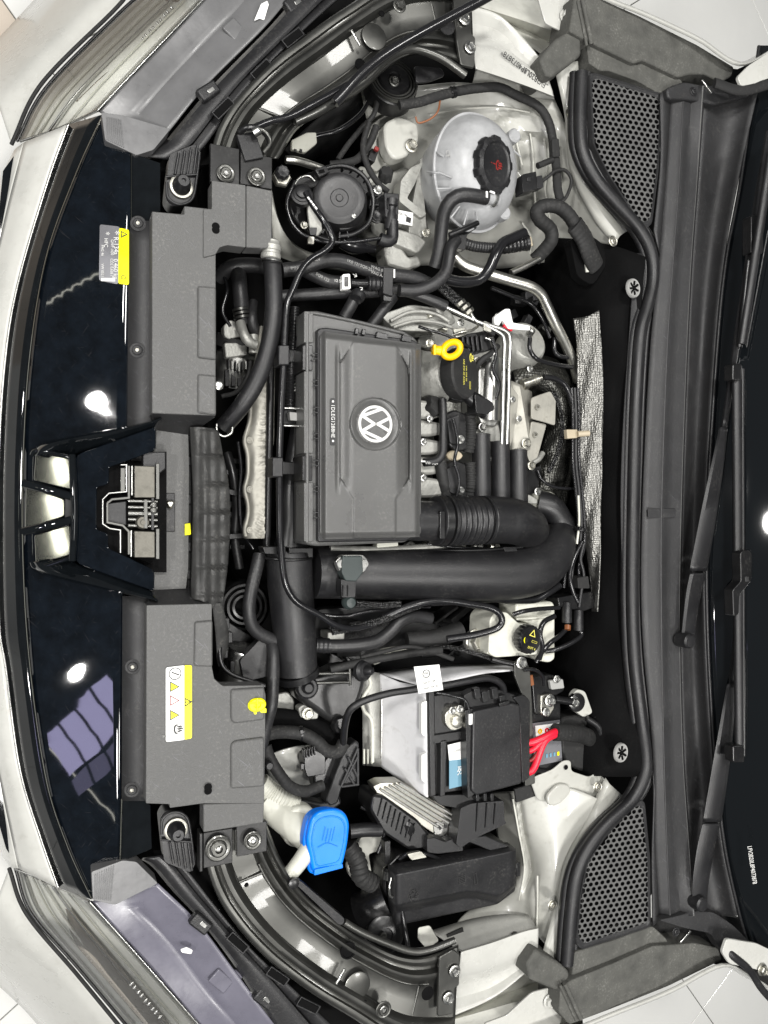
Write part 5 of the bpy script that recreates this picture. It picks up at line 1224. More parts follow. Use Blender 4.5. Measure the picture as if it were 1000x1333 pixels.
tube('cap_tether', [(612, 240, -.014), (606, 236, -.016), (603, 225, -.018), (606, 206, -.02)], 1.5, M['tank'], tk, seg=8)
tube('outlet_stub', [(628, 258, -.014), (640, 259, -.014), (647, 261, -.016)], 7.5, M['tank'], tk)
tube('spring_clamp', [(641, 259, -.014), (644, 260, -.0145)], 10, M['steel'], tk, n=2, seg=20)
box('hose_mark', 634, 253, .0005, 3, 8, 1, M['paper'], tk, bev=0); box('hose_mark', 641, 250, -.001, 8, 2.5, 1, M['paper'], tk, bev=0, rot=-10)
tcn = thing('level_sensor_plug', 'black rectangular plug on the side of the coolant tank', 'connector', 692, 237, -.08)
prism('plug_body', rnd([(680, 227), (698, 223), (700, 246), (681, 251)], 1.5), -.028, .024, M['plastic2'], tcn, bev=.001)
prism('plug_tail', rnd([(699, 229), (706, 228), (708, 244), (700, 246)], 1.5), -.030, .018, M['plastic'], tcn, bev=.001)
box('plug_latch', 689, 233, -.026, 6, 6, 3, M['plastic'], tcn)
tube('plug_lead', [(706, 236, -.035), (716, 228, -.03), (724, 222, -.028), (736, 222, -.028), (744, 235, -.03), (738, 255, -.03), (730, 264, -.03)], 2.2, M['matte'], tcn)

# harnesses by the tank
line('wiring_harness', 'cable', 'taped black harness arching around the top of the coolant tank', [(520, 137, -.07), (545, 133, -.065), (568, 126, -.06), (590, 120, -.06), (620, 115, -.06), (650, 114, -.06), (672, 124, -.058), (700, 138, -.055), (714, 158, -.05), (720, 185, -.045), (724, 215, -.04), (726, 245, -.04), (730, 262, -.04)], 6, 'matte', n=100, flat=.8)
line('wiring_harness', 'cable', 'thick taped harness looping beside the tank into the firewall', [(696, 338, -.09), (708, 326, -.075), (718, 312, -.06), (716, 298, -.055), (703, 286, -.05), (699, 275, -.045), (710, 268, -.04), (728, 270, -.035), (742, 282, -.035), (752, 300, -.04), (762, 320, -.05), (772, 345, -.06)], 9, 'matte', n=90)
line('wiring_harness', 'cable', 'flattened end of harness entering the black firewall sleeve', [(748, 292, -.03), (760, 310, -.035), (768, 330, -.04), (776, 348, -.05)], 14, 'matte', flat=.5)
wc = thing('cable_tie', 'small black branch clip poking sideways from the arching harness', 'clip', 708, 215, -.05)
tube('clip_arm', [(700, 216, -.04), (719, 208, -.038)], 4, M['matte'], wc); prism('clip_block', rnd([(719, 180), (728, 180), (730, 204), (720, 204)], 2), -.03, .012, M['matte'], wc)
line('wire', 'wire', 'thin orange brown wire pair beside the wing bracket', [(573, 130, -.06), (570, 145, -.06), (560, 155, -.065), (545, 160, -.07), (541, 152, -.07)], 1.2, 'orange')
dr = thing('drain_elbow', 'black rubber grommet tube hanging on the firewall corner by the tank', 'grommet', 765, 335, -.08)
prism('grommet_plate', rnd([(742, 310), (770, 306), (786, 318), (790, 345), (772, 372), (752, 360)], 8), -.052, .02, M['felt'], dr)
box('grommet_gap', 765, 348, -.048, 5, 12, 3, M['whitedull'], dr, rot=10)
cnn = thing('harness_plug', 'corrugated black plug with pale tip below the coolant tank', 'connector', 680, 318, -.08)
tube('plug_barrel', [(650, 322, -.058), (664, 320, -.056), (682, 317, -.055)], 9, M['plastic2'], cnn, rib=(6, .06), seg=18)
lathe('plug_ring', 684, 316, -.054, [(9, -2), (10.5, 0), (10.5, 4), (8, 5), (.3, 5)], M['plastic2'], cnn, axis=(.95, .2, .3))
box('plug_tip', 691, 314, -.045, 5, 12, 5, M['tan'], cnn, rot=15)
hbk = thing('hose_bracket', 'black plastic hose bracket below the coolant tank', 'bracket', 610, 312, -.08)
prism('bracket_arm', rnd([(588, 300), (612, 290), (622, 296), (608, 306), (606, 326), (592, 322)], 3), -.04, .014, M['plastic2'], hbk)
tube('bracket_bar', [(585, 306, -.03), (600, 300, -.026), (622, 290, -.026)], 3.5, M['plastic2'], hbk)
# ------------------------------------------------------------------ engine mount and castings, top
mt = thing('engine_mount', 'pale cast alloy engine mount bracket between pump and coolant tank', 'engine mount', 525, 260, -.3)
prism('mount_casting', rnd([(478, 240), (500, 228), (530, 215), (548, 235), (552, 270), (560, 300), (545, 318), (510, 320), (485, 300)], 6), lambda x, y: -.13-.0004*(x-480), .08, M['cast'], mt, bev=.006)
prism('mount_arm', rnd([(500, 160), (520, 150), (545, 160), (546, 185), (530, 204), (512, 208), (502, 190)], 8), -.105, .03, M['shadedwhite'], mt, bev=.004)
bolt(536, 190, -.10, 9, M['zinc'], mt)
prism('mount_web', rnd([(548, 205), (562, 200), (566, 218), (552, 250), (556, 300), (540, 322), (532, 300), (540, 250)], 5), -.105, .05, M['cast'], mt, bev=.004)
prism('mount_web', rnd([(522, 235), (535, 218), (552, 210), (540, 240), (530, 258), (556, 278), (548, 284), (520, 262)], 3), -.098, .03, M['cast'], mt, bev=.003)
prism('mount_label', [(518, 273), (538, 277), (537, 294), (516, 290)], -.0995, .002, M['paper'], mt, bev=0)
lettering('5Q0 199', 524, 279, -.099, 4, M['ink'], mt, rot=-10); box('label_code', 532, 286, -.099, 7, 7, .5, M['ink'], mt, bev=0, rot=-10)
prism('mount_foot', rnd([(510, 295), (545, 305), (556, 315), (545, 330), (515, 318), (505, 305)], 4), -.10, .04, M['cast'], mt, bev=.003)
prism('mount_foot', rnd([(500, 322), (512, 315), (524, 322), (532, 335), (545, 332), (550, 345), (530, 352), (505, 345)], 4), -.11, .04, M['cast'], mt, bev=.004)
for x, y in ((555, 303), (507, 302), (490, 262)): bolt(x, y, -.095, 6, M['zinc'], mt)
lathe('threaded_cap', 503, 224, -.08, [(9, -12), (9, 0), (7, 3), (.3, 3)], M['matte'], mt, axis=(-.3, .3, 1), wob=lambda t, j: 1+.1*math.sin(7*t))
mt2 = thing('wing_bracket', 'folded white metal bracket on the wing above the engine mount', 'bracket', 490, 180, -.16)
prism('bracket_plate', rnd([(470, 200), (480, 165), (500, 150), (530, 140), (545, 150), (520, 160), (508, 205), (490, 225)], 6), -.15, .006, M['shadedwhite'], mt2, bev=.002)
prism('bracket_fold', rnd([(468, 215), (500, 225), (505, 245), (480, 255), (462, 240)], 5), -.16, .006, M['shadedwhite'], mt2, bev=.002)
prism('bracket_fold', rnd([(380, 182), (400, 172), (412, 172), (413, 186), (398, 198), (380, 194)], 2), -.12, .01, M['whiteplastic'], mt2, bev=.0015)
for x in (385, 392): box('bracket_slot', x, 196, -.118, 3, 4, 2, M['ink'], mt2, bev=0)
whl = loft('wheel_arch_liner', [[(370, 195, -.2), (420, 150, -.2), (480, 115, -.19), (530, 90, -.17)], [(390, 215, -.28), (440, 190, -.28), (490, 150, -.26), (530, 120, -.24)]], M['matte'], body, nu=24, nv=3, thick=.003)
dmp = thing('horn', 'black horn drum tucked under the brace end', 'horn', 512, 108, -.15)
lathe('horn_drum', 512, 106, -.09, [(34, -24), (34, -3), (31, 0), (22, 2), (20, 6), (9, 7), (8, 5), (.3, 5)], M['plastic2'], dmp, axis=(-.1, .25, 1))
bolt(513, 106, -.078, 7, M['blackpaint'], dmp)
for i in range(3): lathe('horn_ring', 512, 106, -.088, [(33-i*4, 0), (33-i*4, 3), (31-i*4, 3), (31-i*4, 0)], M['blackpaint'], dmp, axis=(-.1, .25, 1), close=False)
prism('horn_bracket', rnd([(540, 85), (575, 88), (580, 98), (560, 106), (542, 108)], 4), -.06, .006, M['plastic'], dmp)
rb = thing('side_marker_plug', 'small red topped black plug hanging by the wing panel', 'connector', 490, 198, -.12)
box('plug_body', 486, 202, -.10, 10, 16, 12, M['plastic2'], rb, rot=-20); box('plug_tab', 491, 193, -.09, 6, 5, 5, M['darkred'], rb, rot=-20)
line('wiring_harness', 'cable', 'thin black cable dropping past the red topped plug', [(480, 160, -.09), (473, 190, -.09), (478, 215, -.09), (492, 238, -.09), (505, 250, -.085)], 4, 'matte')
line('wiring_harness', 'cable', 'cable sagging across the wing towards the round pump', [(430, 215, -.11), (452, 212, -.10), (468, 205, -.10), (482, 185, -.10), (490, 165, -.10)], 5, 'matte')

# ------------------------------------------------------------------ round pump unit
pm = thing('vacuum_pump', 'black drum shaped pump in a slotted ring bracket', 'pump', 440, 262, -.25)
dax = (-.35, -.05, 1)
prism('mount_plate', rnd([(375, 245), (395, 225), (440, 216), (475, 225), (484, 262), (470, 305), (440, 318), (400, 305), (378, 280)], 14), -.10, .02, M['plastic2'], pm, bev=.003)
lathe('drum', 442, 258, -.05, [(38, -40), (37, -14), (35, -5), (33, 0), (28, 2), (24, 1.5), (12, 1.5), (11, .8), (5, .8), (4, 1.8), (.3, 1.8)], M['plastic'], pm, axis=dax, seg=56)
for i in range(11):
    a = R(-65+i*15)
    x, y = 444+46*math.cos(a), 262-46*math.sin(a)
    if i < 4: a = R(-120+i*14); x, y = 444+44*math.cos(a), 262-44*math.sin(a)
    box('bracket_fin', x, y, -.062, 9, 2.6, 10, M['plastic2'], pm, rot=math.degrees(a))
tube('bracket_ring', [(412, 228, -.06), (425, 219, -.058), (448, 216, -.056), (470, 226, -.056), (482, 244, -.058), (486, 265, -.06), (480, 290, -.062), (462, 304, -.064), (442, 308, -.066)], 3, M['plastic2'], pm, n=60)
tube('bracket_ring', [(442, 298, -.064), (456, 296, -.062), (470, 284, -.06), (476, 268, -.06)], 2.4, M['plastic2'], pm)
prism('bracket_buckle', rnd([(410, 220), (424, 215), (430, 224), (416, 231)], 1.5), -.05, .012, M['plastic2'], pm); box('buckle_slot', 419, 223, -.0495, 9, 5, 2, M['felt'], pm, rot=22)
lathe('inlet_boot', 393, 253, -.06, [(14, -8), (14, 0), (11, 1), (11, 3), (8, 4), (8, 8), (5, 9), (.3, 9)], M['rubber'], pm, axis=(-.2, .1, 1))
for i in range(4): box('quick_mark', 402+i*3.2, 258+i*4.2, .004-.0015*i, 4, 2.2, .8, M['paper'], pm, rot=-45, bev=0)
tube('guard_wire', [(384, 236, -.06), (374, 262, -.062), (378, 285, -.062), (390, 302, -.06), (405, 310, -.055), (424, 315, -.05), (460, 315, -.05), (495, 310, -.05)], 2.4, M['shiny'], pm, n=60)
tube('guard_wire', [(384, 240, -.05), (390, 232, -.05), (402, 229, -.05), (410, 236, -.05)], 1.5, M['steel'], pm)
prism('pale_bracket', rnd([(400, 268), (412, 262), (418, 280), (420, 300), (414, 308), (404, 304)], 3), -.075, .006, M['cast'], pm)
prism('clip', rnd([(402, 296), (413, 296), (412, 306), (404, 306)], 1), -.065, .01, M['plastic2'], pm); prism('clip_eye', rnd([(402, 307), (410, 308), (409, 318), (401, 317)], 1), -.05, .006, M['zinc'], pm)
bolt(396, 293, -.08, 5, M['zinc'], pm); bolt(461, 281, -.035, 3, M['steel'], pm)
vv = thing('purge_valve', 'black purge valve with elbow connector beside the round pump', 'valve', 508, 285, -.2)
prism('valve_body', rnd([(482, 245), (498, 246), (500, 278), (486, 282), (480, 270)], 3), -.075, .03, M['plastic2'], vv, bev=.002)
bolt(492, 247, -.07, 6, M['steel'], vv)
prism('valve_connector', rnd([(500, 250), (520, 252), (519, 286), (502, 282)], 2), -.05, .03, M['plastic'], vv, bev=.002)
lathe('valve_stem', 509, 280, -.055, [(8, -18), (8, 0), (6, 4), (6, 10), (8, 12), (8, 20), (.3, 20)], M['plastic'], vv, axis=(0, 1, .15))
tube('valve_elbow', [(511, 288, -.055), (511, 302, -.055), (510, 312, -.055), (502, 314, -.055), (494, 311, -.055)], 8, M['plastic'], vv)
lathe('valve_rings', 489, 283, -.07, [(8, 0), (8, 3), (6, 3), (6, 5), (3, 5), (.3, 4)], M['plastic2'], vv)
for x in (505, 511): tube('connector_rib', [(x, 258, -.0485), (x, 272, -.0485)], 1, M['plastic2'], vv, seg=6)
cst = thing('front_subframe', 'pale painted rail curving below the round pump', 'subframe', 400, 310, -.3)
loft('rail', [[(352, 240, -.16), (362, 290, -.17), (385, 320, -.18), (430, 335, -.19), (520, 345, -.2)], [(356, 330, -.2), (375, 338, -.2), (400, 345, -.21), (440, 352, -.22), (520, 365, -.23)]], M['whitedull'], cst, nu=30, nv=4, thick=.003, zf=lambda x, y, u, v: .012*math.sin(3.1*v))
line('strut_bar', 'bar', 'pale tubular bar crossing above the round pump', [(372, 208, -.07), (385, 209, -.07), (400, 213, -.075), (420, 220, -.08)], 5, 'pipe')
bt = thing('pump_bottle', 'dark smoked bottle lying below the round pump', 'bottle', 468, 320, -.15)
tube('bottle', [(444, 314, -.10), (455, 318, -.10), (475, 322, -.10), (488, 324, -.10)], 9, M['shiny'], bt, taper=lambda t: .6+.6*math.sin(math.pi*min(1, t+.15)))

# ------------------------------------------------------------------ engine right of the filter box: oil filler, coils, turbo
en = thing('engine_block', 'silver cast engine head with oil filler and bolts beside the filter box', 'engine', 600, 560, -.4)
prism('head_casting', rnd([(545, 420), (580, 405), (640, 430), (655, 470), (655, 660), (600, 668), (400, 725), (400, 712), (520, 712), (545, 700)], 4), -.14, .12, M['cast'], en, bev=.006)
prism('cam_cover', rnd([(495, 410), (535, 396), (585, 403), (596, 420), (560, 432), (515, 430)], 8), -.075, .05, M['cast'], en, bev=.006)
tube('cam_ring', [(508, 418, -.066), (535, 406, -.066), (565, 408, -.066), (584, 418, -.066)], 2.5, M['cast'], en)
tube('cam_ring', [(512, 426, -.064), (540, 418, -.064), (570, 420, -.064), (592, 428, -.066)], 2.2, M['cast'], en)
for i, (y0, y1) in enumerate(((520, 545), (546, 568), (570, 592), (594, 618), (620, 648))):
    prism('head_rib', rnd([(546, y0), (568, y0+3), (580, y0+6), (578, y1-3), (562, y1), (546, y1)], 5), -.05-.004*(i % 2), .06, M['cast'], en, bev=.005)
for x, y in ((560, 447), (562, 508), (556, 632), (575, 620)): bolt(x, y, -.06, 6, M['zinc'], en)
lathe('filler_neck', 582, 487, -.055, [(36, -30), (36, 0), (34, 5), (31, 8), (28, 16), (26, 16)], M['cast'], en, axis=(.6, 0, .8))
cap_ = lathe('oil_cap', 594, 487, -.026, [(31, -6), (33, 0), (33, 12), (31, 14.5), (27, 15.5), (.4, 15.5)], M['matte'], en, axis=(.5, 0, .87), seg=60, wob=lambda t, j: 1+.012*math.sin(24*t)*(1 if 0 < j < 3 else 0))
ca = Vector((.72, 0, .7)).normalized()
def capletter(s, x, y, size, rot=-90, sx=1, m='yprint'):
    s_, u_, a_ = frame_of((.5, 0, .87)); k_ = mpp(592, 487, -.028)
    lettering(s, x, y, 0, size, M[m], cap_, rot=rot, axis=(.5, 0, .87), sx=sx, pos=W(594, 487, -.026)+a_*(16*k_)+s_*((x-603)*1.5*k_)+u_*((487-y)*k_))
capletter('SAE 5W-30 ACEA', 598, 487, 5.6, sx=.8); capletter('VW 508 00', 602, 488, 4.4); capletter('\u2668', 611, 466, 11); capletter('\u25ad', 609, 502, 10)
prism('filter_can', rnd([(623, 478), (650, 478), (652, 545), (646, 556), (628, 554), (622, 540)], 4), -.075, .06, M['alu'], en, bev=.012, seg=4)
tube('filter_can', [(637, 468, -.09), (637, 500, -.085), (636, 548, -.085)], 15, M['steel'], en, seg=28)
prism('can_foot', rnd([(620, 552), (650, 552), (655, 578), (648, 590), (634, 588), (618, 575)], 3), -.085, .04, M['cast'], en, bev=.003)
bolt(622, 470, -.07, 6, M['zinc'], en); bolt(628, 556, -.075, 6, M['steel'], en)
dp = thing('dipstick', 'yellow plastic dipstick ring handle above the oil cap', 'dipstick', 580, 455, -.05)
ringp = [(588+11*math.cos(t), 455-9.5*math.sin(t)-2.5*math.cos(t), .014) for t in [i*2*math.pi/20 for i in range(21)]]
tube('handle_ring', [W(*p) for p in ringp], .0056, M['yellow'], dp, raw=True, n=60, seg=14)
tube('handle_stem', [(578, 457, .012), (570, 456, .011), (563, 455, .010)], 6.6, M['yellow'], dp, taper=lambda t: 1.05-.2*t+.15*sst(.8, 1, t), flat=.7)
tube('handle_bead', [(566, 449, .017), (566, 462, .017)], 2.2, M['yellow'], dp)
tube('stick', [(563, 455, .008), (554, 454, -.01), (550, 453, -.05)], 3, M['zinc'], dp)
cl3 = thing('cam_sensor', 'black ribbed sensor plug and bracket near the dipstick', 'sensor', 620, 450, -.08)
for i in range(5): box('plug_rib', 604+i*6, 448-i*.5, -.045, 4, 20, 10, M['plastic2'], cl3, rot=8)
prism('plug_shell', rnd([(600, 436), (634, 430), (642, 455), (606, 464)], 3), -.055, .02, M['plastic2'], cl3)
tube('plug_wire', [(632, 440, -.05), (642, 445, -.045), (646, 456, -.045), (638, 466, -.05)], 1.6, M['steel'], cl3)
tube('plug_wire', [(590, 436, -.05), (602, 432, -.04), (614, 430, -.04), (622, 425, -.045)], 1.8, M['zinc'], cl3)
prism('eye_bracket', rnd([(590, 428), (606, 426), (608, 436), (594, 440)], 2), -.05, .005, M['zinc'], cl3)
line('wiring_harness', 'cable', 'short black loom beside the oil cap', [(618, 480, -.06), (628, 468, -.05), (640, 460, -.05), (648, 450, -.055)], 4, 'matte')
ip = thing('injector_plug', 'angled black connector lying across the silver filter can', 'connector', 625, 525, -.08)
tube('plug_barrel', [(602, 510, -.035), (612, 517, -.032), (624, 526, -.03), (634, 535, -.03)], 12, M['plastic2'], ip, seg=20, n=20, taper=lambda t: .75+.35*t, flat=.8)
prism('plug_hood', rnd([(618, 512), (640, 522), (645, 532), (634, 540), (620, 538)], 3), -.014, .03, M['plastic2'], ip, bev=.002)
prism('plug_flange', rnd([(586, 506), (606, 502), (612, 512), (604, 524), (588, 520)], 3), -.035, .02, M['plastic2'], ip); bolt(601, 510, -.032, 6, M['zinc'], ip)
for i, (x, y) in enumerate(((600, 565), (600, 630))):
    t = thing('ignition_coil', ('upper' if i == 0 else 'lower')+' black ignition coil block with quilted sleeve by the filter box', 'ignition coil', x, y, -.15)
    prism('coil_body', rnd([(x-22, y-26), (x-8, y-32), (x+8, y-26), (x+10, y+20), (x-6, y+24), (x-16, y+14)], 4), -.05, .05, M['plastic2'], t, bev=.003)
    prism('coil_top', rnd([(x-18, y-20), (x-2, y-26), (x-2, y+14), (x-14, y+12)], 3), -.044, .01, M['plastic'], t, bev=.002)
    tube('coil_sleeve', [(x+12, y-28, -.05), (x+13, y, -.05), (x+10, y+24, -.055)], 7, M['matte'], t, rib=(4.5, .1))
    bolt(x, y+7+i*2, -.04, 5.5, M['steel'], t)
lathe('coil_cap', 567, 528, -.05, [(14, -10), (14, 0), (12, 4), (8, 5), (.3, 5)], M['matte'], en, axis=(.3, .2, 1), wob=lambda t, j: 1+.1*math.sin(6*t))
line('vent_hose', 'hose', 'black vent hose with white print bending beside the ignition coils', [(576, 520, -.04), (577, 545, -.036), (577, 570, -.036), (576, 590, -.038), (568, 600, -.04), (552, 602, -.042)], 5.5, 'rubber')
line('vent_hose', 'hose', 'black hose running from the coils into the ribbed intake hose', [(573, 600, -.05), (576, 620, -.05), (580, 645, -.055)], 8, 'matte')
pr = thing('cam_plug', 'tan and silver round plug between the ignition coils', 'plug', 592, 592, -.08); lathe('plug_disc', 592, 593, -.05, [(12, -3), (12, 0), (10, 2), (.3, 2)], M['tan'], pr, wob=lambda t, j: 1-.45*abs(math.sin(t)))
for s_, x, y in (('VW 5Q0', 562, 603),): lettering(s_, x, y, -.0345, 5, M['print'], pr, rot=0)
box('hose_band', 551, 600.5, -.034, 6, 2, 1, M['paper'], pr, bev=0)
# small bits under the ribbed hose
for i in range(6):
    x = 535+i*22
    lathe('head_bolt', x, 712, -.07, [(7, -8), (7, 0), (4, 2), (4, 5), (.3, 5)], M['zinc'] if i % 2 else M['cast'], en)
tube('gallery_pipe', [(430, 714, -.07), (490, 716, -.065), (560, 712, -.06), (600, 706, -.06)], 5, M['cast'], en)
box('pale_block', 505, 712, -.06, 30, 14, 16, M['whiteplastic'], en)
# turbo heat shield and bracket
sh = thing('turbo_heat_shield', 'pale folded heat shield plate around the turbo outlet', 'heat shield', 690, 560, -.2)
prism('shield_plate', rnd([(664, 500), (672, 510), (684, 530), (690, 560), (688, 580), (680, 590), (664, 590)], 4), -.07, .01, M['shield'], sh, bev=.002)
loft('shield_curve', [[(664, 495, -.08), (664, 590, -.07)], [(676, 500, -.07), (690, 585, -.06)], [(692, 510, -.085), (694, 545, -.09)]], M['shield'], sh, nu=16, nv=3)
prism('shield_tab', rnd([(692, 518), (702, 514), (717, 509), (724, 522), (723, 554), (711, 550), (692, 545)], 3), -.055, .004, M['shield'], sh, bev=.001)
prism('shield_tab', rnd([(692, 548), (712, 552), (700, 596), (690, 602), (684, 585), (690, 565)], 3), -.065, .004, M['shield'], sh, bev=.001)
for x, y in ((700, 530), (697, 566)): lathe('tab_eye', x, y, -.052 if y < 540 else -.062, [(3.4, 0), (3.4, 1), (1.8, 1), (1.6, 0)], M['zinc'], sh, close=False)
bolt(685, 577, -.058, 7, M['zinc'], sh)
lx_ = thing('oxygen_sensor', 'steel oxygen sensor with black lead above the turbo shield', 'sensor', 690, 497, -.1)
lathe('sensor_nut', 688, 498, -.075, [(7.5, -10), (7.5, -2), (6, -1), (6, 8), (7, 9), (7, 14), (4, 16), (4, 20), (.3, 20)], M['zinc'], lx_, axis=(.93, .35, .1), seg=12)
tube('sensor_lead', [(708, 491, -.072), (722, 493, -.07), (736, 502, -.07), (745, 525, -.07), (750, 555, -.07), (751, 590, -.072), (750, 620, -.075), (756, 650, -.08)], 3.6, M['shiny'], lx_, n=60)
cat = loft('turbo_insulation', [[(668, 470, -.13), (690, 462, -.12), (725, 470, -.12), (745, 500, -.125), (752, 560, -.13), (745, 620, -.14), (735, 660, -.15)],
                                [(672, 500, -.09), (690, 490, -.08), (715, 495, -.08), (730, 520, -.085), (734, 560, -.09), (722, 610, -.10), (705, 650, -.12)],
                                [(690, 520, -.13), (695, 515, -.13), (705, 520, -.13), (712, 535, -.13), (712, 560, -.13), (700, 600, -.13), (690, 630, -.14)]], M['darkfoil'], nu=60, nv=8, cross='cr', thick=.004, zf=lambda x, y, u, v: .003*math.sin(u*40)*math.sin(v*9))
tag(cat, 'dark embossed heat insulation wrapped around the turbo', 'insulation')
bb = thing('turbo_bracket', 'small bracket and bolt below the pale heat shield', 'bracket', 695, 610, -.12)
tube('bracket_rod', [(686, 605, -.08), (700, 598, -.08), (706, 590, -.085)], 4, M['cast'], bb); prism('bracket_block', rnd([(686, 612), (705, 606), (700, 640), (688, 645)], 3), -.09, .03, M['plastic2'], bb); bolt(692, 606, -.075, 6, M['zinc'], bb)
line('wire', 'wire', 'black wire sagging behind the three pipe sleeves', [(700, 612, -.085), (706, 625, -.085), (722, 634, -.085), (745, 636, -.085), (758, 636, -.08)], 2, 'shiny')
lathe_o = thing('resonator_cap', 'pale plastic resonator dome at the end of the intake elbow', 'cap', 710, 655, -.15)
lathe('dome', 712, 658, -.115, [(24, -16), (24, -4), (21, 4), (14, 9), (.4, 11)], M['whiteplastic'], lathe_o, axis=(.2, .3, 1))
# brake vacuum canister near the firewall
vc = thing('brake_actuator', 'silver topped actuator drum with white bracket below the alloy pipe', 'actuator', 690, 440, -.2)
lathe('drum', 686, 445, -.085, [(30, -30), (30, -6), (28, 0), (25, 3), (12, 4), (.4, 4)], M['cast'], vc, axis=(0, .3, 1))
prism('white_clip', rnd([(644, 412), (658, 402), (664, 402), (668, 420), (690, 424), (690, 430), (662, 428), (654, 416), (650, 424), (644, 424)], 1.5), -.05, .008, M['paper'], vc, bev=.001)
box('red_clip', 662, 426, -.052, 14, 5, 4, M['red'], vc, rot=-20)
for i in range(10): box('actuator_part', 660+random.uniform(0, 60), 385+random.uniform(0, 45), -.09-random.random()*.05, random.uniform(6, 20), random.uniform(5, 14), 12, random.choice((M['plastic2'], M['matte'], M['plastic'], M['blackpaint'])), vc, rot=random.uniform(-40, 40))
lathe('actuator_nut', 690, 434, -.06, [(5, -3), (5, 6), (3.5, 8), (.3, 8)], M['steel'], vc, axis=(0, .6, .8), seg=12)
for pts, lab in (([(690, 440, -.062), (690, 455, -.06), (700, 468, -.06), (720, 474, -.065), (745, 478, -.08)], 'black brake line leaving the silver actuator'), ([(722, 440, -.09), (722, 456, -.09), (730, 464, -.09), (745, 465, -.09)], 'short black brake line behind the silver actuator')):
    line('brake_line', 'pipe', lab, pts, 3, 'shiny')
# foil strip on the firewall
fo = loft('foil_heat_shield', [[(746, 415, -.075), (751, 450, -.075), (751, 490, -.075), (752, 540, -.075), (750, 580, -.075), (754, 620, -.075), (756, 660, -.075), (764, 720, -.075), (770, 770, -.075), (771, 796, -.075)],
                               [(764, 412, -.058), (766, 450, -.058), (768, 490, -.058), (768, 540, -.058), (768, 580, -.058), (768, 620, -.058), (768, 660, -.058), (772, 720, -.058), (775, 770, -.06), (775, 796, -.06)],
                               [(780, 404, -.045), (783, 450, -.045), (785, 490, -.045), (785, 540, -.045), (784, 580, -.045), (784, 620, -.045), (782, 660, -.045), (782, 720, -.045), (780, 770, -.045), (778, 796, -.045)]], M['foil'], nu=90, nv=8, cross='cr', thick=.002,
          zf=lambda x, y, u, v: .0035*math.sin(y*.06+x*.2)*math.sin(math.pi*v)+.0012*math.sin(y*.9)*math.sin(x*.8))
tag(fo, 'embossed silver foil strip standing against the black firewall', 'heat shield')
fc = thing('foil_clip', 'tan clip holding black cables to the foil strip', 'clip', 752, 565, -.06)
prism('clip_block', rnd([(738, 559), (752, 559), (752, 570), (739, 571)], 1), -.055, .01, M['tan'], fc); tube('clip_pin', [(752, 565, -.052), (767, 564, -.045)], 4, M['tan'], fc)
for i, dx in enumerate((0, 4, -4)):
    line('cable', 'cable', ('outermost', 'innermost', 'middle')[(1, 0, 2)[i]]+' cable of three running down along the foil strip', [(748+dx, 505, -.068), (750+dx, 545, -.066), (750+dx, 600, -.066), (754+dx, 640, -.066), (757+dx, 680, -.066), (754+dx*1.6, 712, -.066), (746+dx*2, 735, -.066), (744+dx*2.5, 765, -.07)], 2.2, 'shiny' if i else 'rubber', n=70)
line('cable', 'cable', 'pale bare wire between the cables beside the foil strip', [(753, 645, -.06), (754, 680, -.06), (751, 708, -.06)], 1.5, 'whiteplastic')
# ------------------------------------------------------------------ brake fluid reservoir and master cylinder area
br = thing('brake_reservoir', 'white plastic brake fluid reservoir with black cap and yellow symbols', 'reservoir', 690, 830, -.2)
prism('reservoir_tank', rnd([(638, 806), (645, 797), (660, 797), (676, 812), (690, 812), (702, 852), (645, 856), (636, 850)], 4), -.055, .07, M['whiteplastic'], br, bev=.004, seg=3)
prism('reservoir_tank', rnd([(672, 786), (720, 783), (723, 790), (723, 858), (716, 863), (700, 860), (690, 812), (672, 806)], 4), -.065, .06, M['whiteplastic'], br, bev=.004, seg=3)
tube('reservoir_seam', [(672, 806, -.062), (690, 805, -.06), (720, 802, -.062)], 1.6, M['whiteplastic'], br)
box('reservoir_step', 638, 846, -.06, 8, 10, 10, M['whiteplastic'], br)
bax = (.1, -.05, 1)
rcap = lathe('reservoir_cap', 688, 832, -.035, [(17, -10), (18, -8), (18, 3), (16.5, 5), (14.5, 4.5), (.4, 5)], M['plastic2'], br, axis=bax, seg=64, wob=lambda t, j: 1+.03*math.sin(20*t)*(1 if j < 3 else 0)+.04*abs(math.sin(t)))
for s_, x, y, sz in (('\u25cf', 685.5, 834, 13), ('\u25b3', 694, 825, 12), ('\u25ad', 696, 835, 9), ('DOT 4', 692, 844, 4.5)):
    lettering(s_, x, y, -.028, sz, M['yprint'] if s_ != '\u25cf' else M['limelabel'], rcap, rot=-20, axis=bax)
lettering('\u263c', 685.5, 834, -.0275, 7, M['ink'], rcap, rot=0, axis=bax)
mc = thing('master_cylinder', 'black plugs and bracket standing at the firewall beside the brake reservoir', 'cylinder', 745, 790, -.15)
prism('bracket_block', rnd([(726, 778), (772, 770), (776, 790), (760, 796), (728, 790)], 2), -.06, .04, M['plastic2'], mc)
prism('bracket_block', rnd([(752, 752), (766, 750), (768, 766), (753, 766)], 1.5), -.05, .03, M['matte'], mc)
for x, y in ((738, 796), (753, 806)):
    tube('plug_barrel', [(x, y-10, -.06), (x, y+2, -.055), (x, y+14, -.055)], 6.5, M['plastic'], mc, seg=18)
lathe('plug_end', 739, 816, -.05, [(4, -2), (4, 4), (.3, 4)], M['orange'], mc, axis=(-.3, -.9, .3)); 
line('cable', 'cable', 'black lead from the firewall plug to the battery stay', [(752, 816, -.055), (757, 826, -.05), (745, 836, -.048), (725, 845, -.05), (710, 848, -.055)], 3.2, 'shiny')
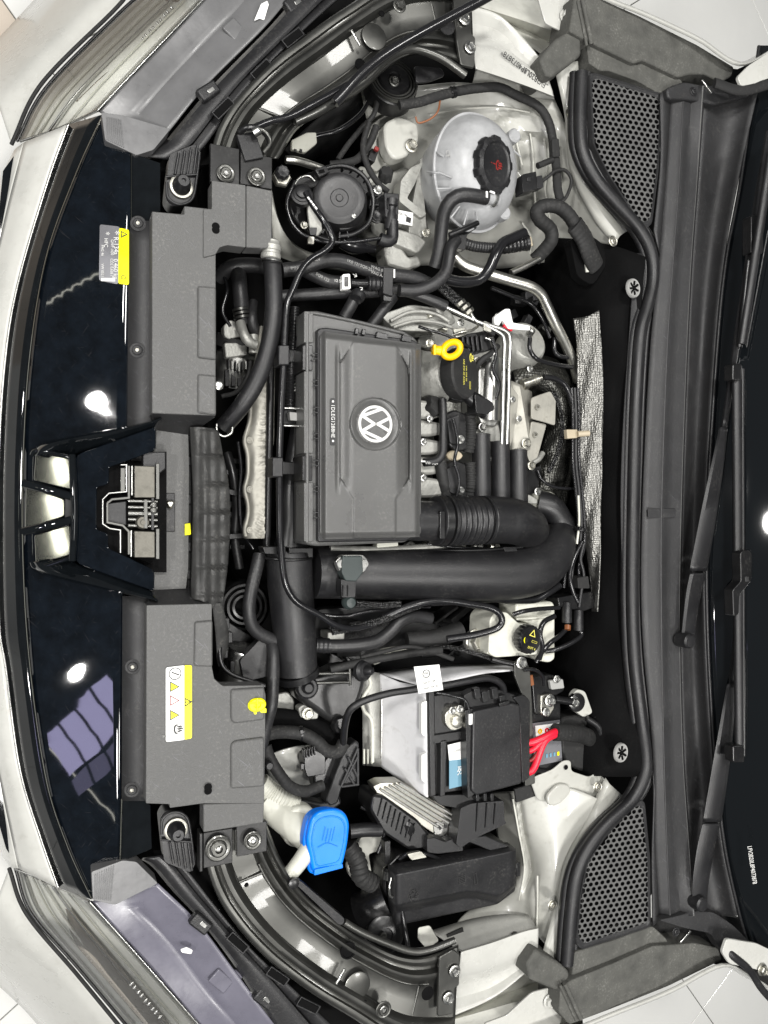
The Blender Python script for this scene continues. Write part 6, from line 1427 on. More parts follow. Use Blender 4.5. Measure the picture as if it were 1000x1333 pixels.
line('cable', 'cable', 'black lead crossing behind the brake reservoir cap', [(738, 818, -.055), (728, 828, -.05), (715, 838, -.048), (705, 850, -.05), (698, 862, -.055)], 3.2, 'shiny')
line('cable', 'cable', 'black hose crossing the top of the brake reservoir', [(668, 800, -.045), (680, 796, -.04), (700, 793, -.04), (728, 791, -.045)], 3, 'shiny')
line('cable', 'cable', 'curved black lead hugging the reservoir cap', [(722, 802, -.045), (708, 810, -.04), (703, 825, -.04), (706, 842, -.042), (702, 858, -.05)], 3.5, 'shiny')
line('vacuum_hose', 'hose', 'black hose looping back on itself left of the brake reservoir', [(480, 815, -.06), (512, 798, -.055), (540, 787, -.05), (575, 782, -.048), (610, 786, -.045), (640, 792, -.042), (653, 804, -.04), (648, 817, -.042), (620, 826, -.05), (582, 832, -.06)], 4.6, 'shiny', n=90)
line('vacuum_hose', 'hose', 'shiny black hose with bright spots under the charge pipe', [(560, 784, -.08), (600, 782, -.075), (640, 779, -.07), (665, 781, -.07), (695, 781, -.07), (714, 771, -.07), (728, 762, -.075)], 5.2, 'shiny', n=60)
line('braided_cable', 'cable', 'grey braided cable running below the pressure sensor lead', [(432, 822, -.06), (455, 818, -.056), (480, 812, -.055), (505, 804, -.055), (525, 795, -.058), (545, 788, -.06)], 5, 'braid', rib=(4, .06))
line('coolant_hose', 'hose', 'grey lower coolant hose leaving the upright air pipe', [(412, 840, -.09), (440, 841, -.085), (470, 839, -.08), (492, 834, -.08), (508, 822, -.08), (522, 808, -.08), (540, 802, -.085), (560, 805, -.09)], 8.5, 'hose', seg=20, n=60)
tag(tube('hose_collar', [(410, 840, -.088), (428, 840.5, -.087)], 9.8, M['plastic'], rib=(6, .03), seg=20), 'plain collar where the grey lower hose joins the air pipe', 'collar')
line('coolant_hose', 'hose', 'black hose curving behind the upright air pipe', [(338, 722, -.08), (334, 740, -.075), (328, 765, -.075), (324, 792, -.075), (328, 814, -.08), (340, 826, -.085), (358, 834, -.09)], 8.5, 'hose', seg=20)
line('coolant_hose', 'hose', 'ribbed black hose hanging below the hose behind the air pipe', [(352, 830, -.10), (356, 850, -.08), (356, 880, -.07), (354, 915, -.06), (346, 948, -.07), (338, 985, -.08)], 8, 'hose', rib=(40, .03), seg=20)
gb = thing('gearbox', 'cast gearbox housing with dark ribs below the charge pipe', 'gearbox', 520, 840, -.45)
prism('gearbox_case', rnd([(410, 790), (500, 785), (560, 795), (640, 800), (650, 870), (560, 870), (470, 880), (400, 870)], 10), -.22, .1, M['plastic2'], gb, bev=.01)
for i in range(12):
    x, y = random.uniform(415, 640), random.uniform(795, 865)
    box('case_rib', x, y, -.15-random.random()*.03, random.uniform(8, 40), random.uniform(4, 10), 30, random.choice((M['cast'], M['plastic2'], M['matte'], M['matte'])), gb, rot=random.uniform(-50, 50), bev=.002)
tube('shift_cable', [(510, 852, -.10), (545, 846, -.095), (580, 842, -.09), (610, 848, -.08), (650, 860, -.07)], 3, M['braid'], gb, rib=(3, .08))
tube('shift_cable', [(430, 872, -.10), (480, 860, -.095), (540, 850, -.09), (575, 846, -.085)], 5, M['matte'], gb)
prism('pale_lever', rnd([(480, 858), (500, 845), (545, 838), (548, 845), (510, 856), (488, 866)], 2), -.12, .01, M['whiteplastic'], gb)
bolt(620, 834, -.10, 16, M['zinc'], gb); lathe('breather', 618, 835, -.1, [(14, -6), (14, 0), (11, 4), (.3, 5)], M['cast'], gb)
tube('black_sleeve', [(530, 835, -.12), (570, 830, -.11), (600, 820, -.11)], 12, M['matte'], gb)
# gearbox mount bracket with black casting
gm = thing('gearbox_mount', 'black cast mount with round bush below the upright air pipe', 'engine mount', 430, 905, -.3)
prism('mount_casting', rnd([(384, 892), (395, 882), (420, 878), (440, 868), (470, 865), (480, 872), (476, 895), (470, 915), (455, 935), (440, 945), (425, 938), (400, 920), (386, 910)], 6), -.11, .05, M['blackpaint2'], gm, bev=.012, seg=4)
lathe('mount_bush', 400, 895, -.10, [(15, -6), (15, 0), (12, 3), (8, 3), (8, 7), (5, 10), (.3, 10)], M['rubber'], gm, axis=(-.1, .1, 1))
lathe('mount_bush', 474, 873, -.09, [(14, -6), (14, 0), (11, 4), (7, 5), (5, 14), (3, 16), (.3, 16)], M['rubber'], gm, axis=(.4, .1, 1))
for y in (876, 888): tube('cast_rib', [(412, y+1, -.10), (455, y, -.10)], 2.2, M['blackpaint'], gm, seg=8)
tube('cast_rib', [(455, 860, -.10), (456, 892, -.10)], 2.2, M['blackpaint'], gm, seg=8)
lathe('mount_eye', 443, 944, -.10, [(11, -6), (11, 0), (9, 3), (5, 3), (4, 1), (.3, 1)], M['plastic2'], gm)
prism('alloy_ear', rnd([(388, 922), (396, 917), (415, 928), (414, 936), (392, 937)], 3), -.12, .02, M['cast'], gm); bolt(401, 929, -.112, 8, M['zinc'], gm)
prism('alloy_edge', rnd([(352, 905), (375, 900), (384, 912), (382, 930), (360, 925)], 5), -.15, .04, M['cast'], gm, bev=.004)
# loom tray
lt = thing('loom_tray', 'black plastic bracket with diagonal lattice beside the battery', 'bracket', 455, 1000, -.25)
prism('tray_side', rnd([(464, 964), (468, 968), (468, 1020), (446, 1024), (440, 1046), (430, 1050), (424, 1044), (436, 1010), (450, 975)], 3), -.10, .03, M['plastic'], lt, bev=.003)
for a, b in (((453, 985), (466, 1012)), ((449, 1000), (462, 1022)), ((466, 985), (449, 1018)), ((445, 1024), (467, 1021)), ((466, 974), (466, 1022)), ((466, 974), (444, 1024))):
    tube('lattice_rib', [(a[0], a[1], -.095), (b[0], b[1], -.095)], 1.7, M['cowl'], lt, seg=8)
prism('tray_arm', rnd([(390, 1040), (402, 1042), (420, 1046), (442, 1035), (446, 1046), (425, 1062), (400, 1058), (385, 1048)], 4), -.11, .03, M['plastic'], lt, bev=.004)
prism('tray_arm', rnd([(408, 1012), (425, 985), (440, 975), (448, 982), (430, 1020), (410, 1028)], 4), -.12, .03, M['plastic2'], lt, bev=.004)
cn2 = thing('body_connector', 'black multi fin connector on the white headlamp bracket', 'connector', 405, 998, -.16)
prism('connector_body', rnd([(396, 985), (412, 976), (424, 984), (424, 1008), (400, 1012), (396, 1000)], 3), -.09, .03, M['plastic2'], cn2)
for i in range(5): box('connector_fin', 396+i*3.5, 982-i*1.2, -.085, 2, 12, 8, M['plastic2'], cn2)
box('connector_fin', 394, 998, -.085, 5, 8, 8, M['plastic2'], cn2)
wb2 = thing('lamp_bracket', 'white metal bracket behind the lower grey cover', 'bracket', 375, 990, -.2)
loft('bracket_sheet', [[(346, 985, -.14), (372, 975, -.13), (400, 970, -.14), (425, 975, -.16)], [(350, 1010, -.16), (378, 1005, -.15), (404, 1010, -.16), (425, 1015, -.18)], [(360, 1035, -.19), (385, 1030, -.19), (410, 1030, -.2), (425, 1030, -.2)]], M['white'], wb2, nu=20, nv=4, cross='cr', thick=.003)
line('wiring_harness', 'cable', 'thick taped loom crossing to the gearbox mount eye', [(340, 958, -.10), (362, 953, -.10), (392, 955, -.098), (412, 965, -.096), (425, 977, -.095), (440, 978, -.095), (448, 966, -.095)], 8.5, 'matte', n=50)
line('wiring_harness', 'cable', 'taped loom hanging in a deep loop over the white bracket', [(346, 972, -.08), (352, 988, -.075), (364, 1008, -.075), (378, 1024, -.08), (398, 1030, -.085), (420, 1022, -.09)], 7.5, 'matte', n=50)
line('wiring_harness', 'cable', 'broad dark loom behind the taped loop', [(350, 935, -.13), (380, 938, -.13), (410, 948, -.13), (430, 960, -.13)], 14, 'felt', flat=.7)
tag(lathe('rubber_plug', 350, 996, -.06, [(5.5, -3), (5.5, 3), (4, 5), (.3, 5)], M['rubber']), 'round black rubber plug on the edge of the grey cover', 'plug')

# ------------------------------------------------------------------ battery
bat = thing('battery', 'car battery with black top in a white insulating sleeve', 'battery', 620, 960, -.25)
# the sleeve and case are real boxes: front wall leans away below the top edge
top = [(556, 896), (690, 902), (735, 940), (737, 990), (700, 1018), (560, 1038)]
def quad(name, pts, mat, parent, th=.002, bev=0):
    V = [W(*p) for p in pts]; n = len(V)
    o = mesh_obj(name, V, [tuple(range(n))], mat, parent, smooth=False, thick=th, bev=bev); return o
case = prism('battery_case', rnd([(562, 902), (730, 906), (732, 1008), (562, 1036)], 3), -.065, .15, M['plastic2'], bat, bev=.003)
# white sleeve: front face and top lip
A0, A1, B0, B1 = (555, 893, -.065), (555, 1037, -.065), (478, 880, -.20), (490, 998, -.20)
V = [W(*A0), W(*A1), W(556, 1037, -.065)-Vector((.004, 0, .14)), W(556, 893, -.065)-Vector((.004, 0, .14))]
loft('insulating_sleeve', [[(557, 895, -.062), (557, 965, -.062), (557, 1038, -.062)], [(520, 888, -.125), (520, 955, -.125), (522, 1016, -.125)], [(492, 876, -.17), (494, 935, -.17), (494, 996, -.17)]], M['sleeve'], bat, nu=30, nv=6, thick=.003, zf=lambda x, y, u, v: .002*math.sin(u*7)*math.sin(v*3))
loft('sleeve_side', [[(557, 895, -.062), (620, 878, -.064), (672, 872, -.07)], [(492, 876, -.17), (560, 868, -.15), (660, 865, -.13)]], M['sleeve'], bat, nu=24, nv=3, thick=.003)
tube('sleeve_seam', [(497, 890, -.162), (497, 950, -.162), (496, 990, -.165)], 1.2, M['steel'], bat, seg=8)
for y0, y1 in ((912, 960), (980, 1020)): prism('sleeve_pad', rnd([(549, y0+3), (556, y0), (556, y1), (549, y1-4)], 2), -.058, .01, M['paper'], bat, bev=.002)
loft('sleeve_back', [[(470, 872, -.17), (472, 930, -.17), (472, 996, -.17)], [(494, 876, -.165), (497, 935, -.165), (497, 998, -.165)]], M['cast'], bat, nu=10, nv=2, thick=.003)
tube('tray_rod', [(480, 880, -.14), (482, 892, -.135), (472, 910, -.135), (474, 925, -.135), (484, 940, -.135), (485, 992, -.14)], 2.4, M['whiteplastic'], bat)
for i in range(3): tube('tray_slot', [(474+i*5, 975, -.15), (474+i*5, 994, -.15)], 1.6, M['whiteplastic'], bat, seg=8)
# top recess with terminal
prism('top_plate', rnd([(562, 905), (606, 900), (606, 955), (563, 962)], 3), -.058, .01, M['plastic2'], bat, bev=.002)
prism('top_rail', rnd([(558, 897), (566, 896), (568, 1036), (560, 1038)], 2), -.054, .02, M['plastic2'], bat, bev=.002)
prism('top_rail', rnd([(574, 965), (582, 963), (580, 1036), (573, 1038)], 2), -.052, .015, M['plastic2'], bat, bev=.002)
prism('top_rail', rnd([(562, 957), (608, 950), (608, 962), (562, 970)], 2), -.054, .015, M['plastic2'], bat, bev=.002)
prism('brand_label', [(583, 970), (607, 964), (607, 990), (585, 990)], -.0575, .0012, M['paper'], bat, bev=0)
prism('brand_label', [(585, 990), (607, 988), (606, 1022), (585, 1027)], -.0573, .0012, M['bluelabel'], bat, bev=0)
lettering('\u6b8a.', 602, 1004, -.056, 13, M['paper'], bat, rot=-4); lettering('ENERGY', 596, 977, -.056, 4, M['greyprint'], bat, rot=8)
lathe('terminal_post', 592, 938, -.052, [(11, -4), (11, 0), (8, 1), (8, 8), (6.5, 9), (.3, 9)], M['zinc'], bat)
prism('terminal_clamp', rnd([(579, 930), (588, 920), (602, 918), (606, 930), (602, 948), (588, 952), (580, 944)], 4), -.048, .012, M['zinc'], bat, bev=.0015)
bolt(589, 925, -.046, 5, M['steel'], bat); bolt(599, 923, -.046, 5, M['steel'], bat)
# right side label and case beyond the cover
prism('side_label', [(690, 942), (729, 937), (732, 990), (694, 998)], -.0615, .0012, M['silverlabel'], bat, bev=0)
prism('side_label', [(697, 945), (728, 941), (729, 957), (698, 961)], -.0605, .0008, M['paper'], bat, bev=0)
for i, m in enumerate(('yellow', 'red', 'ink')): lathe('label_symbol', 703+i*9, 952-i*1.2, -.060, [(3.4, 0), (3.4, .5), (1.2, .5), (1.2, 0)], M[m], bat, close=False)
for i in range(4): box('label_line', 712+i*5, 984-i*1.0, -.060, 3, 5, .5, M['bluelabel'] if i < 3 else M['limelabel'], bat, bev=0)
tube('case_handle', [(690, 1000, -.06), (715, 1004, -.062), (734, 996, -.064)], 3, M['plastic2'], bat)
# fuse carrier cover over the battery
fcv = thing('battery_fuse_cover', 'plain matte black cover clipped over the battery positive terminal', 'cover', 640, 970, -.06)
prism('cover_lid', rnd([(616, 926), (668, 915), (678, 918), (680, 1020), (620, 1036), (614, 1030)], 4), lambda x, y: -.030-.00008*(x-616), .025, M['plastic'], fcv, bev=.003, seg=3)
prism('cover_side', rnd([(668, 908), (682, 904), (690, 912), (690, 1012), (680, 1020), (676, 918)], 3), -.038, .03, M['plastic2'], fcv, bev=.002)
prism('cover_base', rnd([(604, 905), (618, 898), (650, 898), (672, 905), (674, 918), (614, 930), (606, 940)], 3), -.044, .02, M['plastic2'], fcv, bev=.002)
for x, y in ((622, 903), (632, 907), (645, 903), (655, 912)): box('base_block', x, y, -.036, 9, 14, 9, M['plastic2'], fcv, rot=8)
prism('cover_hinge', rnd([(606, 925), (616, 922), (618, 1034), (609, 1040)], 2), -.036, .02, M['plastic2'], fcv, bev=.002)
prism('hinge_tab', rnd([(611, 930), (616, 929), (616, 943), (611, 944)], 1), -.032, .006, M['paper'], fcv, bev=.0008)
for x in (622, 632, 641): box('lock_tooth', x, 1038, -.05, 5, 10, 10, M['plastic2'], fcv)
box('lid_notch', 657, 916, -.031, 16, 5, 4, M['plastic2'], fcv, rot=10)
# red leads
for i, (a, m) in enumerate(((968, 4.8), (978, 3.6), (990, 2.2), (1004, 4.6))):
    tag(tube('battery_lead', [(680, a, -.05), (694, a-2, -.04), (708, 960+i*2.2, -.034), (722, 953+i*1.2, -.036), (732, 952+i, -.045)], m, M['red'] if i != 2 else M['darkred'], seg=14), ('uppermost red', 'second red', 'thin dark red', 'lowest red')[i]+' lead leaving the battery fuse cover', 'cable', 'red battery leads')
line('battery_cable', 'cable', 'thick taped black bundle continuing the red leads', [(722, 953, -.038), (740, 954, -.045), (762, 958, -.06), (780, 968, -.08), (790, 985, -.1)], 11, 'matte', flat=.8)
tb = thing('firewall_gland', 'black rubber cable gland and loom bracket right of the battery', 'gland', 760, 975, -.12)
prism('gland_body', rnd([(730, 935), (770, 928), (790, 945), (792, 985), (775, 1010), (745, 1000), (732, 985)], 8), -.075, .05, M['matte'], tb, bev=.005)
tube('gland_tube', [(775, 930, -.06), (790, 945, -.055), (795, 970, -.06), (788, 995, -.07)], 5, M['rubber'], tb)
tube('gland_tube', [(764, 935, -.055), (780, 948, -.05), (784, 975, -.055), (778, 996, -.065)], 4, M['rubber'], tb)
# hold-down bar and positive distribution post
hb = thing('battery_stay', 'upright black steel stay bolted between brake reservoir and battery', 'bracket', 688, 940, -.12)
prism('stay_plate', rnd([(670, 862), (684, 858), (690, 870), (692, 900), (697, 1020), (684, 1024), (680, 905), (670, 880)], 2), -.045, .006, M['blackpaint'], hb, bev=.001)
box('stay_foot', 690, 1030, -.07, 44, 18, 4, M['matte'], hb, rot=8); bolt(679, 863, -.042, 8, M['steel'], hb)
tube('stay_rail', [(640, 858, -.06), (655, 862, -.055), (678, 866, -.05)], 3.5, M['plastic2'], hb)
pt = thing('terminal_block', 'black terminal block with two silver studs right of the battery stay', 'terminal', 715, 905, -.1)
prism('block_body', rnd([(692, 882), (718, 878), (735, 884), (734, 900), (720, 908), (712, 932), (696, 930)], 3), -.06, .04, M['plastic2'], pt, bev=.002)
prism('stud_clamp', rnd([(704, 905), (720, 903), (722, 922), (714, 934), (704, 930)], 3), -.054, .012, M['zinc'], pt, bev=.0015)
bolt(716, 912, -.05, 8, M['steel'], pt); bolt(711, 927, -.05, 5.5, M['steel'], pt)
prism('stud_plate', rnd([(716, 886), (733, 884), (735, 896), (718, 898)], 2), -.05, .008, M['greyprint'], pt); bolt(725, 884, -.046, 5, M['steel'], pt)
box('copper_tab', 692, 886, -.052, 7, 14, 4, M['orange'], pt, rot=10)
tube('stud_arm', [(722, 910, -.058), (736, 912, -.056), (748, 914, -.055)], 5, M['plastic2'], pt); lathe('stud_ring', 750, 914, -.06, [(12, -3), (12, 3), (10, 4), (.3, 3)], M['plastic2'], pt)
# cables over the battery and white tag
line('battery_cable', 'cable', 'black cable rising from the mount eye over the white sleeve', [(447, 968, -.09), (449, 945, -.07), (456, 924, -.05), (475, 912, -.042), (505, 903, -.038), (530, 899, -.036), (550, 896, -.036), (580, 892, -.036), (612, 886, -.036), (636, 883, -.038), (652, 890, -.042), (656, 902, -.05), (650, 914, -.06)], 4.6, 'rubber', n=90)
tgp = thing('paper_tag', 'small white paper tag with round logo hung on the battery cable', 'tag', 556, 886, -.05)
prism('tag_sheet', [(539, 868), (572, 865), (577, 898), (545, 903)], -.03, .0008, M['paper'], tgp, bev=0)
lathe('tag_logo', 555, 877, -.0295, [(5.4, 0), (5.4, .4), (4.5, .4), (4.5, 0)], M['ink'], tgp, close=False); lettering('VW', 555, 877, -.0293, 5.5, M['ink'], tgp, rot=8, sx=.7)
lathe('tag_logo', 566, 878, -.0295, [(4, 0), (4, .3), (3.4, .3), (3.4, 0)], M['greyprint'], tgp, close=False)
lettering('5Q0 971 349', 559, 888, -.0293, 4.2, M['ink'], tgp, rot=6, sx=.8); lettering('FAW-VW 28', 561, 895, -.0293, 4.2, M['ink'], tgp, rot=6, sx=.9)
# ------------------------------------------------------------------ engine control unit
ecu = thing('control_unit', 'finned metal engine control unit in a black bracket beside the battery', 'control unit', 550, 1060, -.2)
prism('ecu_case', rnd([(486, 1024), (496, 1019), (522, 1018), (606, 1066), (604, 1078), (566, 1086), (560, 1082), (492, 1034)], 2), -.085, .03, M['zinc'], ecu, bev=.002)
for i in range(5): tube('ecu_fin', [(496+i*6, 1028-i*2.2, -.081), (570+i*7, 1076-i*2.4, -.078)], 1.8, M['alu'], ecu, seg=8)
for i in range(8): tube('ecu_louvre', [(515+i*4, 1023+i*2.4, -.080), (519+i*4, 1026+i*2.4, -.080)], .9, M['ink'], ecu, seg=6)
prism('ecu_end', rnd([(564, 1072), (603, 1062), (604, 1078), (566, 1092)], 1), -.083, .02, M['steel'], ecu, bev=.001)
for i in range(5): lathe('ecu_eye', 573+i*7, 1078-i*2.2, -.079, [(2.2, 0), (2.2, .5), (1, .5), (.2, .4)], M['ink'], ecu)
prism('bracket_front', rnd([(486, 1035), (500, 1036), (545, 1068), (562, 1090), (560, 1104), (535, 1108), (500, 1085), (482, 1055)], 5), -.075, .06, M['plastic2'], ecu, bev=.004)
for i in range(8): tube('bracket_rib', [(498+i*6, 1040+i*4.6, -.073), (492+i*6, 1062+i*4.8, -.074)], 1.2, M['plastic2'], ecu, seg=6)
prism('bracket_side', rnd([(600, 1052), (614, 1046), (656, 1042), (657, 1068), (660, 1072), (618, 1092), (600, 1104), (594, 1100)], 3), -.05, .03, M['plastic'], ecu, bev=.003)
prism('bracket_side', rnd([(556, 1092), (566, 1090), (580, 1096), (600, 1088), (604, 1108), (570, 1112), (556, 1110)], 3), -.062, .03, M['plastic'], ecu, bev=.003)
for x in (622, 634, 645): tube('bracket_rib', [(x, 1046, -.0485), (x-2, 1082-(x-622)*.4, -.049)], 1.2, M['plastic2'], ecu, seg=6)
prism('bracket_top', rnd([(562, 1036), (600, 1034), (650, 1040), (652, 1046), (604, 1054), (572, 1048)], 3), -.06, .02, M['plastic2'], ecu)
lathe('bracket_boss', 528, 1080, -.08, [(12, -6), (12, 0), (9, 3), (.3, 4)], M['plastic2'], ecu, axis=(-.6, -.3, 1))
# ------------------------------------------------------------------ fuse box
fb = thing('fuse_box', 'large black plastic fuse box with pictograms on its sloping lid', 'fuse box', 590, 1150, -.2)
lidq = rnd([(513, 1137), (520, 1132), (668, 1104), (673, 1112), (672, 1160), (648, 1178), (525, 1205), (516, 1196)], 5)
prism('fuse_case', rnd([(500, 1132), (520, 1112), (640, 1092), (668, 1104), (672, 1160), (648, 1178), (525, 1204), (500, 1160)], 4), -.10, .07, M['plastic2'], fb, bev=.003)
def lz(x, y): return -.048-.00035*max(0, (y-(1137-(x-516)*.19)))-.022*sst(44, 58, y-(1137-(x-516)*.19))
rl = []
for k in range(26):
    v = k/25; x = 515+(672-515)*v
    yt = 1136-(x-515)*.2; yb = 1204-(x-515)*.21-max(0, x-648)*.75
    rl.append([(x, yt+(yb-yt)*j/9, 0) for j in range(10)])
def fz(x, y, u, v):
    h = -.045-.010*u-.016*sst(.62, .78, u-.25*sst(.55, 1, v)*1.2+.2*sst(.45, 0, v)*0)
    h -= .004*(1-sst(0, .05, u))+.004*(1-sst(0, .03, v))+.004*(1-sst(0, .03, 1-v))
    return h
loft('fuse_lid', rl, M['plastic'], fb, nu=60, nv=2, zf=fz, skirt=.03, along='lin', ang=60)
for s_, x, y, sz in (('\u25a4', 602, 1146, 13), ('\u25af', 619, 1143, 15), ('\u267b', 539, 1166, 14)): lettering(s_, x, y, -.0475, sz, M['ink'], fb, rot=8)
tube('lid_catch', [(509, 1143, -.06), (507, 1155, -.055), (508, 1166, -.058), (511, 1168, -.06)], 1.6, M['steel'], fb)
box('side_lug', 675, 1132, -.055, 6, 18, 12, M['plastic2'], fb); prism('fuse_flange', rnd([(530, 1112), (548, 1108), (556, 1116), (536, 1120)], 2), -.058, .006, M['zinc'], fb)
prism('lid_top', [(600, 1092), (632, 1088), (664, 1102), (640, 1108)], -.058, .01, M['plastic'], fb)
# ------------------------------------------------------------------ washer bottle neck and cap
wn = thing('washer_filler', 'white washer bottle neck with bright blue flip cap', 'washer bottle', 410, 1080, -.2)
tube('neck', [(345, 1040, -.13), (362, 1055, -.12), (380, 1070, -.10), (398, 1085, -.08), (412, 1092, -.07)], 20, M['whiteplastic'], wn, seg=28, n=24, taper=lambda t: 1.1-.1*t)
tube('neck_bellows', [(338, 1020, -.12), (352, 1032, -.12), (368, 1042, -.115), (385, 1052, -.11)], 14, M['whiteplastic'], wn, rib=(4.4, .05), seg=24)
prism('neck_shoulder', rnd([(368, 1065), (385, 1050), (405, 1050), (415, 1062), (400, 1100), (385, 1106), (372, 1100)], 8), -.085, .04, M['whiteplastic'], wn, bev=.008, seg=4)
tube('cap_strap', [(408, 1094, -.052), (396, 1114, -.046), (384, 1130, -.042), (375, 1140, -.04)], 10.5, M['whiteplastic'], wn, seg=24, taper=lambda t: 1.15-.2*t, n=20)
cap_out = rnd([(405, 1066), (416, 1056), (436, 1053), (450, 1058), (456, 1072), (453, 1100), (446, 1130), (408, 1139), (404, 1118), (399, 1096)], 9, 6)
prism('cap_skirt', [(x-5, y+1) for x, y in cap_out], -.042, .02, M['blue'], wn, bev=.003, seg=3)
cz = lambda x, y: -.026-.0001*(456-x)
prism('cap_lid', cap_out, cz, .014, M['blue'], wn, bev=.0045, seg=4)
cin = [(x*.78+428*.22, y*.78+1094*.22) for x, y in cap_out]
tube('cap_bead', [(x, y, cz(x, y)+.0004) for x, y in cin+[cin[0]]], 1.0, M['blue'], wn, n=90, seg=8)
prism('cap_lip', rnd([(410, 1132), (446, 1124), (447, 1130), (409, 1140)], 2), -.027, .01, M['blue'], wn, bev=.002)
for i in range(4): tube('cap_symbol', [(420+i*4, 1098-abs(i-1.5)*2, -.0272), (424+i*4, 1080-abs(i-1.5)*2, -.0268)], .35, M['blue'], wn, seg=6)
tube('cap_symbol', [(414, 1104, -.028), (426, 1098, -.0272), (440, 1102, -.0268)], .4, M['blue'], wn, seg=6)
dd = thing('bonnet_gas_link', 'flat dark grey bracket strip behind the washer cap on the brace', 'bracket', 410, 1165, -.05)
prism('strip', rnd([(382, 1148), (391, 1146), (449, 1196), (447, 1204), (441, 1204)], 3), -.018, .012, M['plastic'], dd, bev=.002)
lathe('strip_tip', 382, 1150, -.016, [(7, -4), (7, 2), (4, 3), (.3, 3)], M['plastic2'], dd)
tube('bead', [(448, 1200, -.02), (470, 1213, -.018), (500, 1226, -.016), (535, 1238, -.014), (560, 1236, -.013), (592, 1224, -.012)], 4.5, M['blackpaint'], dd)
# dark things between washer neck and fuse box
ug = thing('wing_loom', 'dark hoses and bracket between washer cap and fuse box', 'loom', 480, 1130, -.2)
tube('hose', [(456, 1082, -.09), (475, 1080, -.085), (495, 1080, -.085)], 9, M['rubber'], ug)
tube('hose', [(452, 1100, -.11), (465, 1120, -.105), (470, 1140, -.105), (485, 1150, -.11)], 12, M['matte'], ug, rib=(7, .06))
prism('pale_plate', rnd([(470, 1090), (498, 1088), (500, 1105), (480, 1112), (486, 1150), (478, 1165), (455, 1140), (452, 1128)], 3), -.15, .01, M['whitedull'], ug)
tube('motor', [(470, 1190, -.14), (485, 1182, -.13), (505, 1172, -.12)], 26, M['plastic2'], ug, seg=28)
lathe('motor_face', 502, 1216, -.09, [(26, -10), (26, 0), (22, 3), (9, 4), (8, 2), (.3, 2)], M['plastic2'], ug, axis=(-.1, .1, 1)); lathe('motor_nut', 498, 1218, -.083, [(5, 0), (5, 3), (2, 3), (.3, 2)], M['blackpaint'], ug)
tube('shield_edge', [(520, 1165, -.08), (524, 1190, -.07), (528, 1215, -.065), (532, 1236, -.06)], 3, M['plastic2'], ug)
box('clip', 505, 1110, -.09, 8, 30, 14, M['plastic2'], ug); lathe('clip_ring', 505, 1135, -.09, [(7, -8), (7, 4), (5, 5), (.3, 5)], M['steel'], ug, axis=(0, 1, .2))
prism('rust_flap', rnd([(545, 1208), (560, 1205), (572, 1225), (556, 1236), (544, 1222)], 3), -.07, .003, M['whitedull'], ug)
box('panel_slot', 593, 1215, -.104, 24, 6, 2, M['ink'], ug, rot=10, bev=0)

# ------------------------------------------------------------------ small cables and ties in the shadowed gaps
for lab, pts, r, mt_ in (
    ('thin black cable hanging in the gap under the brace edge trim', [(385, 190, -.15), (410, 178, -.13), (440, 170, -.12), (468, 150, -.12), (482, 128, -.12)], 3, 'shiny'),
    ('black cable curling below the horn drum', [(492, 128, -.10), (486, 150, -.10), (470, 168, -.11), (452, 190, -.12), (440, 208, -.12)], 3.4, 'matte'),
    ('ribbed black loom under the fat smooth hose end', [(296, 590, -.16), (304, 620, -.15), (308, 660, -.15), (306, 700, -.15), (312, 740, -.15)], 6, 'plastic2'),
    ('thin cable beside the scalloped heat shield', [(310, 575, -.12), (314, 610, -.12), (312, 650, -.12), (316, 690, -.12), (330, 715, -.11)], 2.2, 'shiny'),
    ('small cable crossing in front of the alternator', [(286, 345, -.13), (296, 375, -.12), (290, 405, -.12), (300, 425, -.12)], 2.4, 'shiny'),
    ('dark cable under the stubby alternator hose', [(326, 470, -.12), (322, 490, -.12), (308, 510, -.12), (288, 516, -.12)], 3, 'matte'),
    ('thin cable between gearbox and charge pipe', [(415, 800, -.13), (450, 802, -.12), (480, 796, -.12), (520, 792, -.12), (560, 790, -.12)], 2.4, 'shiny'),
    ('black cable draped over the gearbox towards the battery tag', [(470, 856, -.10), (500, 848, -.095), (530, 842, -.09), (556, 846, -.09), (590, 858, -.085)], 3, 'matte'),
    ('thin black cable behind the control unit bracket', [(470, 1050, -.12), (490, 1062, -.11), (500, 1085, -.11), (492, 1110, -.11)], 2.4, 'shiny'),
    ('cable rising from the fuse box to the control unit', [(520, 1118, -.08), (534, 1110, -.07), (556, 1112, -.066), (572, 1118, -.07)], 2.6, 'shiny'),
    ('black cable dropping from the foil strip to the firewall plugs', [(758, 705, -.06), (748, 726, -.06), (742, 748, -.06), (746, 770, -.06), (752, 784, -.06)], 2.8, 'shiny'),
    ('second cable dropping from the foil strip to the firewall plugs', [(760, 708, -.055), (756, 728, -.055), (760, 748, -.055), (757, 768, -.055), (754, 790, -.058)], 2.2, 'rubber')):
    line('cable', 'cable', lab, pts, r, mt_)
for lab, x, y, z, a in (('zip tie round the arching harness above the tank', 590, 120, -.06, 12), ('zip tie round the arching harness beside the tank', 722, 195, -.043, 84), ('zip tie where the foil strip cables gather', 756, 690, -.062, 80), ('zip tie on the thick loom by the gearbox mount', 392, 955, -.098, 10)):
    t = thing('cable_tie', lab, 'cable tie', x, y, z)
    c, s_ = math.cos(R(a)), math.sin(R(a)); r_ = 7.4 if y != 690 else 9
    if y == 955: r_ = 10
    tube('tie_band', [(x-2*c, y+2*s_, z), (x+2*c, y-2*s_, z)], r_, M['plastic2'], t, n=2, seg=18, flat=.85)
    box('tie_head', x+1, y-2, z+r_*.0011, 5, 6, 5, M['plastic2'], t, rot=a)

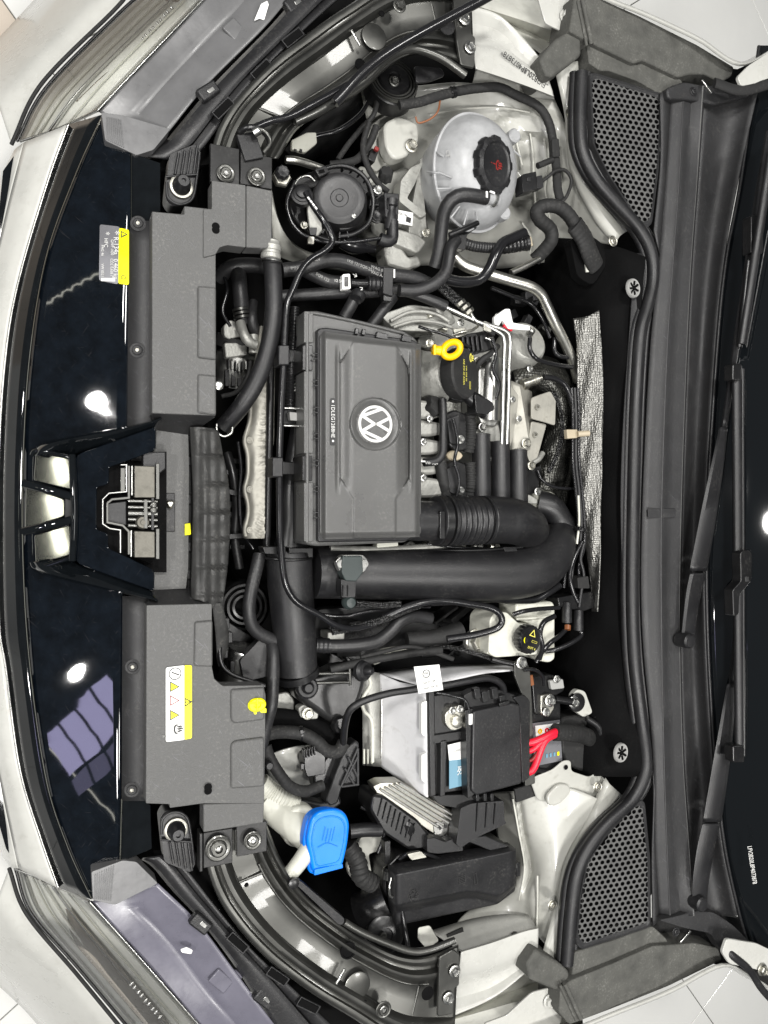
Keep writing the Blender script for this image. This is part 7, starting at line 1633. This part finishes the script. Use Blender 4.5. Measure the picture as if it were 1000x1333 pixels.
# fasteners, tabs and leads crowding the engine between the filter box and the foil strip
for x, y, z, r_ in ((557, 470, -.05, 5), (600, 420, -.06, 5), (560, 545, -.045, 4.5), (552, 575, -.045, 4.5), (552, 622, -.045, 4.5), (612, 545, -.06, 4.5), (640, 598, -.06, 4), (668, 520, -.06, 4), (676, 545, -.058, 4), (575, 660, -.06, 4.5), (600, 655, -.06, 4.5), (700, 640, -.08, 5), (690, 480, -.08, 4.5), (648, 412, -.06, 4.5)):
    bolt(x, y, z, r_, M['zinc'] if x % 2 else M['steel'], en)
for i in range(16):
    x, y = random.choice(((random.uniform(596, 650), random.uniform(425, 470)), (random.uniform(585, 615), random.uniform(520, 650)), (random.uniform(555, 660), random.uniform(705, 714)), (random.uniform(560, 590), random.uniform(405, 440))))
    box('small_bracket', x, y, -.062-random.random()*.02, random.uniform(6, 16), random.uniform(3, 9), 10, random.choice((M['plastic2'], M['zinc'], M['cast'], M['matte'])), en, rot=random.uniform(-60, 60), bev=.0012)
for lab, pts, r, mt_ in (
    ('thin lead looping over the cam cover to the dipstick', [(545, 425, -.05), (560, 430, -.04), (580, 436, -.036), (596, 444, -.036), (612, 452, -.04)], 2, 'shiny'),
    ('black lead running down between oil cap and steel pipes', [(640, 440, -.045), (646, 460, -.045), (642, 480, -.05), (650, 500, -.05), (646, 520, -.055)], 2.4, 'shiny'),
    ('thin lead joining the two ignition coils', [(590, 545, -.035), (596, 575, -.034), (592, 600, -.034), (598, 625, -.034), (594, 650, -.04)], 2.2, 'shiny'),
    ('braided lead curving behind the turbo shield', [(700, 480, -.09), (716, 500, -.085), (728, 530, -.085), (732, 560, -.085), (726, 590, -.09), (714, 615, -.09)], 3, 'braid'),
    ('black lead along the underside of the alloy refrigerant pipe', [(640, 375, -.09), (665, 385, -.09), (690, 395, -.09), (706, 415, -.09), (716, 440, -.09)], 2.6, 'shiny'),
    ('thin lead lying along the seam below the ribbed hose', [(556, 708, -.055), (590, 712, -.052), (625, 714, -.05), (650, 716, -.05), (668, 712, -.05)], 1.8, 'shiny'),
    ('short lead from the battery stay bolt to the terminal block', [(682, 872, -.04), (696, 872, -.038), (706, 880, -.04), (708, 892, -.045)], 2.4, 'shiny'),
    ('thin black lead along the top rail of the battery', [(568, 902, -.05), (590, 906, -.045), (606, 912, -.042), (612, 930, -.036)], 2, 'shiny')):
    line('cable', 'cable', lab, pts, r, mt_)

GROUPS = {'headlight': 'headlights', 'front_brace': 'stamped front braces', 'bumper_bracket': 'bumper side brackets', 'bump_stop': 'bonnet bump stops', 'foam_block': 'foam sealing blocks',
          'wiper': 'windscreen wipers', 'heat_sleeve': 'black pipe sleeves', 'ignition_coil': 'ignition coils', 'cable_tie': 'cable ties', 'pipe_holder': 'holders of the thin pipe', 'steel_pipe': 'bright steel pipes',
          'coolant_hose': 'coolant hoses', 'wiring_harness': 'taped wiring harnesses', 'cable': 'thin black cables', 'brake_line': 'brake lines', 'vacuum_hose': 'vacuum hoses', 'fuel_hose': 'fuel hoses', 'vent_hose': 'vent hoses'}
for o in COL.objects:
    if o.parent is None and 'label' in o and 'group' not in o:
        g_ = GROUPS.get(o.name.split('.')[0])
        if g_: o['group'] = g_
